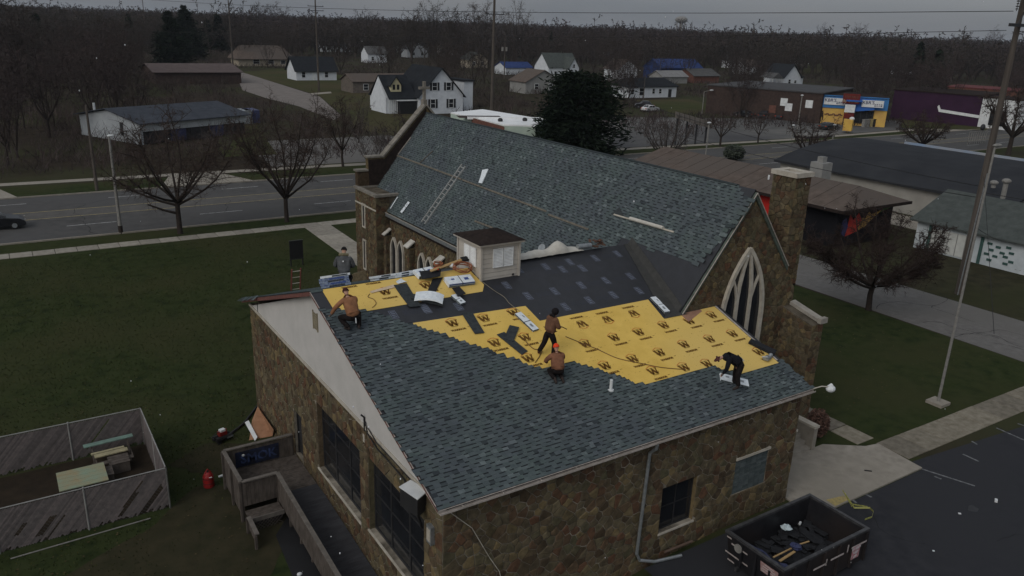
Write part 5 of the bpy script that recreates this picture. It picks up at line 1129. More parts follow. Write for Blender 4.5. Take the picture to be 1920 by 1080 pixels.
placard(Vector((DX0+.02, DY0+.55, 1.02)), Vector((0, -1, 0)), Vector((-.2, 0, 1)).normalized(), .72, .42, ['WARNING', 'DO NOT PLAY', 'ON OR AROUND', 'NO HOT ASHES'], mat('faded_red_placard', (.30, .14, .13), (.36, .28, .27), 12, .7))
placard(Vector((14.25, DY0-.1, .80)), RX, UZ, .42, .5, ['DANGER', 'KEEP', 'OFF'], mat('torn_red_placard', (.34, .10, .12), (.34, .30, .31), 9, .7))
MB().tube([(DX0-.05, DY0+1.85, 1.1), (DX0-.01, DY0+1.85, 1.1)], .16, 18).build('round_plate', m_conp, DU)
def trash(name, label, cat, c, m, fn): o = fn(MB(), Vector(c)).build(name, m, None, loc=c); return tag(o, label, cat)
def crumple(mb, c, r=.26, n=26, seed=1):
    rr = random.Random(seed); vs = []
    for i in range(7):
        for j in range(12):
            t_ = math.pi*i/6; q = math.tau*j/12; k_ = r*rr.uniform(.65, 1.15); vs.append(c+Vector((k_*math.sin(t_)*math.cos(q), k_*math.sin(t_)*math.sin(q), .55*k_*math.cos(t_)+.12)))
    return mb.add(vs, [(i*12+j, (i+1)*12+j, (i+1)*12+(j+1) % 12, i*12+(j+1) % 12) for i in range(6) for j in range(12)])
mb = MB(); rr = random.Random(8)
for k in range(120): mb.box((rr.uniform(DX0+.5, DX1-.3), rr.uniform(DY0+.2, DY1-.2), .28+rr.uniform(0, .3)), (rr.uniform(.2, .7), rr.uniform(.1, .35), .015), ax=(Vector((rr.gauss(0, 1), rr.gauss(0, 1), rr.gauss(0, .25))).normalized(),)*1+(lambda: (UY, UZ))() if False else None, rz=rr.uniform(0, 3))
o = mb.build('torn_off_shingles', m_scrapb, None); o['kind'] = 'stuff'; o['label'] = 'torn-off black shingle scraps filling the bottom of the dumpster'; o['category'] = 'debris'
cz = .75
def pin(px, py, z=.7): p = gz(px, py, z); return Vector((min(max(p.x, DX0+.4), DX1-.3), min(max(p.y, DY0+.25), DY1-.25), z))
trash('plastic_bag', 'crumpled pale blue white plastic bag in the middle of the dumpster', 'plastic bag', pin(1474, 994), mat('pale_bag', (.5, .58, .6), (.34, .42, .46), 8, .5), lambda m, c: crumple(m, c, .2))
trash('crushed_can', 'small crushed white can beside the plastic bag in the dumpster', 'can', pin(1499, 983, .6), m_wpaint, lambda m, c: m.tube([c, c+Vector((.12, .05, .02))], .045, 8))
m_btarp = mat('blue_tarp', (.045, .055, .13), (.025, .03, .07), 4, .6)
a, b_, c_ = Vector((DX0+.1, DY1-.25, 1.2)), Vector((DX0+.5, DY0+1.1, 1.25)), Vector((DX0+.45, DY0+.3, 1.1))
mb = MB(); vs = []
for i in range(9):
    t_ = i/8; q = (a*(1-t_)**2+b_*2*t_*(1-t_)+c_*t_*t_); vs += [q+Vector((.0, 0, .06*math.sin(i*2))), q+Vector((.35+.1*math.sin(i), .05, -.18+.06*math.cos(i*1.7))), q+Vector((.3, .05, -.5)), q+Vector((.03, 0, -.12))]
mb.add(vs, [(4*i+j, 4*i+(j+1) % 4, 4*i+4+(j+1) % 4, 4*i+4+j) for i in range(8) for j in range(4)]+[(3, 2, 1, 0), (32, 33, 34, 35)]); tag(mb.build('blue_tarp', m_btarp, None, loc=a), 'dark blue tarp draped inside the near end of the dumpster', 'tarp')
trash('blue_rag', 'small dark blue rag over the timber in the dumpster', 'rag', pin(1492, 1030, .9), m_btarp, lambda m, c: crumple(m, c, .2, seed=5))
for k, (q1, q2) in enumerate((((1462, 1052), (1490, 1034)), ((1450, 1045), (1484, 1028)), ((1495, 1022), (1517, 1015)))):
    a, b_ = pin(*q1, .95+.02*k), pin(*q2, .9); d_ = (b_-a).normalized(); tag(MB().box((a+b_)/2, (max(.5, (b_-a).length), .09 if not k else .05, .03), ax=(d_, d_.cross(UZ).normalized(), d_.cross(UZ).normalized().cross(d_))).build('timber_offcut', m_wood2, None, loc=a), ('wide pale timber offcut at the near end of the dumpster', 'thin pale lath beside the wide offcut in the dumpster', 'grey lath in the middle of the dumpster debris')[k], 'timber')
# caution tape, cup, litter
P = [(1578, 958), (1600, 961), (1630, 958), (1636, 968), (1634, 975), (1620, 983)]; pts = [gz(*q)+UZ*(.75 if i == 0 else .10+.08*(i % 2)) for i, q in enumerate(P)]
mb = MB()
for i in range(len(pts)-1): a, b_ = pts[i], pts[i+1]; mb.slab([a, b_, b_+UZ*.075, a+UZ*.075], (.004, .006, 0), i % 2)
for i in range(2): a, b_ = pts[i]+Vector((0, .12, .1)), pts[i+1]+Vector((0, .1, 0)); mb.slab([a, b_, b_+UZ*.06, a+UZ*.06], (.004, .006, 0), 0)
tag(mb.build('caution_tape', [mat('caution_yellow', (.44, .44, .10), (.12, .12, .06), 22, .5), mat('caution_yellow2', (.40, .40, .12), (.5, .48, .2), 12, .5)], None, loc=pts[0]), 'loose yellow and black caution tape curling beside the dumpster', 'tape')
p = gz(1867, 941); tag(MB().box(p+UZ*.06, (.16, .1, .11), .5).box(p+UZ*.05+Vector((.09, .03, 0)), (.06, .05, .06), .9).build('paper_cup', m_wpaint, None, loc=p), 'crushed white paper cup alone on the asphalt lot', 'cup')
for q, s_, lb in (((1799, 964), .07, 'tiny white scrap on the asphalt left of the paper cup'), ((1627, 886), .05, 'thin dark stick lying on the concrete pad'), ((1750, 1034), .05, 'small pale scrap nearest the bottom of the lot')): p = gz(*q); tag(MB().box(p+UZ*.09 if 'stick' in lb else p+UZ*.03, (s_*(6 if 'stick' in lb else 1.4), s_, .03), 2.4).build('litter', m_dark if 'stick' in lb else m_wpaint, None, loc=p), lb, 'litter')

# ================================================================== PEOPLE ON THE ROOF
def skin_mesh(name, verts, edges_, radii, m, parent, root=0, sub=2, label=None, smooth=True):
    me = bpy.data.meshes.new(name); off = origin(parent); me.from_pydata([tuple(Vector(v_)-off) for v_ in verts], edges_, []); me.materials.append(m)
    o = bpy.data.objects.new(name, me); COL.objects.link(o); o.parent = parent
    md = o.modifiers.new('skin', 'SKIN'); md.use_smooth_shade = True
    lay_ = me.skin_vertices[0].data if me.skin_vertices else None
    if lay_ is None:
        bm_ = None
    for i, r_ in enumerate(radii):
        me.skin_vertices[0].data[i].radius = r_ if isinstance(r_, tuple) else (r_, r_); me.skin_vertices[0].data[i].use_root = (i == root)
    s2 = o.modifiers.new('sub', 'SUBSURF'); s2.levels = s2.render_levels = sub
    # bake so that the body is one plain mesh
    bpy.context.view_layer.update(); dg = bpy.context.evaluated_depsgraph_get(); nm = bpy.data.meshes.new_from_object(o.evaluated_get(dg)); nm.materials.clear(); nm.materials.append(m)
    nm.polygons.foreach_set('use_smooth', [True]*len(nm.polygons)); o.modifiers.clear(); o.data = nm
    if label: o['label'] = label
    return o
m_skin = mat('skin', (.42, .25, .17), (.36, .2, .14), 4, .6)
def person(label, base, face, J, cols, hood=None, hat=None, extra=None, scale=1.):
    """J: joints in metres in the person's own frame: x right, y forward, z up, origin on the roof between the feet"""
    base = Vector(base); fy = Vector((math.cos(face), math.sin(face), 0)); fx = Vector((fy.y, -fy.x, 0))
    T = lambda p: base+(fx*p[0]+fy*p[1]+UZ*p[2])*scale
    t = thing('person', label, 'person', base, 'roofers at work on the hall roof'); j = {k: T(v_) for k, v_ in J.items()}
    jm = mat(*cols['jacket']); pm_ = mat(*cols['pants']); bm_ = mat('dark_boots', (.03, .02, .017), rough=.7) if 'boots' not in cols else mat(*cols['boots'])
    gl_ = mat('work_gloves', (.12, .10, .09), rough=.9)
    up = (j['head']-j['neck']).normalized(); fw = (j['look']-j['head']).normalized(); rt_ = fw.cross(up).normalized()
    # body: one continuous skin from feet to crown, with nose, ears and fingers
    V_ = [j['pelvis'], j['chest'], j['neck'], j['head'], j['head']+up*.10, j['head']+fw*.10-up*.02]; E_ = [(0, 1), (1, 2), (2, 3), (3, 4), (3, 5)]; R_ = [.11, .12, .05, .082, .06, .018]
    def ch(a, pts, rs):
        for p, r_ in zip(pts, rs): V_.append(p); R_.append(r_); E_.append((a, len(V_)-1)); a = len(V_)-1
        return a
    for s_, k in ((-1, 'l'), (1, 'r')):
        ch(3, [j['head']+rt_*(.085*s_)-up*.01], [.02])
        w_ = ch(1, [j['s'+k], j['e'+k], j['w'+k]], [.055, .042, .030])
        d = (j['w'+k]-j['e'+k]).normalized(); sd_ = d.cross(fw).normalized() if d.cross(fw).length > .1 else rt_; nr = sd_.cross(d).normalized()
        pk = ch(w_, [j['w'+k]+d*.06], [.028])
        for q, ln in ((-1.5, .065), (-.5, .082), (.5, .078), (1.5, .06)):
            ch(pk, [j['w'+k]+d*.095+sd_*(q*.017), j['w'+k]+d*(.095+ln*.55)+sd_*(q*.019)+nr*.012, j['w'+k]+d*(.09+ln*.85)+sd_*(q*.019)+nr*.04], [.0095, .009, .0075])
        ch(w_, [j['w'+k]+d*.04+sd_*.038, j['w'+k]+d*.08+sd_*.052+nr*.02], [.012, .009])
        ch(0, [j['h'+k], j['k'+k], j['a'+k], j['t'+k]], [.085, .055, .038, .03])
    skin_mesh('body', V_, E_, R_, m_skin, t, 0, 1)
    # jacket
    V_ = [j['pelvis'].lerp(j['chest'], -.12), j['pelvis'].lerp(j['chest'], .25), j['pelvis'].lerp(j['chest'], .65), j['chest'], j['chest'].lerp(j['neck'], .6), j['neck'].lerp(j['head'], .25)]; E_ = [(0, 1), (1, 2), (2, 3), (3, 4), (4, 5)]; R_ = [(.235, .19), (.225, .18), (.24, .19), (.235, .19), (.15, .14), .095]
    for k in 'lr': ch(3, [j['s'+k].lerp(j['chest'], .15), j['s'+k], j['s'+k].lerp(j['e'+k], .5), j['e'+k], j['e'+k].lerp(j['w'+k], .55), j['w'+k].lerp(j['e'+k], .04)], [.12, .108, .095, .083, .072, .06])
    skin_mesh('jacket', V_, E_, R_, jm, t, 2)
    # trousers
    V_ = [j['pelvis'].lerp(j['chest'], .1), j['pelvis'].lerp(j['chest'], -.08)]; E_ = [(0, 1)]; R_ = [(.19, .165), (.195, .17)]
    for k in 'lr': ch(1, [j['h'+k], j['h'+k].lerp(j['k'+k], .5), j['k'+k], j['k'+k].lerp(j['a'+k], .5), j['a'+k]+UZ*.03], [.135, .118, .10, .092, .085])
    skin_mesh('trousers', V_, E_, R_, pm_, t, 1)
    for k in 'lr':
        d = (j['t'+k]-j['a'+k]); q = j['a'+k]; skin_mesh('boot', [q+(q-j['t'+k])*.25-UZ*.01, q-UZ*.0+d*.25, q+d*.8, j['t'+k]+d*.12, q+UZ*.1], [(0, 1), (1, 2), (2, 3), (1, 4)], [.042, .052, .048, .036, .055], bm_, t, 1, 1)
        d = (j['w'+k]-j['e'+k]).normalized()
        MB().tube([j['w'+k]-d*.03, j['w'+k]+d*.045, j['w'+k]+d*.10], [.036, .040, .034], 8).build('glove', gl_, t, smooth=True)
    ax = (rt_, fw, up)
    if hat:
        mb = MB(); c = j['head']+up*.045; n, kk = 12, 5; vs = []
        for i in range(kk+1):
            th_ = (math.pi*.55)*i/kk
            for q in range(n): a = math.tau*q/n; vs.append(c+rt_*(.104*math.sin(th_)*math.cos(a))+fw*(.112*math.sin(th_)*math.sin(a))+up*(.115*math.cos(th_)))
        mb.add(vs, [(i*n+q, (i+1)*n+q, (i+1)*n+(q+1) % n, i*n+(q+1) % n) for i in range(kk) for q in range(n)])
        mb.tube([c-up*.03, c+up*.02], .112, 12, cap=False); mb.build('beanie', mat(*hat), t, smooth=True)
    if hood:
        mb = MB(); c = j['head']-fw*.03; n, kk = 12, 7; vs = []
        for i in range(kk+1):
            th_ = math.pi*.12+(math.pi*.88)*i/kk; 
            for q in range(n): a = math.tau*q/n; vs.append(c+rt_*(.125*math.sin(th_)*math.cos(a))-fw*(.14*-math.cos(th_))*1+up*(.14*math.sin(th_)*math.sin(a)+.02))
        mb.add(vs, [(i*n+q, i*n+(q+1) % n, (i+1)*n+(q+1) % n, (i+1)*n+q) for i in range(kk) for q in range(n)]); mb.build('hood', mat(*hood), t, smooth=True)
        mb = MB(); mb.tube([j['neck']-fw*.08-rt_*.1, j['neck']-fw*.13+up*.03, j['neck']-fw*.08+rt_*.1], .05, 8); mb.build('hood_collar', mat(*hood), t, smooth=True)
    for s_ in (-1, 1): MB().ell(j['head']+fw*.078+rt_*(.032*s_)+up*.01, (.011, .008, .008), 8, 5, ax=ax).build('eye', m_dark, t)
    if extra: extra(t, j, fx, fy)
    return t
tan = ('tan_work_jacket', (.30, .145, .075), (.20, .095, .052), 7, .9, 4, .02); brn = ('brown_work_jacket', (.16, .082, .05), (.10, .052, .034), 7, .9, 4, .02); brn2 = ('rust_work_jacket', (.23, .105, .06), (.145, .068, .042), 7, .9, 4, .02)
blk = ('black_trousers', (.016, .013, .013), (.010, .008, .008), 7, .9, 4, .02); gry = ('grey_hooded_jacket', (.10, .105, .108), (.06, .062, .066), 7, .9); navy = ('black_jacket', (.014, .014, .018), (.008, .008, .011), 7, .85)
slope = K
def sit(p): q = onroof(*p); return P3(q.x, q.y, .035)
# standing man with an air hose, leaning, seen from behind
fa = math.radians(35)
def st_extra(t, j, fx, fy):
    MB().tube([j['head']+fx*.10+fy*.0, j['head']+UZ*.13-fy*.02, j['head']-fx*.02-fy*.12], .03, 8).build('pale_hood_lining', m_wpaint, t)
    MB().tube([j['wr'], j['wr']+fy*.12-UZ*.02, j['wr']+fy*.25+fx*.1-UZ*.1], .02, 6).build('hose_end', m_hose, t)
pb = sit((1028, 668))
person('roofer in brown jacket and black trousers standing upright on the yellow felt', pb, math.radians(5),
  dict(pelvis=(0, .0, .92), chest=(.02, .08, 1.28), neck=(.03, .14, 1.48), head=(.03, .2, 1.62), look=(.0, .5, 1.50), sl=(-.19, .1, 1.40), sr=(.2, .1, 1.40), el=(-.27, .16, 1.12), er=(.29, .14, 1.13), wl=(-.08, .36, 1.08), wr=(.12, .36, 1.05),
       hl=(-.1, 0, .88), hr=(.1, 0, .88), kl=(-.12, -.12, .50), kr=(.14, .14, .48), al=(-.16, -.34, .14), ar=(.18, .06, .04), tl=(-.24, -.2, .08), tr=(.24, .24, .0)),
  dict(jacket=brn, pants=blk, boots=('red_brown_boots', (.09, .04, .03), None, 5, .8)), hood=('black_hood', (.015, .013, .014), None, 5, .9), extra=st_extra, scale=1.0)
# kneeling man with an orange beanie
pb = sit((1046, 714))
person('roofer in rust jacket and bright orange beanie kneeling at the shingle edge', pb, math.radians(75),
  dict(pelvis=(0, .05, .36), chest=(.03, .25, .72), neck=(.03, .33, .90), head=(.03, .40, 1.04), look=(.0, .75, .88), sl=(-.2, .26, .82), sr=(.22, .26, .82), el=(-.33, .42, .58), er=(.33, .46, .60), wl=(-.2, .64, .42), wr=(.14, .68, .42),
       hl=(-.11, .05, .33), hr=(.11, .05, .33), kl=(-.2, .42, .24), kr=(.17, .44, .25), al=(-.14, -.05, .05), ar=(.13, -.04, .04), tl=(-.14, -.20, -.01), tr=(.14, -.19, -.03)),
  dict(jacket=brn2, pants=blk), hat=('orange_beanie', (.75, .07, .02), (.6, .05, .02), 9, .9))
# crouching man by the left rake
def cr_extra(t, j, fx, fy): MB().tube([j['pelvis']-fy*.14-UZ*.02, j['pelvis']-fy*.16-UZ*.2], .02, 6).build('tool_loop', m_wpaint, t)
pb = sit((664, 622))
person('roofer in tan jacket squatting with his back turned near the left rake', pb, math.radians(95),
  dict(pelvis=(0, 0, .48), chest=(-.03, .22, .84), neck=(-.03, .34, 1.03), head=(-.02, .44, 1.14), look=(-.05, .75, .92), sl=(-.22, .24, .96), sr=(.2, .26, .95), el=(-.40, .40, .72), er=(.30, .48, .70), wl=(-.46, .58, .46), wr=(.22, .66, .52),
       hl=(-.12, 0, .45), hr=(.12, 0, .45), kl=(-.32, .34, .42), kr=(.34, .34, .42), al=(-.16, .02, .10), ar=(.16, -.02, .09), tl=(-.22, .2, .08), tr=(.24, .16, .07)),
  dict(jacket=tan, pants=blk), hat=('dark_maroon_beanie', (.06, .02, .02), (.04, .015, .015), 9, .9), extra=cr_extra, scale=1.12)
# grey-hooded man behind the ridge
yk = 10.75; xk = 1.62
def gx_extra(t, j, fx, fy):
    MB().tube([j['neck']-fx*.16+UZ*.02, j['neck']-fy*.1+UZ*.06, j['neck']+fx*.16+UZ*.02], .055, 8).build('fur_collar', mat('olive_fur', (.20, .18, .12), (.12, .11, .07), 12, 1), t)
    MB().box(j['chest']-fy*.19+UZ*.06, (.05, .01, .05), ax=(fx, fy, UZ)).build('patch', m_wpaint, t)
person('roofer in grey hooded jacket and black beanie kneeling behind the ridge', P3b(xk, yk, .03), math.radians(60),
  dict(pelvis=(0, 0, .42), chest=(0, .05, .80), neck=(0, .08, 1.01), head=(-.0, .15, 1.14), look=(-.1, .5, .98), sl=(-.21, .06, .92), sr=(.21, .06, .92), el=(-.31, .1, .64), er=(.31, .1, .64), wl=(-.16, .34, .56), wr=(.14, .36, .54),
       hl=(-.1, 0, .38), hr=(.1, 0, .38), kl=(-.16, .36, .16), kr=(.16, .36, .16), al=(-.13, -.08, .10), ar=(.13, -.08, .10), tl=(-.14, -.24, .06), tr=(.15, -.24, .06)),
  dict(jacket=gry, pants=blk), hat=('black_beanie', (.012, .012, .013), None, 9, .9), extra=gx_extra, scale=1.15)
# bending man astride a bundle
def bd_extra(t, j, fx, fy):
    q = j['wr']; MB().tube([q-fx*.05, q+fx*.02-UZ*.1, q+fx*.05-UZ*.3], .025, 6).build('tool', m_redp, t)
    MB().box(j['pelvis']+UZ*.12-fy*.05, (.32, .05, .03), ax=(fx, fy, UZ)).build('belt', m_lime, t)
    MB().tube([j['head']-UZ*.02-fy*.1+fx*.05, j['head']-fy*.13+UZ*.08], .045, 6).build('pale_collar', m_wpaint, t)
pb = sit((1374, 729))
person('roofer in black bending forward over a white bundle near the right end', pb, math.radians(150),
  dict(pelvis=(0, -.12, .92), chest=(.0, .28, 1.10), neck=(.0, .46, 1.10), head=(.0, .60, 1.04), look=(.0, .80, .72), sl=(-.2, .32, 1.06), sr=(.2, .32, 1.06), el=(-.24, .38, .78), er=(.34, .12, .86), wl=(-.12, .44, .56), wr=(.34, -.10, .66),
       hl=(-.11, -.12, .88), hr=(.11, -.12, .88), kl=(-.2, -.02, .50), kr=(.2, -.08, .48), al=(-.24, -.08, .14), ar=(.24, -.10, .02), tl=(-.26, .10, .08), tr=(.27, .07, -.03)),
  dict(jacket=navy, pants=blk), hat=('dark_cap', (.10, .04, .035), (.05, .02, .02), 9, .9), extra=bd_extra, scale=1.12)

# ================================================================== TREES
def bare_tree(seed, Hh, R, nl=6, ns=7, nt=6, ntt=4, fork=.24, tr=.16, twr=.006, sides=5, zlo=.55, up=.75):
    """trunk mesh builder + crown mesh builder, origin at the base"""
    rr = random.Random(seed); T = MB(); C = MB()
    zf = Hh*fork; T.tube([(0, 0, -.15), (.0, 0, .1), (rr.uniform(-.1, .1), rr.uniform(-.1, .1), zf*.6), (0, 0, zf), (0, 0, zf+.3)], [tr*1.35, tr*1.05, tr*.9, tr*.88, tr*.6], 8)
    def wob(p, d, ln, n, grav, amp):
        pts = [p]; 
        for i in range(n):
            d = (d+Vector((rr.gauss(0, amp), rr.gauss(0, amp), rr.gauss(0, amp*.7)+grav))).normalized(); p = p+d*ln/n; pts.append(p)
        return pts
    for i in range(nl):
        a = math.tau*(i+rr.uniform(-.3, .3))/nl; el = rr.uniform(.45, 1.15)*up if i else 1.3
        ln = Hh*(1-fork)*rr.uniform(.8, 1.0)/(1+0*el); tgt = Vector((math.cos(a)*R*rr.uniform(.55, .9), math.sin(a)*R*rr.uniform(.55, .9), zf+(Hh-zf)*rr.uniform(zlo, .92))) if i else Vector((rr.uniform(-.2, .2)*R, rr.uniform(-.2, .2)*R, Hh*.96))
        p0 = Vector((0, 0, zf*rr.uniform(.85, 1.0))); mid = p0.lerp(tgt, .5)+Vector((math.cos(a), math.sin(a), -.2))*R*.12
        L1 = [p0.lerp(mid, t*2) if t < .5 else mid.lerp(tgt, t*2-1) for t in (0, .2, .4, .6, .8, 1)]
        L1 = [p+Vector((rr.gauss(0, .04), rr.gauss(0, .04), rr.gauss(0, .03)))*Hh*.12*(k > 0) for k, p in enumerate(L1)]
        rs = [tr*.55*(1-.8*k/5) for k in range(6)]; T.tube(L1, rs, sides, cap=False)
        for j in range(ns):
            t = .3+.7*(j+rr.random()*.6)/ns; q = L1[min(5, int(t*5))].lerp(L1[min(5, int(t*5)+1)], t*5-int(t*5)); d0 = (L1[5]-L1[0]).normalized()
            out_ = Vector((rr.gauss(0, 1), rr.gauss(0, 1), rr.gauss(0, .6))).normalized(); d = (d0*.7+out_*.9+Vector((0, 0, .15))).normalized(); l2 = Hh*.22*rr.uniform(.6, 1.2)*(1.15-t*.5)
            L2 = wob(q, d, l2, 3, .02, .16); C.tube(L2, [tr*.16, tr*.12, tr*.08, tr*.04], 4 if sides > 4 else 3, cap=False)
            for k in range(nt):
                t3 = (k+rr.random())/nt; m3 = min(2, int(t3*3)); q3 = L2[m3].lerp(L2[m3+1], t3*3-m3); d3 = ((L2[3]-L2[0]).normalized()*.6+Vector((rr.gauss(0, 1), rr.gauss(0, 1), rr.gauss(0, .8))).normalized()).normalized()
                L3 = wob(q3, d3, l2*.55*rr.uniform(.6, 1.1), 2, .03, .22)
                def blade(A, B, w_):
                    dd = (B-A); sv = dd.cross(Vector((rr.gauss(0, 1), rr.gauss(0, 1), rr.gauss(0, 1)))); 
                    if sv.length < 1e-6: return
                    sv = sv.normalized()*w_; C.add([A-sv, A+sv, B], [(0, 1, 2)])
                blade(L3[0], L3[1]+(L3[1]-L3[0])*.15, twr*1.9); blade(L3[1], L3[2], twr*1.5)
                for m in range(ntt):
                    q4 = L3[0].lerp(L3[1], rr.random()) if rr.random() < .5 else L3[1].lerp(L3[2], rr.random()); d4 = ((L3[2]-L3[0]).normalized()*.7+Vector((rr.gauss(0, 1), rr.gauss(0, 1), rr.gauss(0, .8))).normalized()).normalized()
                    blade(q4, q4+d4*l2*.35*rr.uniform(.5, 1.2), twr)
    return T, C
def tree_thing(name, label, loc, seed, Hh, R, group=None, bark=m_bark, tw=m_twig, **kw):
    loc = Vector(loc); t = thing(name, label, 'tree', loc, group); T, C = bare_tree(seed, Hh, R, **kw)
    for nm, b, m in (('trunk', T, bark), ('crown', C, tw)):
        o = bpy.data.objects.new(nm, b.mesh(nm, m, smooth=(nm == 'trunk'))); COL.objects.link(o); o.parent = t
    return t
SG2 = 'street trees along the main road'

tree_thing('street_tree', 'bare street tree with one long sawn low limb beside the street', gz(338, 438), 11, 11.2, 5.9, SG2, nl=12, ns=12, nt=8, ntt=7, tr=.22, twr=.011, fork=.25, zlo=.25)
MB().tube([gz(338, 438)+UZ*1.75, gz(338, 438)+Vector((-1.0, -.1, 2.1)), gz(338, 438)+Vector((-2.3, -.2, 2.75))], [.13, .10, .07], 6).build('limb', m_bark, bpy.data.objects['street_tree'])
tree_thing('street_tree', 'bare street tree with spreading low limbs nearest the church tower', gz(538, 416), 12, 11.0, 5.6, SG2, nl=12, ns=12, nt=8, ntt=7, tr=.21, twr=.011, fork=.22, zlo=.25)
tree_thing('alley_tree', 'dense low dark flat-crowned tree standing by the alley', gz(1628, 581), 13, 6.9, 5.9, None, nl=17, ns=14, nt=10, ntt=9, tr=.20, twr=.011, fork=.26, zlo=.3, up=.5, tw=mat('dark_twigs', (.042, .031, .028), (.026, .020, .018), .6, .95, isl=[(.75, .7, .7), (1, 1, 1), (1.3, 1.25, 1.2)]))
tree_thing('street_tree', 'bare grey tree across the road from the church tower', gz(643, 312), 14, 8.8, 3.8, SG2, nl=8, ns=9, nt=8, ntt=6, tr=.17, twr=.015)
tree_thing('street_tree', 'pale bare spreading tree just beyond the nave ridge right of the evergreen', gz(1248, 305), 15, 6.8, 4.6, SG2, nl=11, ns=9, nt=7, ntt=5, tr=.2, twr=.018, fork=.1, tw=m_twigp, up=.6)
tree_thing('street_tree', 'small bare tree under the long pale wall across the road', gz(1350, 274), 16, 6.5, 3.4, SG2, nl=6, ns=7, nt=6, ntt=4, tr=.18, twr=.02)
tree_thing('street_tree', 'slender bare tree by the grey lot beside the brown building', gz(1421, 268), 17, 6.0, 2.6, SG2, nl=5, ns=6, nt=6, ntt=4, tr=.14, twr=.02)
tree_thing('street_tree', 'wide bare tree growing just past the dark roofed building', gz(1512, 305), 18, 6.8, 4.2, SG2, nl=9, ns=9, nt=7, ntt=5, tr=.2, twr=.02, fork=.2)
tree_thing('street_tree', 'round headed dark tree on the near verge before the purple building', gz(1725, 298), 19, 7.0, 4.8, SG2, nl=10, ns=10, nt=8, ntt=5, tr=.3, twr=.024, fork=.35)
tree_thing('street_tree', 'tall dark tree on the traffic island at the right edge', gz(1890, 291), 20, 11, 6.5, SG2, nl=10, ns=10, nt=8, ntt=5, tr=.4, twr=.032, fork=.3)
for k, (q, h_, r_, lb) in enumerate((((700, 322), 5.5, 3.6, 'low bushy bare tree just left of the church parapet'), ((742, 300), 6.5, 3.6, 'bushy pale bare tree behind the church parapet slope'), ((672, 268), 7, 3.6, 'dark bare tree in the yard left of the church parapet'), ((775, 262), 5, 3.2, 'small bare tree below the white house porch'), ((860, 200), 9, 4.2, 'bare tree against the right side of the big white house'), ((482, 300), 4, 3.2, 'low scrubby tree between the two big street trees'), ((420, 300), 4.5, 3, 'thin scrubby tree behind the first street tree'))):
    tree_thing('scrub_tree', lb, gz(*q), 400+k, h_, r_, 'scrubby trees across the road', nl=7, ns=8, nt=7, ntt=5, tr=.10, twr=.015, fork=.08, tw=m_twigf if k % 2 else m_twigp)
# evergreens
def conifer(name, label, loc, Hh, R, seed, n=2600, round_=False, group=None, m=m_need, leaf=.5):
    loc = Vector(loc); t = thing(name, label, 'tree', loc, group); rr = random.Random(seed)
    MB().tube([loc-UZ*.2, loc+UZ*Hh*.9], [R*.09, .04], 7).build('trunk', m_bark, t); mb = MB(); k = 0
    clumps = [(math.tau*rr.random(), rr.random(), rr.uniform(.6, 1.18)) for _ in range(int(70))]
    for (a0, h0, rad) in clumps:
        z = Hh*(.08+.92*h0); env = R*(math.sqrt(max(0, 1-((h0-.42)/.60)**2)) if round_ else (1-h0)*1.0+.03)*rad; cl = min(R*.34, env*.6+.2)
        for i in range(n//70):
            d = Vector((rr.gauss(0, 1), rr.gauss(0, 1), rr.gauss(0, .55)))*cl*.5; rad_ = env*rr.uniform(.45, .95)
            p = loc+Vector((math.cos(a0)*rad_, math.sin(a0)*rad_, z-rad_*.15))+d; a = Vector((math.cos(a0)+rr.gauss(0, .6), math.sin(a0)+rr.gauss(0, .6), rr.gauss(.1, .4))).normalized()*leaf*rr.uniform(.6, 1.3); b_ = a.cross(Vector((rr.gauss(0, 1), rr.gauss(0, 1), rr.gauss(0, 1)))).normalized()*leaf*.22
            mb.flat([p-a, p+b_, p+a, p-b_])
    mb.build('crown', m, t); return t
e0 = gz(1098, 296); conifer('evergreen_tree', 'huge dark round evergreen rising behind the nave ridge', (e0.x+1.2, e0.y+4, 0), 11.2, 6.9, 1, 14000, True, None, leaf=.55)
conifer('evergreen_tree', 'tall dark conifer, left of the touching pair at upper left', gz(325, 128), 18, 7.2, 2, 5200, leaf=1.0)
conifer('evergreen_tree', 'tall dark conifer, right of the touching pair at upper left', gz(352, 112), 20.5, 8.6, 3, 5200, leaf=1.1)
conifer('evergreen_tree', 'narrow dark conifer left of the tan ranch house', gz(412, 98), 17.5, 5.5, 4, 3600, leaf=1.2)
conifer('evergreen_tree', 'short dark conifer touching the tan ranch house', gz(447, 92), 11, 6, 5, 2800, leaf=1.2)
conifer('evergreen_tree', 'dark conifer peeping above the woods left of the conifer pair', gz(245, 90), 16, 8, 6, 2800, leaf=1.4)
for q, h_, r_, lb in (((1184, 75), 14, 5, 'small pointed conifer on the skyline beyond the evergreen'), ((1503, 85), 22, 11, 'pointed conifer on the skyline above the white gabled house'), ((1026, 62), 18, 8, 'dark conifer on the skyline right of the main pole'), ((1042, 62), 20, 7, 'second dark conifer on the skyline right of the main pole')):
    conifer('evergreen_tree', lb, gz(*q), h_*1.0, r_, int(q[0]), 1600, leaf=2.0)
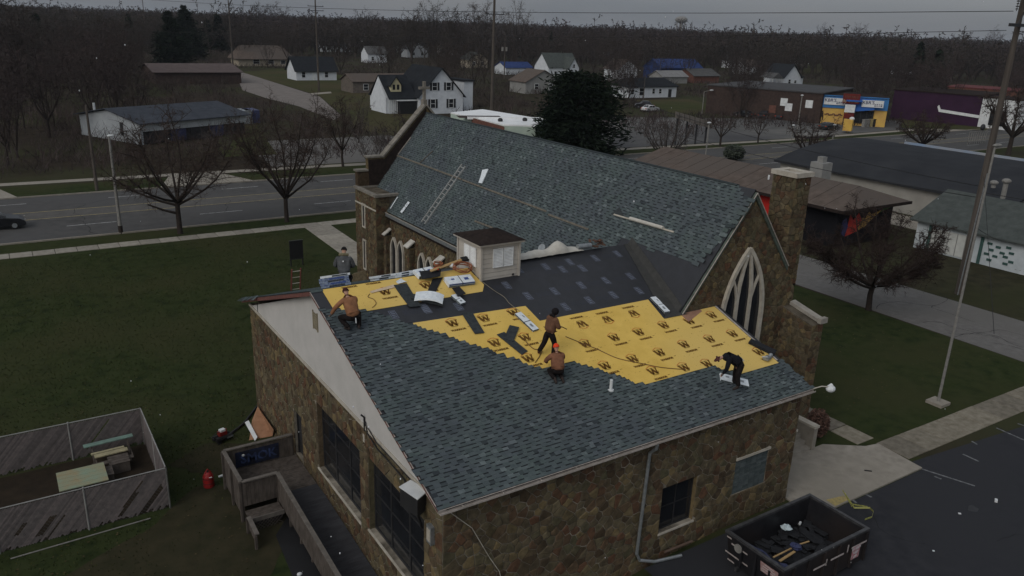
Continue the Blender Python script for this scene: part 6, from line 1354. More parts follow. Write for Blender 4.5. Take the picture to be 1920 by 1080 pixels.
# ---- buildings of the town
WIN = (m_frame, m_glass)
def wall_win(root, axis, c, u, z, w_, h_, out, m=m_wpaint, shut=None, cz=0):
    d = sorted((out*.02, out*.10)); mb = MB(); f_ = .09
    def b(o_, a0, a1, b0, b1, d0, d1): (o_.bx(a0, a1, c+d0, c+d1, b0, b1) if axis == 'y' else o_.bx(c+d0, c+d1, a0, a1, b0, b1))
    for (a0, a1, b0, b1) in ((u-w_/2-f_, u+w_/2+f_, z-f_, z), (u-w_/2-f_, u+w_/2+f_, z+h_, z+h_+f_), (u-w_/2-f_, u-w_/2, z, z+h_), (u+w_/2, u+w_/2+f_, z, z+h_), (u-w_/2, u+w_/2, z+h_*.5-.03, z+h_*.5+.03)): b(mb, a0, a1, b0, b1, *d)
    o = mb.build('window', m, root); g_ = MB(); b(g_, u-w_/2, u+w_/2, z, z+h_, *sorted((out*.02, out*.05))); g_.build('pane', m_glass, o)
    if shut:
        for s_ in (-1, 1): g_ = MB(); b(g_, u+s_*(w_/2+f_+.25)-.22, u+s_*(w_/2+f_+.25)+.22, z-.05, z+h_+.05, *sorted((out*.02, out*.07))); g_.build('shutter', shut, root)
def house(label, x0, y0, w_, d_, h_, rise, ridge='x', wm_=m_wsid, rm_=None, wins=(), doors=(), over=.4, cat='house', name='house', gable=None, chimney=None, group=None, hip=0.):
    """front-left corner x0,y0 (smallest x and y), w_ along x, d_ along y; wins: (side, u, z, w, h)"""
    rm_ = rm_ or m_tar; t = thing(name, label, cat, (x0+w_/2, y0+d_/2, 0), group); x1, y1 = x0+w_, y0+d_
    b = MB(); b.bx(x0, x1, y0, y1, 0, h_)
    if rise:
        if ridge == 'x': xx = (x0, x1); [b.slab([(x, y0, h_), (x, y1, h_), (x, (y0+y1)/2, h_+rise-.1)], (s_*.1, 0, 0)) for x, s_ in ((x0, 1), (x1, -1))] if not hip else None
        else: [b.slab([(x0, y, h_), (x1, y, h_), ((x0+x1)/2, y, h_+rise-.1)], (0, s_*.1, 0)) for y, s_ in ((y0, 1), (y1, -1))] if not hip else None
    b.build('wall', wm_, t); r = MB(); o = over; th = .14
    if not rise:
        r.bx(x0-.15, x1+.15, y0-.15, y1+.15, h_+.002, h_+.25)
    elif ridge == 'x':
        ym = (y0+y1)/2; k = rise/(d_/2); hx = hip
        for s_, ye in ((-1, y0-o), (1, y1+o)):
            P = [(x0-o, ye, h_-o*k), (x1+o, ye, h_-o*k), (x1+o-hx, ym, h_+rise), (x0-o+hx, ym, h_+rise)]; r.slab(P, (0, 0, th))
        if hip: r.slab([(x0-o, y0-o, h_-o*k), (x0-o+hx, ym, h_+rise), (x0-o, y1+o, h_-o*k)], (0, 0, th)); r.slab([(x1+o, y0-o, h_-o*k), (x1+o-hx, ym, h_+rise), (x1+o, y1+o, h_-o*k)], (0, 0, th))
    else:
        xm = (x0+x1)/2; k = rise/(w_/2); hx = hip
        for xe in (x0-o, x1+o): r.slab([(xe, y0-o, h_-o*k), (xe, y1+o, h_-o*k), (xm, y1+o-hx, h_+rise), (xm, y0-o+hx, h_+rise)], (0, 0, th))
        if hip: r.slab([(x0-o, y0-o, h_-o*k), (xm, y0-o+hx, h_+rise), (x1+o, y0-o, h_-o*k)], (0, 0, th))
    r.build('roof', rm_, t)
    for wv in wins:
        s_, u, z, ww, hh = wv[:5]; sh = wv[5] if len(wv) > 5 else None
        if s_ == 's': wall_win(t, 'y', y0, x0+u, z, ww, hh, -1, shut=sh)
        elif s_ == 'w': wall_win(t, 'x', x0, y0+u, z, ww, hh, -1, shut=sh)
    for s_, u, ww, hh, m in doors:
        b = MB(); (b.bx(x0+u-ww/2, x0+u+ww/2, y0-.06, y0-.004, .05, hh) if s_ == 's' else b.bx(x0-.06, x0-.004, y0+u-ww/2, y0+u+ww/2, .05, hh)); b.build('door', m, t)
    if chimney: cx, cy, ch_, = chimney; MB().bx(x0+cx-.35, x0+cx+.35, y0+cy-.35, y0+cy+.35, h_*.8, ch_).build('chimney', mat('old_brick', (.17, .12, .10), (.1, .07, .06), 5, .9), t)
    return t
m_rd = mat('charcoal_roof', (.026, .029, .033), (.018, .02, .023), 1.2, .95); m_rb = mat('brown_roof', (.125, .10, .085), (.085, .068, .058), 1.2, .95, c3=(.10, .085, .075)); m_rg = mat('grey_roof', (.10, .10, .10), (.07, .07, .07), 1, .95); m_rbl = mat('blue_roof', (.035, .06, .17), (.02, .035, .10), 1, .9); m_rgg = mat('green_grey_roof', (.080, .090, .085), (.055, .063, .060), 1.5, .95)
m_grey = mat('grey_siding', (.26, .26, .25), (.2, .2, .19), 1, .9); m_tan = mat('tan_siding', (.40, .35, .27), (.3, .26, .2), 1, .9); m_brick = mat('brown_brick', (.060, .042, .036), (.038, .028, .025), 2, .9); m_rbrick = mat('red_brick', (.16, .075, .055), (.10, .05, .04), 2, .9)
def at(px, py, z=0): p = gz(px, py, z); return p.x, p.y
# the big white gabled house beyond the nave
x, y = at(800, 214); g_ = house('large white two-storey house with steep gable and black shutters behind the church cross', x-1.6, y, 10.0, 13, 3.7, 5.3, 'y', m_wsid, m_rd, [('s', 3.0, 1.2, 1.0, 1.7, m_frame), ('s', 7.2, 1.2, 1.0, 1.7, m_frame), ('s', 3.4, 4.7, 1.0, 1.5, m_frame), ('s', 6.6, 4.7, 1.0, 1.5, m_frame)], over=.5)
t = g_; MB().slab([(x+10.3, y+3, 0), (x+10.3, y+11, 0), (x+10.3, y+11, 6.2), (x+10.3, y+3, 6.2)], (2.2, 0, 0)).build('side_bay', m_wsid, t); MB().bx(x+10.0, x+12.8, y+2.6, y+11.4, 6.21, 6.45).build('bay_roof', m_rd, t)
x -= 1.1; b = MB(); b.bx(x-6.1, x-.6, y+2.6, y+9, 0, 3.0); b.build('wing_wall', m_wsid, t); r = MB(); r.slab([(x-6.6, y+1.2, 2.9), (x-.4, y+1.2, 2.9), (x-.4, y+6.5, 7.2), (x-6.6, y+6.5, 7.2)], (0, 0, .15)); r.slab([(x-6.6, y+6.5, 7.2), (x-.4, y+6.5, 7.2), (x-.4, y+11, 3.2), (x-6.6, y+11, 3.2)], (0, 0, .15)); r.build('wing_roof', m_rd, t)
r = MB(); r.slab([(x-6.62, y+2.8, 0), (x-6.62, y+10, 0), (x-6.62, y+10, 3.1), (x-6.62, y+6.4, 7.0), (x-6.62, y+2.8, 3.1)], (.5, 0, 0)); r.build('wing_gable', m_wsid, t)
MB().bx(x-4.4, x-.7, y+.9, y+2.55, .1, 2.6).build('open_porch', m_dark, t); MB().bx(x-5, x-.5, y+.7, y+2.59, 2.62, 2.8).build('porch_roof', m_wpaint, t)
for k in range(5): MB().bx(x-6.4+k*.4, x-6.3+k*.4, y+1.4, y+1.5, .1, 2.7).build('porch_post', m_wpaint, t)
d_ = MB(); d_.slab([(x-5.5, y+2.6, 4.3), (x-3.3, y+2.6, 4.3), (x-3.3, y+2.6, 5.6), (x-4.4, y+2.6, 7.1), (x-5.5, y+2.6, 5.6)], (0, 3.2, 0)); dm = d_.build('dormer', mat('cream_siding', (.50, .46, .30), (.42, .38, .24), 1, .9), t)
d_ = MB(); d_.slab([(x-5.8, y+2.3, 5.3), (x-4.4, y+2.3, 7.2), (x-4.4, y+6, 7.2), (x-5.8, y+6, 5.3)], (-.05, 0, .14)); d_.slab([(x-3.0, y+2.3, 5.3), (x-4.4, y+2.3, 7.2), (x-4.4, y+6, 7.2), (x-3.0, y+6, 5.3)], (.05, 0, .14)); d_.build('dormer_roof', m_rd, dm)
for u in (-4.9, -4.0): MB().bx(x+u-.25, x+u+.25, y+2.54, y+2.59, 4.7, 5.7).build('pane', m_glass, dm)
x2, y2 = at(712, 206); g_ = house('little white bay-fronted cottage left of the big white gabled house', x2-.2, y2-.5, 4.2, 5, 2.9, 1.4, 'y', m_wsid, m_rd, [('s', 1.0, .9, .7, 1.3), ('s', 2.3, .9, .7, 1.3), ('s', 3.6, .9, .7, 1.3)], over=.3)
# white flat-roofed shop behind the nave ridge
x, y = at(905, 243); t = thing('flat_building', 'flat commercial building with white roof edge and pale green side behind the nave', 'building', (x, y, 0)); 
P1, P2, P3_, P4, P5 = at(845, 213, 3.5), at(905, 207, 3.5), at(1022, 226, 3.5), at(1004, 238, 3.5), at(945, 236, 3.5)
poly = [Vector((*P, 3.5)) for P in (P1, P2, P3_, P4, P5)]
MB().slab([(p.x, p.y, .0) for p in poly], (0, 0, 3.5)).build('wall', mat('pale_green_wall', (.42, .50, .43), (.34, .41, .36), .6, .8), t); MB().slab([p+UZ*.004 for p in poly], (0, 0, .2)).build('roof', mat('white_roof', (.82, .83, .83), (.68, .70, .71), .7, .6), t)
a, b_ = Vector((*at(884, 223, 3.5), 3.5)), Vector((*at(945, 240, 3.5), 3.5)); MB().slab([a+UZ*.22, b_+UZ*.22, b_-UZ*1.6, a-UZ*1.6], (-.3, -.6, 0)).build('brick_side', m_rbrick, t)
for q in ((938, 229), (984, 228)): p = gz(*q, 3.6); MB().ell(p+UZ*.3, (.4, .4, .35)).build('roof_vent', m_frame, t)
a = gz(899, 219, 3.72); MB().box(a, (7, 3, .05), -.35).build('roof_opening', m_brick, t)
MB().box(gz(970, 222, 3.75), (16, .5, .35), -.35).build('parapet', MATS['white_roof'], t)
p = gz(820, 214); 
# houses in the neighbourhood
x, y = at(556, 151); house('white single-storey house with black roof and dark windows at upper left', x, y, 12.5, 8.5, 3.0, 3.6, 'x', m_wsid, m_rd, [('s', 2.2, .9, 1.0, 1.5), ('s', 9.3, .9, 1.0, 1.5)], [('s', 5.5, 1.1, 2.2, m_wpaint)], over=.6)
x, y = at(448, 124); house('long tan ranch house with brown and grey roof far at upper left', x, y, 20, 11, 3.2, 4.0, 'x', m_tan, m_rb, [('s', 6.5, .9, 2.2, 1.5), ('s', 12, .9, 2.0, 1.4), ('s', 16.5, .9, 1.6, 1.2)], over=1.0, hip=3)
x, y = at(603, 97); house('white long-roofed house half hidden by trees above the black-roofed house', x, y, 18, 10, 3.5, 4.5, 'x', m_wsid, m_rg, [('s', 4, 1, 1.5, 1.4)])
x, y = at(655, 88); house('grey gabled house in bare trees right of the long-roofed house', x, y, 10, 10, 4.5, 4.5, 'y', m_grey, m_rg, [('s', 5, 1.5, 1.5, 1.5)])
x, y = at(655, 175); house('dim tan brick house beside the pale side street', x+1, y, 16, 8, 2.9, 1.6, 'x', mat('dim_brick', (.15, .13, .11), (.10, .085, .075), 2, .9), m_rb, [('s', 3.5, .8, 1.2, 1.4), ('s', 8, .8, 1.2, 1.4)])
x, y = at(1184, 184); t = house('long white ranch house with black roof above the grassy bank', x-1, y, 17.5, 8, 3.1, 1.9, 'x', m_wsid, m_rd, [('s', 1.2, 1, 1.0, 1.2), ('s', 4.5, .7, 1.7, 1.9), ('s', 8.8, 1.1, .9, 1.3), ('s', 11.3, 1.1, .9, 1.2)], [('s', 15, 1.2, 2.2, m_frame)], over=.5, hip=2)
x, y = at(1028, 148); house('white and grey house with twin gables behind the round evergreen', x, y, 13, 9, 4.2, 4.5, 'x', m_wsid, m_rgg, [('s', 3, 1.2, 1, 1.4), ('s', 7, 1.2, 1, 1.4)])
x, y = at(1062, 148); house('small white gabled front next to the twin-gabled house', x-1, y-2.5, 4.5, 6, 4.0, 3.4, 'y', m_wsid, m_rgg, [('s', 2.2, 4.0, .8, 1.2)])
x, y = at(948, 140); house('low house with blue roof and white edge beyond the main pole', x, y, 12, 8, 2.6, 1.8, 'x', m_wsid, m_rbl)
x, y = at(1238, 148); house('long blue house behind the white ranch house', x, y, 22, 10, 4.2, 3.0, 'x', mat('blue_siding', (.03, .055, .16), (.02, .035, .10), 1, .9), m_rbl, [('s', 3, 1.4, 1.2, 1.6), ('s', 7, 1.4, 1.2, 1.6), ('s', 12, 1.4, 1.2, 1.6)])
x, y = at(1190, 152); house('two-tone white and brown house between the evergreen and the blue house', x-8, y, 9, 8, 4.2, 3.2, 'y', m_wsid, m_rb, [('s', 3, 1.2, 1.2, 1.5), ('s', 6.4, 1.2, 1.2, 1.5)])
x, y = at(1300, 156); house('low grey-roofed garage right of the blue house', x, y, 13, 9, 2.6, 2.2, 'x', m_rbrick, m_rg)
x, y = at(1250, 156); house('pale grey-roofed shed in front of the blue house', x-4, y-2, 12, 7, 2.4, 1.8, 'x', m_grey, mat('pale_roof', (.22, .22, .22), (.16, .16, .16), 1, .9))
x, y = at(1468, 164); t = house('white gabled house with dark roof and porch on the green clearing', x, y, 9, 9, 3.6, 4.2, 'y', m_wsid, m_rd, [('s', 3.0, 1.3, 1.2, 1.4), ('s', 6.2, 1.5, 1.2, .9)], over=.5)
MB().bx(x+9, x+13, y+2, y+8, 0, 3.2).build('side_wall', m_wsid, t); MB().slab([(x+8.8, y+1.6, 3.2), (x+13.4, y+1.6, 3.2), (x+13.4, y+5, 4.6), (x+8.8, y+5, 4.6)], (0, 0, .14)).build('side_roof', m_rd, t)
MB().slab([(x-6.5, y-.5, 3.3), (x-1.0, y-.5, 3.3), (x-3.8, y-.5, 5.0)], (0, 6, 0)).build('porch_roof', m_rg, t); MB().bx(x-6.0, x-1.2, y, y+5, .1, 1.2).build('porch_wall', m_wpaint, t); [MB().bx(x-6+k*2.3, x-5.8+k*2.3, y-.05, y+.15, 1.2, 3.3).build('porch_post', m_wpaint, t) for k in range(3)]
x, y = at(262, 74); house('pale house glimpsed through the woods at far upper left', x, y, 14, 10, 3.5, 3.5, 'x', m_wsid, m_rg)
for k, (px, py, w_, h_, mm_, rr_, lb) in enumerate(((1372, 128, 10, 4, m_wsid, m_rg, 'pale house in the woods above the white gabled house, leftmost of the far dots'), (1665, 112, 12, 4, m_wsid, m_rd, 'pale cottage in the woods above the blue and yellow shop'), (1800, 128, 14, 5, m_grey, m_rgg, 'grey house among trees above the purple building'), (1838, 122, 9, 5, m_wsid, m_rg, 'white gabled house among trees near the tall right pole'), (1778, 122, 8, 4, m_wsid, m_rg, 'small white house left of the grey house in the far right woods'), (1432, 86, 14, 5, m_wsid, m_rg, 'tiny pale house on the far rise right of centre'), (764, 108, 12, 4.5, m_wsid, m_rg, 'grey and white house in the trees above the big white house'), (832, 105, 10, 4, m_grey, m_rg, 'small grey house in the trees left of the main pole'), (985, 176, 12, 3.2, m_grey, m_rb, 'low brown-roofed shed behind the white flat building'), (1500, 120, 9, 4, m_wsid, m_rd, 'white house just above the gabled house on the clearing'))):
    x, y = at(px, py); house(lb, x, y, w_, 8, h_, 3.0, 'x' if k % 2 else 'y', mm_, rr_, [('s', w_*.3, 1.2, 1.2, 1.4), ('s', w_*.7, 1.2, 1.2, 1.4)])
# low brown-roofed building and the blue-white shed on the left
x, y = at(292, 158); house('very long low building with flat mauve-brown roof behind the left woods', x, y, 22, 22, 3.0, 1.6, 'x', m_brick, mat('mauve_roof', (.115, .092, .088), (.085, .068, .065), .6, .95), over=.6)
P = gz(272, 273); t = thing('metal_building', 'pale grey metal building with dark low roof and blue doors across the street', 'building', (P.x, P.y, 0)); Q = gz(268, 268)
X0, Y0 = 8.8, 105.6; t.location = (X0, Y0, 0); wl = 15
b = MB(); b.bx(X0-.1, X0+.3, Y0, Y0+wl, 0, 3.6); b.slab([(X0-.1, Y0, 3.6), (X0-.1, Y0+wl, 3.6), (X0-.1, Y0+wl/2, 5.2)], (.4, 0, 0)); b.build('gable_end', mat('pale_metal_wall', (.36, .39, .41), (.26, .28, .30), .5, .7), t)
b = MB(); b.bx(X0+.31, X0+18, Y0+.0, Y0+.3, 2.2, 3.5); b.build('white_fascia', mat('fascia_white', (.45, .47, .48), (.34, .36, .37), .8, .7), t); MB().bx(X0+.31, X0+18, Y0+.35, Y0+wl, 0, 3.5).build('wall', m_frame, t)
for k in range(5): MB().bx(X0+1.5+k*3.3, X0+4.0+k*3.3, Y0+.2, Y0+.34, .1, 2.15).build('roller_door', m_btarp if k % 2 else m_frame, t)
r = MB(); r.slab([(X0-.6, Y0-.8, 3.55), (X0+18.6, Y0-.8, 3.55), (X0+18.6, Y0+wl/2, 5.35), (X0-.6, Y0+wl/2, 5.35)], (0, 0, .15)); r.slab([(X0-.6, Y0+wl+.8, 3.55), (X0+18.6, Y0+wl+.8, 3.55), (X0+18.6, Y0+wl/2, 5.35), (X0-.6, Y0+wl/2, 5.35)], (0, 0, .15)); r.build('roof', mat('blue_grey_roof', (.055, .062, .075), (.035, .04, .05), 1, .9), t)
MB().slab([(X0-.2, Y0+4.0, 3.4), (X0-.2, Y0+4.5, 3.4), (X0-.2, Y0+4.5, 1.2), (X0-.2, Y0+4.0, 1.2)], (-.1, 0, 0)).build('dark_strip', m_frame, t); MB().tube([(X0+.6, Y0+12.0, 4.2), (X0+.6, Y0+12.0, 5.9)], .18, 8).build('flue', m_wpaint, t); t.rotation_euler = (0, 0, math.radians(24)); t.scale = (1, 1, .82)
for k, (q, c_) in enumerate((((440, 232), m_conp), ((462, 232), m_galv), ((476, 231), m_btarp))):
    p = gz(*q); MB_ = MB().bx(p.x-1.1, p.x+1.1, p.y, p.y+4, 0, 2.2); tag(MB_.build('storage_shed', c_, None, loc=(p.x, p.y, 0)), ('pale grey garden shed, leftmost behind the second street tree', 'middle grey box between the two sheds behind the street tree', 'small blue shed behind the second street tree')[k], 'shed')
# shops across the road
def flatshop(name, label, A, B, dep, h_, wm_, rm_=m_tar):
    A, B = Vector((*A, 0)), Vector((*B, 0)); d = (B-A).normalized(); n_ = Vector((-d.y, d.x, 0)); t = thing(name, label, 'building', A)
    MB().slab([A, B, B+UZ*h_, A+UZ*h_], n_*dep).build('wall', wm_, t); MB().slab([A-d*.2-n_*.2+UZ*(h_+.003), B+d*.2-n_*.2+UZ*(h_+.003), B+d*.2+n_*(dep+.2)+UZ*(h_+.003), A-d*.2+n_*(dep+.2)+UZ*(h_+.003)], (0, 0, .25)).build('roof', rm_, t)
    return t, A, B, d, -n_
t, A, B, d, n_ = flatshop('brick_building', 'long dark brown brick building left of the blue and yellow shop', at(1322, 212), at(1535, 232), 26, 6.2, m_brick, mat('dark_flat_roof', (.075, .075, .078), (.05, .05, .05), .4, .9))
LB = (B-A).length
for u, z in ((.69, 3.9), (.735, 2.9), (.60, 2.2), (.90, 3.9)): q = A.lerp(B, u)+UZ*z+n_*.05; MB().box(q, (1.5, .1, 1.6), ax=(d, n_, UZ)).build('notice_board', m_wpaint if z > 2.5 else m_rbrick, t)
t, A, B, d, n_ = flatshop('corner_shop', 'corner shop painted blue above and yellow below with two white signs', at(1534, 231), at(1658, 239), 16, 5.6, mat('shop_yellow', (.60, .40, .10), (.50, .30, .10), .5, .85), m_tar); LB = (B-A).length
bb = MB(); bb.slab([A+n_*.06+UZ*3.4, B+n_*.06+UZ*3.4, B+n_*.06+UZ*6.0, A+n_*.06+UZ*6.0], n_*.14); bb.build('blue_band', mat('shop_blue', (.06, .20, .42), (.04, .14, .34), .3, .85), t)
bb = MB(); bb.box(A.lerp(B, .48)+n_*1.2+UZ*5.2, (LB*.24, 2.3, .3), ax=(d, n_, UZ)); bb.slab([A.lerp(B, .46)+n_*.21+UZ*2.9, A.lerp(B, .80)+n_*.21+UZ*3.5, A.lerp(B, .80)+n_*.21+UZ*5.6, A.lerp(B, .46)+n_*.21+UZ*5.6], n_*1.0); bb.build('blue_canopy', mat('canopy_blue', (.035, .13, .42), (.03, .10, .34), .5, .8), t)
MB().box(A.lerp(B, .62)+n_*.15+UZ*1.9, (LB*.38, .2, 2.6), ax=(d, n_, UZ)).build('shop_window', m_glass, t)
for k in range(5): MB().box(A.lerp(B, .445+.087*k)+n_*.27+UZ*1.9, (.12, .06, 2.6), ax=(d, n_, UZ)).build('mullion', m_frame, t)
for u in (.20, .76):
    c_ = A.lerp(B, u)+n_*(1.35 if u > .5 else .35)+UZ*4.75; o = MB().box(c_, (4.2, .1, 1.4), ax=(d, n_, UZ)).build('sign_panel', m_wpaint, t)
    for s_, zz, sz, ux in (("KBR'S", .2, .95, -.85),): inst('lettering', text_mesh(s_, sz, 'lettering', mat('sign_ink', (.05, .06, .14)), .01, .02), o, c_+n_*.07+UZ*zz+d*ux-origin(o), frame_rot(d, UZ, n_))
for u in (.20, .76):
    c_ = A.lerp(B, u)+n_*(1.42 if u > .5 else .42)+UZ*4.75; mb = MB(); rr = random.Random(3)
    for k in range(8): mb.box(c_+d*(.5+(k % 4)*.4)+UZ*(-.1-.3*(k//4)), (.28, .02, rr.uniform(.1, .22)), ax=(d, n_, UZ))
    o = mb.build('painted_words', MATS['sign_ink'], t); o['kind'] = 'stuff'
p = A.lerp(B, .04)+n_*.13+UZ*1.9; MB().box(p, (.5, .05, .9), ax=(d, n_, UZ)).box(p+UZ*.65, (.3, .05, .3), ax=(d, n_, UZ)).box(p-UZ*.8+d*.2, (.2, .05, .8), ax=(d, n_, UZ)).box(p-UZ*.8-d*.2, (.2, .05, .8), ax=(d, n_, UZ)).build('painted_figure', m_brick, t)
for k in range(9): q = A.lerp(B, .09+k*.03)+n_*.13+UZ*(2.0+.15*math.sin(k*2)); MB().box(q, (.5, .05, .22), ax=(d, n_, UZ)).build('painted_words', m_rbrick, t)
p = Vector((*at(1588, 236), 0)); t = thing('pylon_sign', 'dark red two-panel roadside sign in front of the blue and yellow shop', 'sign', p)
for s_ in (-.9, .9): MB().tube([p+d*s_, p+d*s_+UZ*6], .1, 6).build('post', m_pole, t)
c_ = p+UZ*5.6+n_*.2; o = MB().box(c_, (3.3, .3, 2.0), ax=(d, n_, UZ)).build('sign_panel', mat('dark_red_sign', (.14, .025, .02), (.10, .02, .018), 1, .8), t); inst('lettering', text_mesh('By Owner', .75, 'lettering', m_tan, .01, .02), o, c_+n_*.17-UZ*.5-origin(o), frame_rot(d, UZ, n_)); inst('lettering', text_mesh('FOR SALE', .62, 'lettering', m_rbrick, .01, .02), o, c_+n_*.17+UZ*.35-origin(o), frame_rot(d, UZ, n_))
c_ = p+UZ*3.6+n_*.2; MB().box(c_, (2.0, .25, 1.6), ax=(d, n_, UZ)).build('white_panel', m_wpaint, t); MB().box(c_-UZ*1.5, (2.0, .25, 1.1), ax=(d, n_, UZ)).build('red_panel', MATS['dark_red_sign'], t)
p = Vector((*at(1588, 249), 0)); t = thing('yellow_sign_cube', 'yellow box sign with round lamp on top near the road', 'sign', p); MB().box(p+UZ*1.5, (1.9, 1.6, 2.1), .5).build('box_panel', mat('box_yellow', (.60, .40, .08), (.5, .3, .08), 1, .8), t); MB().tube([p, p+UZ*.5], .1, 6).build('post', m_liney, t); MB().ell(p+UZ*2.75+d*.5, (.5, .5, .35)).build('lamp', m_wpaint, t)
for k in range(2): MB().box(p+UZ*1.7+Vector((-.15+k*.7, -.95-.0*k, 0)), (.4, .1, .5), .5).build('painted_digit', m_brick, t)
for k in range(5): p = gz(1619+k*6.2, 238.5-.3*k); tag(MB().bx(p.x-.35, p.x+.35, p.y-.3, p.y+.3, 0, 1.5).bx(p.x-.4, p.x+.4, p.y-.34, p.y+.34, 1.5, 1.62).build('waste_bin', (m_conp, m_conp, m_liney, m_frame, m_conp)[k], None, loc=p), ('pale bin, leftmost in the row under the shop window', 'pale bin, second in the row under the shop window', 'yellowish bin in the middle of the row under the shop window', 'dark bin, fourth in the row under the shop window', 'pale bin, rightmost in the row under the shop window')[k], 'bin', 'bins along the blue and yellow shop')
t, A, B, d, n_ = flatshop('purple_building', 'long dark purple building with a white stripe right of the blue and yellow shop', at(1668, 222), at(1832, 238), 18, 6.5, mat('purple_paint', (.040, .018, .040), (.028, .013, .029), .4, .9)); 
MB().slab([A.lerp(B, .53)+n_*.1+UZ*3.6, A.lerp(B, .555)+n_*.1+UZ*2.5, B+n_*.1+UZ*1.9, B+n_*.1+UZ*2.5, A.lerp(B, .57)+n_*.1+UZ*3.1, A.lerp(B, .545)+n_*.1+UZ*4.0], n_*.1).build('white_stripe', m_wpaint, t)
t2, A2, B2, d2, n2 = flatshop('white_entrance', 'white pointed-front entrance at the right end of the purple building', (B.x, B.y), (B.x+d.x*6-1.5, B.y+d.y*6-2), 8, 6.3, m_wpaint); MB().box(A2.lerp(B2, .5)+n2*.1+UZ*2.3, (3.4, .1, 3.2), ax=(d2, n2, UZ)).build('shop_window', m_glass, t2)
t, A, B, d, n_ = flatshop('red_roof_building', 'low building with faded red roof beyond the purple one', at(1770, 196), at(1900, 206), 16, 5, m_rbrick, mat('faded_red_roof', (.14, .045, .045), (.09, .03, .03), .4, .9))
# mural building, dark barrel-roof hall, white garage
t = thing('mural_building', 'low black building with brown roof and colourful flame mural beyond the alley', 'building', (56, 36, 0)); bx0, bx1, by0, by1, bh = 52.2, 60.3, 24.6, 50, 3.6
MB().bx(bx0, bx1, by0, by1, 0, bh).build('wall', mat('black_painted_wall', (.012, .012, .015), (.008, .008, .010), 1, .9), t)
r = MB(); xm = 56.2; r.slab([(bx0-1.0, by0-1, bh-.1), (bx0-1.0, by1+1, bh-.1), (xm, by1+1, bh+1.35), (xm, by0+1.2, bh+1.35)], (0, 0, .12)); r.slab([(bx1+1.0, by0-1, bh-.1), (bx1+1.0, by1+1, bh-.1), (xm, by1+1, bh+1.35), (xm, by0+1.2, bh+1.35)], (0, 0, .12)); r.slab([(bx0-1.0, by0-1, bh-.1), (xm, by0+1.2, bh+1.35), (bx1+1, by0-1, bh-.1)], (0, 0, .12)); r.build('roof', m_rb, t)
MB().bx(bx0-1.05, bx1+1.05, by0-1.12, by0-1.0, bh-.22, bh+.04).build('eave_board', m_tar, t); MB().bx(bx0-1.12, bx0-1.0, by0-1, by1+1, bh-.22, bh+.04).build('eave_board', m_tar, t)
for k in range(14): y = by0+1+k*1.8; MB().slab([(bx0-.95, y, bh+.03), (xm, y, bh+1.475), (xm, y+.03, bh+1.475), (bx0-.95, y+.03, bh+.03)], (0, 0, .012)).build('roof_seam', m_tar, t)
for c_, m_, P in ((mat('mural_red', (.42, .05, .03), (.3, .03, .03), 2, .8), 0, [(53.6, .9), (55.2, 1.2), (55.8, 2.1), (55.1, 2.9), (54.4, 2.3), (53.9, 3.0)]), (mat('mural_gold', (.42, .27, .08), (.35, .2, .06), 2, .8), 1, [(55.2, 1.2), (56.3, 1.5), (57.0, 2.0), (58.6, 2.9), (57.0, 2.6), (56.6, 2.9), (56.2, 2.3), (55.8, 2.4)]), (mat('mural_blue', (.05, .05, .12), (.03, .03, .07), 2, .8), 2, [(52.8, 1.3), (53.5, .9), (53.8, 1.8), (53.4, 2.6), (52.9, 2.4)]), (mat('mural_green', (.06, .12, .05), rough=.8), 3, [(58.2, 2.6), (59.8, 3.0), (59.9, 3.2), (58.8, 3.15)])):
    MB().slab([(a, by0-.02-.004*m_, b_) for a, b_ in P], (0, -.01, 0)).build('mural_shape', c_, t)
MB().bx(bx0-.03, bx0-.01, 30.8, 33.2, .6, 3.4).bx(bx0-.03, bx0-.01, 34.6, 37.5, 2.6, 3.45).build('red_banner', mat('mural_bright_red', (.50, .03, .02), (.4, .02, .02), 1, .8), t)
p = gz(1441, 336, 4.4); MB().tube([p-UZ*.5, p+UZ*.4], .09, 8).build('vent_pipe', m_wpaint, t)
t = thing('warehouse', 'wide building with dark curved roof and pale light edge beyond the mural building', 'building', (85, 34, 0)); wx0, wx1, wy0, wy1, wh = 72, 98, 20, 47, 2.9
MB().bx(wx0, wx1, wy0, wy1, 0, wh).build('wall', mat('light_grey_wall', (.30, .29, .26), (.24, .23, .21), .5, .9), t); r = MB(); n = 12
for i in range(n):
    x0_, x1_ = wx0-.6+(wx1-wx0+1.2)*i/n, wx0-.6+(wx1-wx0+1.2)*(i+1)/n; f_ = lambda x: wh+2.1*(1-((x-85)/13.7)**2); r.slab([(x0_, wy0-.6, f_(x0_)), (x0_, wy1+.6, f_(x0_)), (x1_, wy1+.6, f_(x1_)), (x1_, wy0-.6, f_(x1_))], (0, 0, .2))
r.build('roof', mat('black_barrel_roof', (.034, .036, .040), (.022, .024, .028), .3, .9), t); MB().bx(92.6, 92.9, wy0-.5, wy1-3, wh+1.0, wh+1.95).build('blue_parapet', mat('blue_edge', (.20, .28, .40), (.3, .3, .3), .25, .8), t)
MB().bx(wx0-6, wx0-.7, wy0+2, wy1, 0, .03).build('loading_slab', m_conc, t)
p = gz(1537, 330, 3.3); tag(MB().bx(p.x-.8, p.x+.8, p.y-.8, p.y+.8, 0, 4.8).bx(p.x-.35, p.x+.35, p.y-.35, p.y+.35, 4.8, 5.4).build('brick_chimney', m_grey, None, loc=(p.x, p.y, 0)), 'pale brick chimney stack between the brown roof and the dark curved roof', 'chimney')
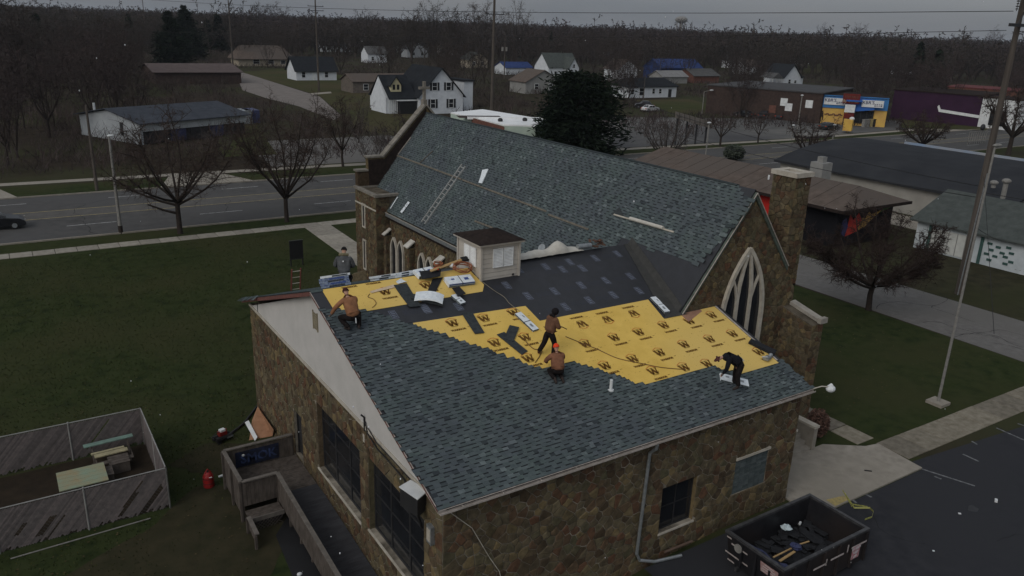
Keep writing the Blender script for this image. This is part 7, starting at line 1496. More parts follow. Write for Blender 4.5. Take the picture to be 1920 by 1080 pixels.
for q, hh, lb in (((1880, 372), 1.6, 'white-capped roof vent on the dark roof near the right edge'), ((1862, 352), .5, 'low pale roof vent left of the capped vent')): p = gz(*q, 4.2); tag(MB().tube([p, p+UZ*hh], .22, 8).ell(p+UZ*hh, (.4, .4, .25)).build('roof_vent', m_conp, None, loc=p), lb, 'vent')
t = thing('garage', 'white block garage with grey-green gable roof behind the tall pole', 'garage', (64, 16, 0)); gx0, gx1, gy0, gy1, gh = 59.4, 69, 9.5, 21.5, 2.5
m_blk = mat('white_block_wall', (.50, .54, .56), (.38, .42, .44), 1.2, .85)
MB().bx(gx0, gx1, gy0, gy1, 0, gh).build('wall', m_blk, t); r = MB(); xm = 64.2
for xe in (gx0-.5, gx1+.5): r.slab([(xe, gy0-.5, gh-.05), (xe, gy1+.5, gh-.05), (xm, gy1+.5, gh+2.2), (xm, gy0-.5, gh+2.2)], (0, 0, .14))
r.build('roof', m_rgg, t)
dr = MB().bx(gx0-.08, gx0-.02, 17.0, 20.0, .15, 2.1).build('garage_door', mat('off_white_door', (.52, .53, .50), (.42, .43, .41), 2, .8), t); [MB().bx(gx0-.11, gx0-.081, 17.0+k*.75, 17.06+k*.75, .15, 2.1).build('door_rib', m_grey, dr) for k in range(5)]
MB().bx(gx0-.1, gx0-.02, 20.1, 20.35, 0, 2.3).bx(gx0-.1, gx0-.02, 15.6, 15.85, 0, 2.3).build('green_post', mat('dark_green_trim', (.05, .10, .09), rough=.8), t)
for k, (y, z) in enumerate(((15.1, 1.9), (14.4, 1.75), (14.9, 1.4), (14.0, 1.35), (15.2, 1.0), (14.5, .95), (13.6, 1.9), (13.3, 1.5), (13.7, 1.1), (13.2, .8), (13.6, .55), (14.9, .55))): MB().bx(gx0-.05, gx0-.02, y-.2, y+.2, z-.1, z+.1).build('green_block', MATS['dark_green_trim'], t)
for k in range(14): y = 9.8+(k % 9)*.36; z = .3+(k//9)*.7; MB().bx(gx0-.035, gx0-.015, y-.02, y+.12, z, z+.03).build('block_joint', m_grey, t) if y < 13 else None
# ================================================================== POLES, LAMPS, WIRES
def hz(px, py, base):   # height over the ground at which a vertical through base shows at that pixel row
    p = ony(px, py, base.y); return p.z
def pole(name, label, base, top, r=.16, arms=(), m=m_pole, cat='utility pole', group=None, lean=(0, 0)):
    t = thing(name, label, cat, base, group); tp = Vector((base.x+lean[0], base.y+lean[1], top)); MB().tube([base-UZ*.2, base.lerp(tp, .5), tp], [r*1.15, r*.95, r*.65], 8).build('shaft', m, t)
    for z, l_, off, m2 in arms:
        c = base.lerp(tp, z/top); MB().box(c+Vector((off, -.12, 0)), (l_, .12, .14)).build('crossarm', m2 or m, t)
        for s_ in (-1, 1): MB().tube([c+Vector((off+s_*l_*.47, -.12, .05)), c+Vector((off+s_*l_*.47, -.12, .3))], .05, 6).build('insulator', m_frame, t)
    return t
b0 = gz(1797, 551); t = pole('utility_pole', 'tall thick wooden utility pole at the right edge beside the alley', b0, 22.0, .25, cat='utility pole')
q = Vector((b0.x-.15, b0.y, 0)); MB().tube([q+Vector((-.18, -.12, 0)), Vector((b0.x-.1, b0.y-.2, 9))], .045, 6).build('conduit', m_galv, t)
for z, x0_, x1_ in ((18.85, 47.9, 51.6), (20.5, 48.2, 50.2)): MB().bx(x0_, x1_, b0.y-.35, b0.y-.2, z-.1, z+.1).build('crossarm', m_frame, t)
MB().tube([(48.9, b0.y-.28, 18.9), (49.75, b0.y-.2, 19.9)], .045, 5).build('arm_brace', m_frame, t); ins = MB()
for k in range(4): ins.tube([(48.35, b0.y-.28, 20.35-k*.16), (48.35, b0.y-.28, 20.28-k*.16)], .10-.02*(k % 2), 8)
ins.tube([(48.35, b0.y-.28, 20.4), (48.35, b0.y-.28, 19.7)], .02, 5).build('insulator', m_frame, t)
b0 = gz(1758, 757); t = thing('lamp_post', 'thin grey lamp post on a square concrete footing by the lot walk', 'lamp post', b0); MB().bx(b0.x-.42, b0.x+.42, b0.y-.42, b0.y+.42, 0, .16).build('footing', m_conc, t)
MB().tube([b0+UZ*.16, b0+UZ*13.2], [.075, .05], 8).build('shaft', m_conp, t); MB().ell(b0+UZ*13.2+Vector((.2, 0, 0)), (.35, .14, .09)).build('lamp_head', m_conp, t)
b0 = gz(227, 438); t = thing('street_lamp', 'pale concrete street lamp post left of the first street tree', 'street lamp', b0, 'street lamps'); MB().tube([b0, b0+UZ*1.0, b0+UZ*1.05, b0+UZ*8.1], [.17, .16, .14, .085], 8).build('shaft', m_conp, t); MB().ell(b0+UZ*8.15+Vector((.1, 0, 0)), (.28, .14, .1)).build('lamp_head', m_wpaint, t); MB().tube([b0+UZ*.0, b0+UZ*.7], .18, 8).build('rusty_base', m_bark, t)
b0 = gz(182, 357); pole('utility_pole', 'brown pole standing across the street left of the metal building', b0, 8.7, .15)
b0 = Vector((69.3, 110.6, 0)); pole('utility_pole', 'tall brown pole with two crossarms rising behind the nave ridge', b0, 23.4, .30, ((19.5, 3.8, .15, m_frame), (22.2, 3.4, .1, m_rbrick)))
for px, py, ptop, r_, arms_, lb in ((437, 126, -8, .25, (28, 14), 'tall pole with crossarms left of the tan ranch house'), (598, 172, -10, .24, (12, 20), 'tall pole with crossarms in front of the black-roofed white house'), (945, 150, 62, .18, (66, 78), 'short pole with transformers right of the main pole'), (578, 148, 88, .12, (), 'thin pole in front of the tan ranch house'), (664, 92, 42, .12, (), 'thin pole above the grey gabled house at upper left'), (1142, 148, 88, .15, (112,), 'pole with one crossarm left of the long white ranch house'), (1236, 150, 106, .12, (), 'thin pole in front of the blue house'), (277, 95, -12, .2, (), 'faint tall pole above the woods at upper left'), (232, 70, 0, .2, (), 'leftmost faint pole above the upper left woods'), (1206, 190, 140, .11, (), 'thin pole beside the round evergreen crown')):
    b0 = gz(px, py); tp = hz(px, ptop, b0); tr_ = pole('utility_pole', lb, b0, tp, r_, [(min(hz(px, a, b0), tp-.1), 4.0, 0, m_frame) for a in arms_], group='utility poles over the houses')
    if px == 945:
        for s_ in (-.9, .6): MB().tube([b0+UZ*(tp*.62)+RX*s_, b0+UZ*(tp*.62+1.3)+RX*s_], .4, 8).build('transformer', m_conp, tr_)
for px, py, ptop, arm, lb in ((1316, 214, 172, -1, 'lamp post at the left end of the brown brick building'), (1352, 205, 178, 1, 'yellowish arm lamp before the brown brick building'), (1493, 256, 180, 0, 'lamp post in the lot left of the yellow shop wall'), (1484, 262, 236, 0, 'short grey post by the lot fence'), (1320, 320, 232, 0, 'thin pale post beyond the nave ridge before the brown roof'), (1555, 300, 236, 0, 'thin roadside post behind the wide bare tree')):
    b0 = gz(px, py); tp = hz(px, ptop, b0); t = thing('street_lamp', lb, 'street lamp', b0, 'street lamps'); MB().tube([b0, b0+UZ*tp], .09, 6).build('shaft', m_conp, t)
    if arm: MB().tube([b0+UZ*tp, b0+UZ*(tp+.3)+RX*arm*-2.0], .06, 5).build('arm', m_conp, t); MB().ell(b0+UZ*(tp+.3)+RX*arm*-2.3, (.6, .25, .15)).build('lamp_head', m_wpaint, t)
    else: MB().ell(b0+UZ*(tp+.1), (.35, .2, .12)).build('lamp_head', m_wpaint, t)
def wire(label, a, b_, sag, r=.02): tag(MB().tube(curve3(a, b_, sag, 24), r, 4).build('power_line', m_wire, None, loc=a), label, 'power line', 'power lines')
A_ = Vector((48.35, 11.8, 19.7)); wire('power line from the tall right pole across the sky to the left', A_, (-20, 260, 27), 3.5, .022)
wire('lower faint power line running left from the tall right pole', (48, 11.8, 18.5), (-40, 250, 20), 4.0, .018)
wire('thin cable passing over the brown roof and the garage, upper one', (49.6, 12.0, 8.0), (63, 62, 8.5), .6, .025); wire('thin cable passing over the brown roof and the garage, lower one', (49.6, 12.0, 7.2), (60, 62, 6.8), .7, .025)
wire('cable running from the tall pole over the garage to the right', (49.6, 12.0, 7.6), (62, -14, 8), .6, .022); wire('cable drooping from the garage wall to the tall right pole', (49.6, 12.0, 5.2), (59.4, 13, 2.4), .3, .02)
wire('guy wire sloping down behind the alley tree', (49.5, 12, 9), (43, 6, .1), .0, .018)
wire('line between the two tall poles at upper left', gz(437, 126)+UZ*30, gz(598, 172)+UZ*24, 2, .04)
# billboard seen from behind, shelter, carts, tent
b0 = gz(1322, 270); yb_ = b0.y; t = thing('billboard', 'long pale billboard back on dark legs across the main road', 'billboard', b0); a, b_, c_, e_ = ony(1266, 209, yb_), ony(1333, 228, yb_), ony(1333, 241, yb_), ony(1266, 221, yb_)
MB().slab([a, b_, c_, e_], (0, -.3, 0)).build('panel', mat('weathered_panel', (.20, .18, .16), (.14, .125, .11), .8, .9), t)
for k in range(4): q = e_.lerp(c_, .1+k*.27); MB().tube([Vector((q.x, yb_+.3, 0)), Vector((q.x, yb_+.3, q.z+.5))], .16, 6).build('leg', m_frame, t)
for k in range(7): q, w_ = e_.lerp(c_, (k+.5)/7), a.lerp(b_, (k+.5)/7); MB().tube([q+Vector((0, -.35, 0)), w_+Vector((0, -.35, 0))], .06, 4).build('stringer', m_wood, t)
b0 = gz(1522, 288); t = thing('bus_shelter', 'low dark flat-roofed shelter under the wide bare tree', 'shelter', b0); MB().box(b0+UZ*3, (7, 2.5, .2)).build('roof', m_conp, t); MB().box(b0+UZ*2.75, (6.9, 2.4, .25)).build('roof_edge', m_frame, t)
for s_ in (-3, -1, 1, 3): MB().tube([b0+RX*s_, b0+RX*s_+UZ*2.7], .1, 6).build('post', m_frame, t)
b0 = gz(1830, 269); t = thing('cart_corral', 'white railed barrier in the road beyond the dark curved roof', 'barrier', b0)
for k in range(9): MB().bx(b0.x-3+k*.75, b0.x-2.85+k*.75, b0.y-.05, b0.y+.05, 0, 2.2).build('bar', m_conp, t)
for z in (.4, 2.2): MB().bx(b0.x-3, b0.x+3.2, b0.y-.06, b0.y+.06, z-.08, z+.08).build('rail', m_conp, t)
MB().ell(b0+Vector((1.2, 0, 2.9)), (.6, .4, .6)).build('dark_sign', m_frame, t)
b0 = gz(1915, 328, 3); b0.z = 0; t = thing('canopy_tent', 'red canopy tent roof at the right edge past the dark curved roof', 'tent', b0); mrt = mat('tent_red', (.36, .03, .035), (.28, .02, .025), .8, .8)
r = MB(); P = [b0+Vector((i*4, j*4, 2.6)) for i, j in ((-1, -1), (1, -1), (1, 1), (-1, 1))]+[b0+UZ*4.4]; r.add(P, [(0, 1, 4), (1, 2, 4), (2, 3, 4), (3, 0, 4), (3, 2, 1, 0)]); r.build('canopy', mrt, t)
for i, j in ((-1, -1), (1, -1), (1, 1), (-1, 1)): MB().tube([b0+Vector((i*3.9, j*3.9, 0)), b0+Vector((i*3.9, j*3.9, 2.6))], .06, 6).build('post', m_conp, t)
b0 = gz(1277, 62); D_ = 1500; d_ = ray(1276, 54); d_ = Vector((d_.x, d_.y, 0)).normalized(); b0 = Vector((CP.x, CP.y, 0))+d_*D_; t = thing('water_tower', 'white domed water tower on the far skyline', 'water tower', b0)
MB().ell(b0+UZ*37, (11, 11, 6), 16, 8).build('tank', m_conp, t); MB().tube([b0, b0+UZ*32], 2.5, 8).build('stem', m_conp, t)
for k in range(6): MB().tube([b0+Vector((9*math.cos(k), 9*math.sin(k), 0)), b0+Vector((8*math.cos(k), 8*math.sin(k), 34))], .5, 5).build('leg', m_conp, t)
# ================================================================== CARS
def make_car(label, loc, rz, m, suv=False, name='sedan', group=None):
    t = thing(name, label, 'car', loc, group, rz); L_ = 4.7; Wd = .92; hh = 1.72 if suv else 1.43
    prof = [(-2.35, .35), (-2.33, .72), (-2.15, .92), (-1.7, .98 if not suv else 1.1), (-1.15, hh-.05), (-.6, hh), (.25, hh-.03), (.95, 1.02 if not suv else 1.12), (1.9, .88 if not suv else 1.02), (2.28, .66), (2.33, .38), (2.2, .28), (-2.2, .28)]
    def body(pf, w_, inset):
        mb = MB(); n = len(pf); vs = []
        for s_ in (-1, 1):
            for (x, z) in pf: k = 1-max(0, (z-.95))*.28 if inset else 1; tap = 1-.10*(abs(x)/2.35)**4; vs.append((x, s_*w_*k*tap, z))
        mb.add(vs, [tuple(range(n)), tuple(range(2*n-1, n-1, -1))]+[(i, n+i, n+(i+1) % n, (i+1) % n) for i in range(n)]); return mb
    def put(mb, nm, mm_, par, smooth=False): o = bpy.data.objects.new(nm, mb.mesh(nm, mm_, smooth=smooth)); COL.objects.link(o); o.parent = par; return o
    b = put(body(prof, Wd, True), 'body', m, t); md = b.modifiers.new('bevel', 'BEVEL'); md.width = .05; md.segments = 2
    g = MB(); k_ = hh-.07; P = [(-1.55, 1.02), (-1.1, k_-.03), (-.25, k_)], [(-.15, k_), (.2, k_-.03), (.85, 1.02), (-.15, 1.0)]
    for s_ in (-1, 1):
        for poly in ([(-1.5, 1.0), (-1.08, k_-.05), (-.3, k_-.01), (-.3, .98)], [(-.2, .98), (-.2, k_-.01), (.2, k_-.04), (.82, 1.02)]):
            g = MB(); g.slab([(x, s_*(Wd*(1-max(0, z-.95)*.28)-.005), z) for x, z in poly], (0, s_*.012, 0)); put(g, 'side_window', m_glass, t)
    g = MB(); g.slab([(.92, -.72, 1.06), (.92, .72, 1.06), (.30, .62, hh-.06), (.30, -.62, hh-.06)], (.02, 0, .015)); put(g, 'windscreen', m_glass, t)
    g = MB(); g.slab([(-1.66, -.70, 1.04), (-1.66, .70, 1.04), (-1.17, .60, hh-.09), (-1.17, -.60, hh-.09)], (-.02, 0, .015)); put(g, 'rear_window', m_glass, t)
    for x in (-1.45, 1.45):
        for s_ in (-1, 1):
            w_ = put(MB().tube([(x, s_*.72, .33), (x, s_*.93, .33)], .33, 16), 'wheel', m_dark, t); put(MB().tube([(x, s_*.931, .33), (x, s_*.945, .33)], .2, 12), 'rim', m_galv, w_)
    for s_ in (-1, 1): put(MB().box((2.27, s_*.66, .68), (.1, .36, .14)), 'headlight', m_conp, t); put(MB().box((-2.30, s_*.68, .78), (.08, .34, .14)), 'tail_light', m_redp, t)
    return t
m_cblk = mat('black_car_paint', (.014, .015, .018), (.010, .011, .013), .5, .3, spec=.5); m_cwh = mat('white_car_paint', (.55, .56, .57), (.5, .5, .5), .5, .35, spec=.5); m_cgy = mat('grey_car_paint', (.10, .105, .11), (.08, .08, .085), .5, .35, spec=.5)
p = gz(47, 424); make_car('black sedan driving right at the left edge of the street', (p.x-2.2, 61.3, .012), 0, m_cblk)
for px, py, rz_, m_, sv, lb in ((1436, 222, .2, m_cblk, True, 'black suv in front of the brick wall, left of two'), (1468, 224, .2, m_cblk, True, 'black suv in front of the brick wall, right of two'), (1395, 219, 1.7, m_cblk, False, 'small dark car with bright window on the grass left of the suvs'), (1553, 243, .1, m_cblk, False, 'dark car parked before the yellow shop wall'), (1219, 209, .1, m_cwh, False, 'white car parked below the grassy bank'), (1207, 203, 2.6, m_cblk, True, 'dark car just behind the white car below the bank'), (1880, 321, .1, m_cwh, False, 'white car next to the red tent'), (836, 211, .3, m_cblk, True, 'dark van in front of the big white gabled house')):
    p = gz(px, py); make_car(lb, (p.x, p.y, .04), rz_, m_, sv, 'suv' if sv else 'parked_car', 'parked cars across the road')
# ================================================================== WOODS
KEEP = [(158, 190, 400, 275), (300, 118, 425, 150), (455, 84, 560, 165), (545, 105, 645, 180), (440, 130, 640, 215), (700, 128, 905, 215), (845, 205, 1030, 250), (1160, 146, 1305, 222), (1015, 108, 1100, 148), (940, 122, 990, 142), (1220, 118, 1345, 160), (1430, 122, 1560, 188), (1312, 165, 1680, 290), (1680, 190, 1920, 300), (595, 68, 690, 98), (1185, 215, 1560, 320), (408, 214, 484, 290), (700, 200, 1000, 400), (330, 20, 345, 120), (400, 30, 430, 80), (300, 20, 372, 115), (1795, 105, 1850, 130), (755, 90, 800, 108)]
SKIP = [[(424, 131), (448, 130), (530, 154), (600, 178), (650, 214), (632, 232), (555, 206), (495, 190), (440, 172), (436, 150)], [(450, 135), (545, 126), (700, 150), (700, 205), (640, 215), (600, 180), (520, 156)], [(640, 210), (720, 180), (900, 190), (860, 240), (690, 262)], [(1180, 184), (1300, 180), (1420, 210), (1330, 216), (1240, 216)], [(1430, 160), (1570, 158), (1590, 188), (1440, 188)], [(1500, 112), (1590, 108), (1590, 130), (1500, 138)], [(400, 236), (480, 232), (560, 310), (400, 320)]]
KD = []
for r_ in KEEP: KD.append((r_, (gz((r_[0]+r_[2])/2, min(r_[3], 1000)) if r_[3] > 75 else gz(900, 75)).length))
rr = random.Random(21); cands = []
def dens(x, y, px, py):
    if px < 290 and py > 60: return 1.0
    if px < 620: return .55
    if px > 1350: return .8
    return .62
D = 92.
while D < 420:
    step = 6.2+D*.018; a_ = -.72
    while a_ < .72:
        ang = YAW+a_; a_ += step/D; d = D+rr.uniform(-.5, .5)*step; an_ = ang+rr.uniform(-.5, .5)*step/D
        x, y = CP.x+math.cos(an_)*d, CP.y+math.sin(an_)*d
        if y < 86: continue
        px, py, z = proj((x, y, 0))
        if px < -80 or px > 2000: continue
        if rr.random() > dens(x, y, px, py): continue
        h_ = rr.uniform(10, 16) if px > 300 else rr.uniform(11, 17.5); h_ *= .82 if 300 < px < 1300 and D < 200 else 1
        R_ = h_*rr.uniform(.28, .40)
        t_px, t_py, _ = proj((x, y, h_)); wpx = R_*FPX/z*.8
        if any(inpoly(px, py, P_) for P_ in SKIP): continue
        bad = False
        for (r_, kd) in KD:
            if z < kd+12 and px+wpx > r_[0] and px-wpx < r_[2] and py > r_[1] and t_py < r_[3]: bad = True; break
        if bad and rr.random() < .96: continue
        cands.append((z, x, y, h_, R_, px, py))
    D += step*.95
cands.sort(); print('trees', len(cands))
protos = []
NPR = 10
for k in range(NPR):
    T, C = bare_tree(100+k, 12, 4.4, nl=5+k % 4, ns=7, nt=5, ntt=4, tr=.15+.02*(k % 3), twr=.024+.004*(k % 3), sides=3, fork=(.06, .12, .18, .09, .22)[k % 5], up=(.7, 1, .85)[k % 3])
    protos.append((T.mesh('trunk', m_bark), C.mesh('crown', m_twigf)))
zones = {'left': ('bare brown tree in the dense woods left of the grey metal building', 'trees of the dense left woods'), 'mid': ('bare brown tree among the houses beyond the main road', 'trees among the far houses'), 'right': ('bare brown tree in the woods behind the shops on the right', 'trees behind the shops')}
LMK = [(250, 235, 'the grey metal building'), (90, 300, 'the far left kerb'), (360, 140, 'the mauve-roofed building'), (70, 160, 'the far left woods'), (325, 60, 'the tall conifer pair'), (500, 110, 'the tan ranch house'), (590, 130, 'the black-roofed house'), (610, 200, 'the pale side street'), (445, 250, 'the garden sheds'), (620, 80, 'the long-roofed house'), (770, 170, 'the big white gabled house'), (670, 180, 'the dim brick house'), (795, 100, 'the far grey house'), (930, 225, 'the white flat roof'), (965, 132, 'the blue-roofed house'), (1055, 130, 'the twin-gabled house'), (1098, 220, 'the round evergreen'), (1230, 165, 'the long white ranch house'), (1275, 130, 'the long blue house'), (1475, 145, 'the clearing house'), (1420, 200, 'the brown brick building'), (1600, 210, 'the blue and yellow shop'), (1760, 210, 'the purple building'), (1840, 120, 'the tall right pole'), (1380, 120, 'the pale woods house'), (1670, 110, 'the pale cottage'), (1900, 170, 'the right woods edge')]
used_lb = {}
for i, (z, x, y, h_, R_, px, py) in enumerate(cands[:292]):
    zn = 'left' if px < 430 else ('mid' if px < 1300 else 'right'); gr = zones[zn][1]
    lm = min(LMK, key=lambda l_: math.hypot((l_[0]-px)*.7, (l_[1]-py)*1.6)); dx = px-lm[0]; dy = py-lm[1]
    rel = ('left of' if dx < 0 else 'right of') if abs(dx) > 45 else ('behind' if dy < 0 else 'in front of'); dist = 'well ' if abs(dx) > 150 else ('just ' if 45 < abs(dx) < 80 else '')
    lb = '%s %sbare tree %s%s %s' % ('tall' if h_ > 14.5 else ('short' if h_ < 11.5 else 'middling'), 'broad ' if R_/h_ > .36 else ('narrow ' if R_/h_ < .31 else ''), dist, rel, lm[2])
    if lb in used_lb:
        base_ = lb.replace('well ', '').replace('just ', '')
        for l2_ in sorted(LMK, key=lambda l_: math.hypot((l_[0]-px)*.7, (l_[1]-py)*1.6))[1:]:
            lb = base_+' towards '+l2_[2]
            if len(lb.split()) > 16: lb = base_.replace('middling ', '')+' towards '+l2_[2]
            if lb not in used_lb and len(lb.split()) <= 16: break
    used_lb[lb] = used_lb.get(lb, 0)+1
    t = thing('bare_tree', lb, 'tree', (x, y, 0), gr, rr.uniform(0, 6.28)); T, C = protos[rr.randrange(NPR)]; t.scale = (R_/4.4, R_/4.4, h_/12)
    for nm, me in (('trunk', T), ('crown', C)): o = bpy.data.objects.new(nm, me); COL.objects.link(o); o.parent = t
# undergrowth between the trunks: brush and saplings too many to count
VB = []; rb_ = np.random.default_rng(5); cl = []
Dq = 88.
while Dq < 420:
    st_ = 2.6+Dq*.012; a_ = -.70
    while a_ < .70:
        an_ = YAW+a_+rr.uniform(-.5, .5)*st_/Dq; d = Dq+rr.uniform(-.5, .5)*st_; a_ += st_/Dq; x, y = CP.x+math.cos(an_)*d, CP.y+math.sin(an_)*d
        if y < 86: continue
        px, py, z = proj((x, y, 0))
        if not -60 < px < 1980 or any(inpoly(px, py, P_) for P_ in SKIP): continue
        if any(z < kd+4 and r_[0]-6 < px < r_[2]+6 and r_[1] < py < r_[3]+4 for r_, kd in KD): continue
        if rr.random() < (.15 if px < 430 else .35): continue
        cl.append((x, y, rr.uniform(.8, 3.2)*(1.25 if px < 430 else 1), st_))
    Dq += st_*.95
for (x, y, h_, st_) in cl:
    n_ = 34; a = rb_.uniform(0, math.tau, n_); r_ = rb_.uniform(0, st_*.7, n_); bx__ = x+np.cos(a)*r_; by__ = y+np.sin(a)*r_; le = rb_.normal(0, .35, (n_, 2))*h_; hh__ = h_*rb_.uniform(.4, 1, n_); w__ = .018+.00012*math.hypot(x-CP.x, y-CP.y)
    z0 = hh__*rb_.uniform(0, .5, n_); q = np.zeros((n_, 3, 3)); q[:, 0] = np.stack([bx__-w__, by__+w__, z0], 1); q[:, 1] = np.stack([bx__+w__, by__-w__, z0], 1); q[:, 2] = np.stack([bx__+le[:, 0], by__+le[:, 1], hh__], 1); VB.append(q.reshape(-1, 3))
VB = np.concatenate(VB); me = np_mesh('undergrowth', VB, np.arange(len(VB)).reshape(-1, 3), m_twigf, 3); print('brush', len(cl))
o = bpy.data.objects.new('undergrowth', me); COL.objects.link(o); o['kind'] = 'stuff'; o['label'] = 'brown leafless brush and saplings under the trees'; o['category'] = 'brush'
# the rest of the woods to the horizon: one mass
def arrs(T, C):
    vs, fs = [], []
    for b in (T, C):
        o_ = len(vs); vs += b.v
        for f in b.f:
            for k in range(1, len(f)-1): fs.append((f[0]+o_, f[k]+o_, f[k+1]+o_))
    return np.array(vs, float), np.array(fs, int)
fv = [arrs(*bare_tree(200+k, 12, 4.6, nl=6, ns=5, nt=3, ntt=2, tr=.26, twr=.10, sides=3, fork=.12)) for k in range(4)]
fv1 = [arrs(*bare_tree(230+k, 12, 4.8, nl=5, ns=4, nt=3, ntt=1, tr=.3, twr=.2, sides=3, fork=.12)) for k in range(4)]
far = [(x, y, h_, R_, 0) for (z, x, y, h_, R_, px, py) in cands[292:]]
D = 420.
while D < 3800:
    step = 8.5+(D-420)*.020; a_ = -.70
    while a_ < .70:
        an_ = YAW+a_+rr.uniform(-.5, .5)*step/D; d = D+rr.uniform(-.5, .5)*step; a_ += step/D
        x, y = CP.x+math.cos(an_)*d, CP.y+math.sin(an_)*d; px, py, z = proj((x, y, 0))
        if rr.random() < .10: continue
        h_ = rr.uniform(11, 19)*(1.3 if rr.random() < .06 else 1)*(1+min(.28, D/6500)); far.append((x, y, h_, h_*rr.uniform(.32, .45)*(1+D/2500), 1 if D > 650 else 0))
    D += step*1.0
Vs_, Fs_, o_ = [], [], 0
for i, (x, y, h_, R_, lv) in enumerate(far):
    v_, f_ = (fv if lv == 0 else fv1)[i % 4]; a_ = rr.uniform(0, 6.28); c_, s_ = math.cos(a_), math.sin(a_); sx = R_/4.6
    q = np.empty_like(v_); q[:, 0] = x+(v_[:, 0]*c_-v_[:, 1]*s_)*sx; q[:, 1] = y+(v_[:, 0]*s_+v_[:, 1]*c_)*sx; q[:, 2] = v_[:, 2]*h_/12
    Vs_.append(q); Fs_.append(f_+o_); o_ += len(v_)
me = np_mesh('far_woods', np.concatenate(Vs_), np.concatenate(Fs_), m_twigf, 3); print('far', len(far), sum(len(f) for f in Fs_))
o = bpy.data.objects.new('far_woods', me); COL.objects.link(o); o['kind'] = 'stuff'; o['label'] = 'brown bare winter woods stretching to the horizon'; o['category'] = 'woods'
# tall pale trees standing above the skyline
for k, (px, py, top, R_, tw_, lb) in enumerate(((772, 118, 14, 5.5, m_twigf, 'tall bare tree on the skyline, left of three left of the main pole'), (812, 112, -4, 6.5, m_twigf, 'tall bare tree on the skyline, middle of three left of the main pole'), (852, 116, 10, 5.5, m_twigf, 'tall bare tree on the skyline, nearest left of the main pole'), (905, 120, -6, 6.0, m_twigp, 'tall pale bare tree just behind the main pole top'), (965, 118, -10, 8.5, m_twigp, 'broad pale bare tree right of the main pole top'), (492, 78, 6, 8, m_twigf, 'bare tree on the skyline right of the tall left pole'), (525, 80, 2, 9, m_twigf, 'broader bare tree on the skyline near the black-roofed house pole'), (690, 84, 16, 9, m_twigf, 'bare rounded tree on the skyline above the grey gabled house'), (1605, 98, 42, 8, m_twigf, 'bare spreading tree on the right skyline above the shop'), (1540, 98, 44, 8, m_twigf, 'rounded bare tree on the skyline right of the pointed conifer'), (1855, 110, 48, 9, m_twigf, 'bare tree on the skyline near the tall right pole'), (1795, 110, 54, 9, m_twigf, 'low bare tree on the far right skyline'), (40, 150, -6, 6, m_twigf, 'tallest bare tree of the far left woods'))):
    b0 = gz(px, py); hh_ = hz(px, top, b0); tree_thing('tall_bare_tree', lb, b0, 300+k, hh_, R_*1.15, 'tall trees on the skyline', tw=tw_, nl=8, ns=8, nt=6, ntt=5, tr=.42, twr=.055, sides=4, fork=.22, up=1)
# brush along the fences and the small dark shrubs
for q, r_, lb in (((1375, 300), 1.6, 'grey-green shrub on the near verge beyond the brown roof'),):
    leafball('verge_shrub', lb, gz(*q), r_, 1500, mat('grey_green_leaves', (.055, .065, .05), (.035, .042, .033), 3, 1, isl=True), squash=.7)
# snowflakes drifting in the air
mb = MB(); rs_ = random.Random(9)
for k in range(95):
    d = rs_.uniform(3.5, 26); v_ = ray(rs_.uniform(-150, 2070), rs_.uniform(-100, 1180)); p = CP+v_*d
    if p.z < 13.2 and p.y > -1: continue
    r_ = rs_.uniform(.0025, .005)*(1+d*.04); mb.ell(p, (r_, r_, r_*rs_.uniform(.8, 1.6)), 5, 3)
o = mb.build('snowflakes', mat('snow', (.7, .72, .75), rough=.8), None); o['kind'] = 'stuff'; o['label'] = 'sparse tiny snowflakes drifting in the air'; o['category'] = 'snow'

# ---- thin winter haze over the whole place
HZD = .00009
mh = bpy.data.materials.new('haze'); mh.use_nodes = True; t_ = mh.node_tree; t_.nodes.clear(); v_ = t_.nodes.new('ShaderNodeVolumePrincipled'); v_.inputs['Color'].default_value = (.80, .86, .95, 1); v_.inputs['Density'].default_value = HZD; v_.inputs['Anisotropy'].default_value = .2
o_ = t_.nodes.new('ShaderNodeOutputMaterial'); t_.links.new(v_.outputs[0], o_.inputs['Volume'])
if HZD > 0: o = MB().bx(-5990, 6990, -399, 8990, -2, 45).build('haze', mh); o['kind'] = 'stuff'; o['label'] = 'thin grey winter haze in the air'; o['category'] = 'haze'

# scattered dark evergreens far off, too many and too small to tell apart
mb = MB(); re_ = random.Random(44)
for k in range(150):
    d = re_.uniform(330, 2400); an_ = YAW+re_.uniform(-.62, .62); x, y = CP.x+math.cos(an_)*d, CP.y+math.sin(an_)*d; h_ = re_.uniform(9, 17); R_ = h_*re_.uniform(.25, .5)
    for i in range(70):
        z = h_*re_.random()**.8; a_ = re_.uniform(0, 6.28); r_ = R_*(1-z/h_)*re_.uniform(.3, 1)+.2; p = Vector((x+math.cos(a_)*r_, y+math.sin(a_)*r_, z)); s_ = .9+d*.0012
        mb.flat([p-Vector((s_*math.cos(a_+1.5), s_*math.sin(a_+1.5), 0)), p+Vector((s_*math.cos(a_), s_*math.sin(a_), -s_*.5)), p+Vector((s_*math.cos(a_+1.5), s_*math.sin(a_+1.5), .1)), p+UZ*s_*.8])
o = mb.build('far_evergreens', m_need, None); o['kind'] = 'stuff'; o['label'] = 'small dark evergreens dotted through the distant woods'; o['category'] = 'woods'

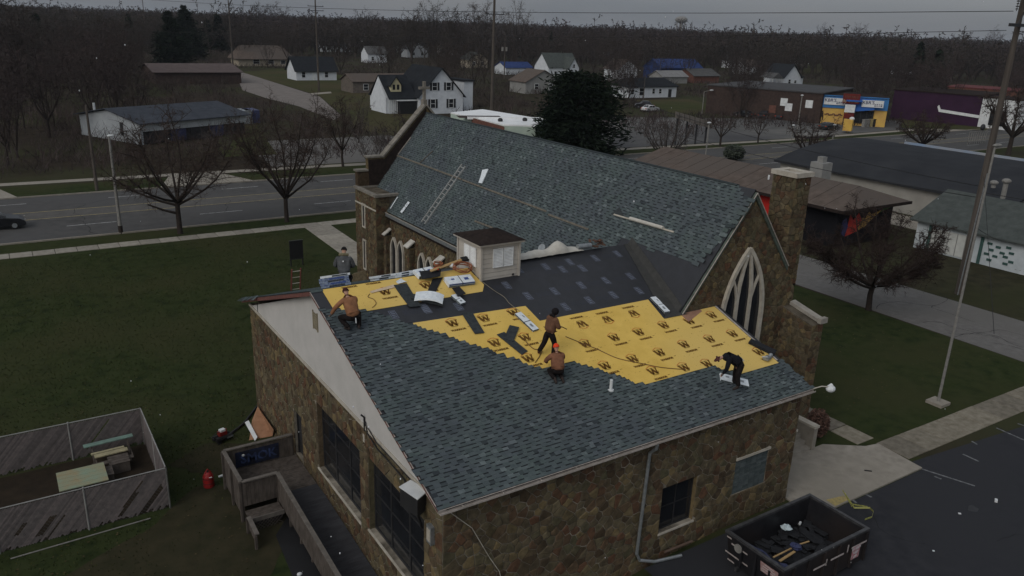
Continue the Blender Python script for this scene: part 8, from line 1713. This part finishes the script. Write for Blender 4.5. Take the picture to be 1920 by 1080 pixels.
# cracks and tar seams in the paving
def crack(mb, p, d, n, st, w_, z, rr_):
    for i in range(n):
        q = p+d*st; nrm = Vector((-d.y, d.x, 0))*w_*rr_.uniform(.5, 1.2); mb.flat([(v_.x, v_.y, z) for v_ in (p-nrm, q-nrm, q+nrm, p+nrm)]); p = q; a_ = rr_.gauss(0, .35); d = Vector((d.x*math.cos(a_)-d.y*math.sin(a_), d.x*math.sin(a_)+d.y*math.cos(a_), 0))
rr_ = random.Random(77); mb = MB()
for k in range(16): crack(mb, Vector((rr_.uniform(14, 34), rr_.uniform(-14, -3), 0)), Vector((math.cos(k), math.sin(k), 0)), rr_.randrange(8, 26), .35, .012, .021, rr_) if rr_.random() < .9 else None
for k in range(44): crack(mb, Vector((rr_.uniform(-20, 120), rr_.uniform(56.5, 71), 0)), Vector((1, 0, 0)) if k % 3 else Vector((0, 1, 0)), rr_.randrange(10, 30), .5, .022, .0145, rr_)
for k in range(10): crack(mb, Vector((rr_.uniform(41, 46.5), rr_.uniform(0, 40), 0)), Vector((0, 1, 0)), rr_.randrange(6, 18), .45, .02, .0125, rr_)
o = struct(mb.build('pavement_cracks', mat('crack_tar', (.02, .02, .021), rough=.9)))
mb = MB()
for k in range(14):
    x, y = rr_.uniform(17, 36), rr_.uniform(-14, -2.5); r0_ = rr_.uniform(.15, .6); mb.flat([(x+r0_*(1+.25*math.sin(3*t+k))*math.cos(t), y+r0_*.8*(1+.2*math.cos(2*t+k))*math.sin(t), .0185+.0002*k) for t in [i*math.tau/14 for i in range(14)]])
struct(mb.build('oil_stains', mat('oil_stain', (.022, .022, .024), (.030, .031, .034), 3, .6)))
# cap nails holding the felt
mb = MB()
for k in range(900):
    x, y = rr_.uniform(.5, 15.6), .9+.98*rr_.randrange(0, 10)+rr_.choice((.08, .5, .9)); q = proj(P3(x, y))
    if any(inpoly(x, y, P_) for P_ in (rw([(768, 607), (985, 574), (1012, 602), (1215, 562), (1244, 597), (1283, 597), (1283, 584), (1348, 571), (1464, 682), (1395, 700), (1340, 682), (1290, 695), (1205, 718), (1120, 690), (1015, 688)]), [(.5, 9.8), (.5, 7.4), (1.6, ya), (XA, ya), (6.4, 9.8)])): mb.flat([P3(x+.013*math.cos(t), y+.013*math.sin(t), .0205) for t in (0, 1.57, 3.14, 4.71)])
o = mb.build('cap_nails', m_print, ufelt, kind='stuff')
# more pale houses peeping out of the woods
hs = ((690, 118, 9, 4.0), (728, 98, 10, 4.2), (812, 92, 11, 4.5), (880, 128, 9, 3.6), (1120, 104, 12, 4.5), (1150, 122, 9, 3.8), (1100, 88, 12, 4.5), (1345, 100, 12, 4.5), (1405, 108, 11, 4.2), (1560, 92, 13, 5), (1625, 126, 10, 4), (1715, 104, 12, 4.5), (1745, 132, 10, 4), (1872, 128, 10, 4.4), (1690, 140, 9, 3.8), (540, 72, 14, 5), (150, 60, 14, 5), (1015, 92, 11, 4.4), (1395, 140, 9, 3.6), (1290, 84, 14, 5))
for k, (px, py, w_, h_) in enumerate(hs):
    lm = min(LMK, key=lambda l_: math.hypot((l_[0]-px)*.7, (l_[1]-py)*1.6)); x, y = at(px, py); wn_ = ('white', 'pale grey', 'cream', 'dull tan')[k % 4]
    house('%s %s house half hidden in bare woods %s %s' % (('small', 'wide', 'low')[k % 3], wn_, 'left of' if px < lm[0] else 'right of', lm[2]), x, y, w_, 7.5, h_, 2.8+.4*(k % 3), 'xy'[k % 2], (m_wsid, m_grey, m_wsid, m_tan)[k % 4], (m_rg, m_rd, m_rb, m_rgg)[k % 4], [('s', w_*.25, 1.2, 1.1, 1.4), ('s', w_*.7, 1.2, 1.1, 1.4)], group='pale houses in the far woods')
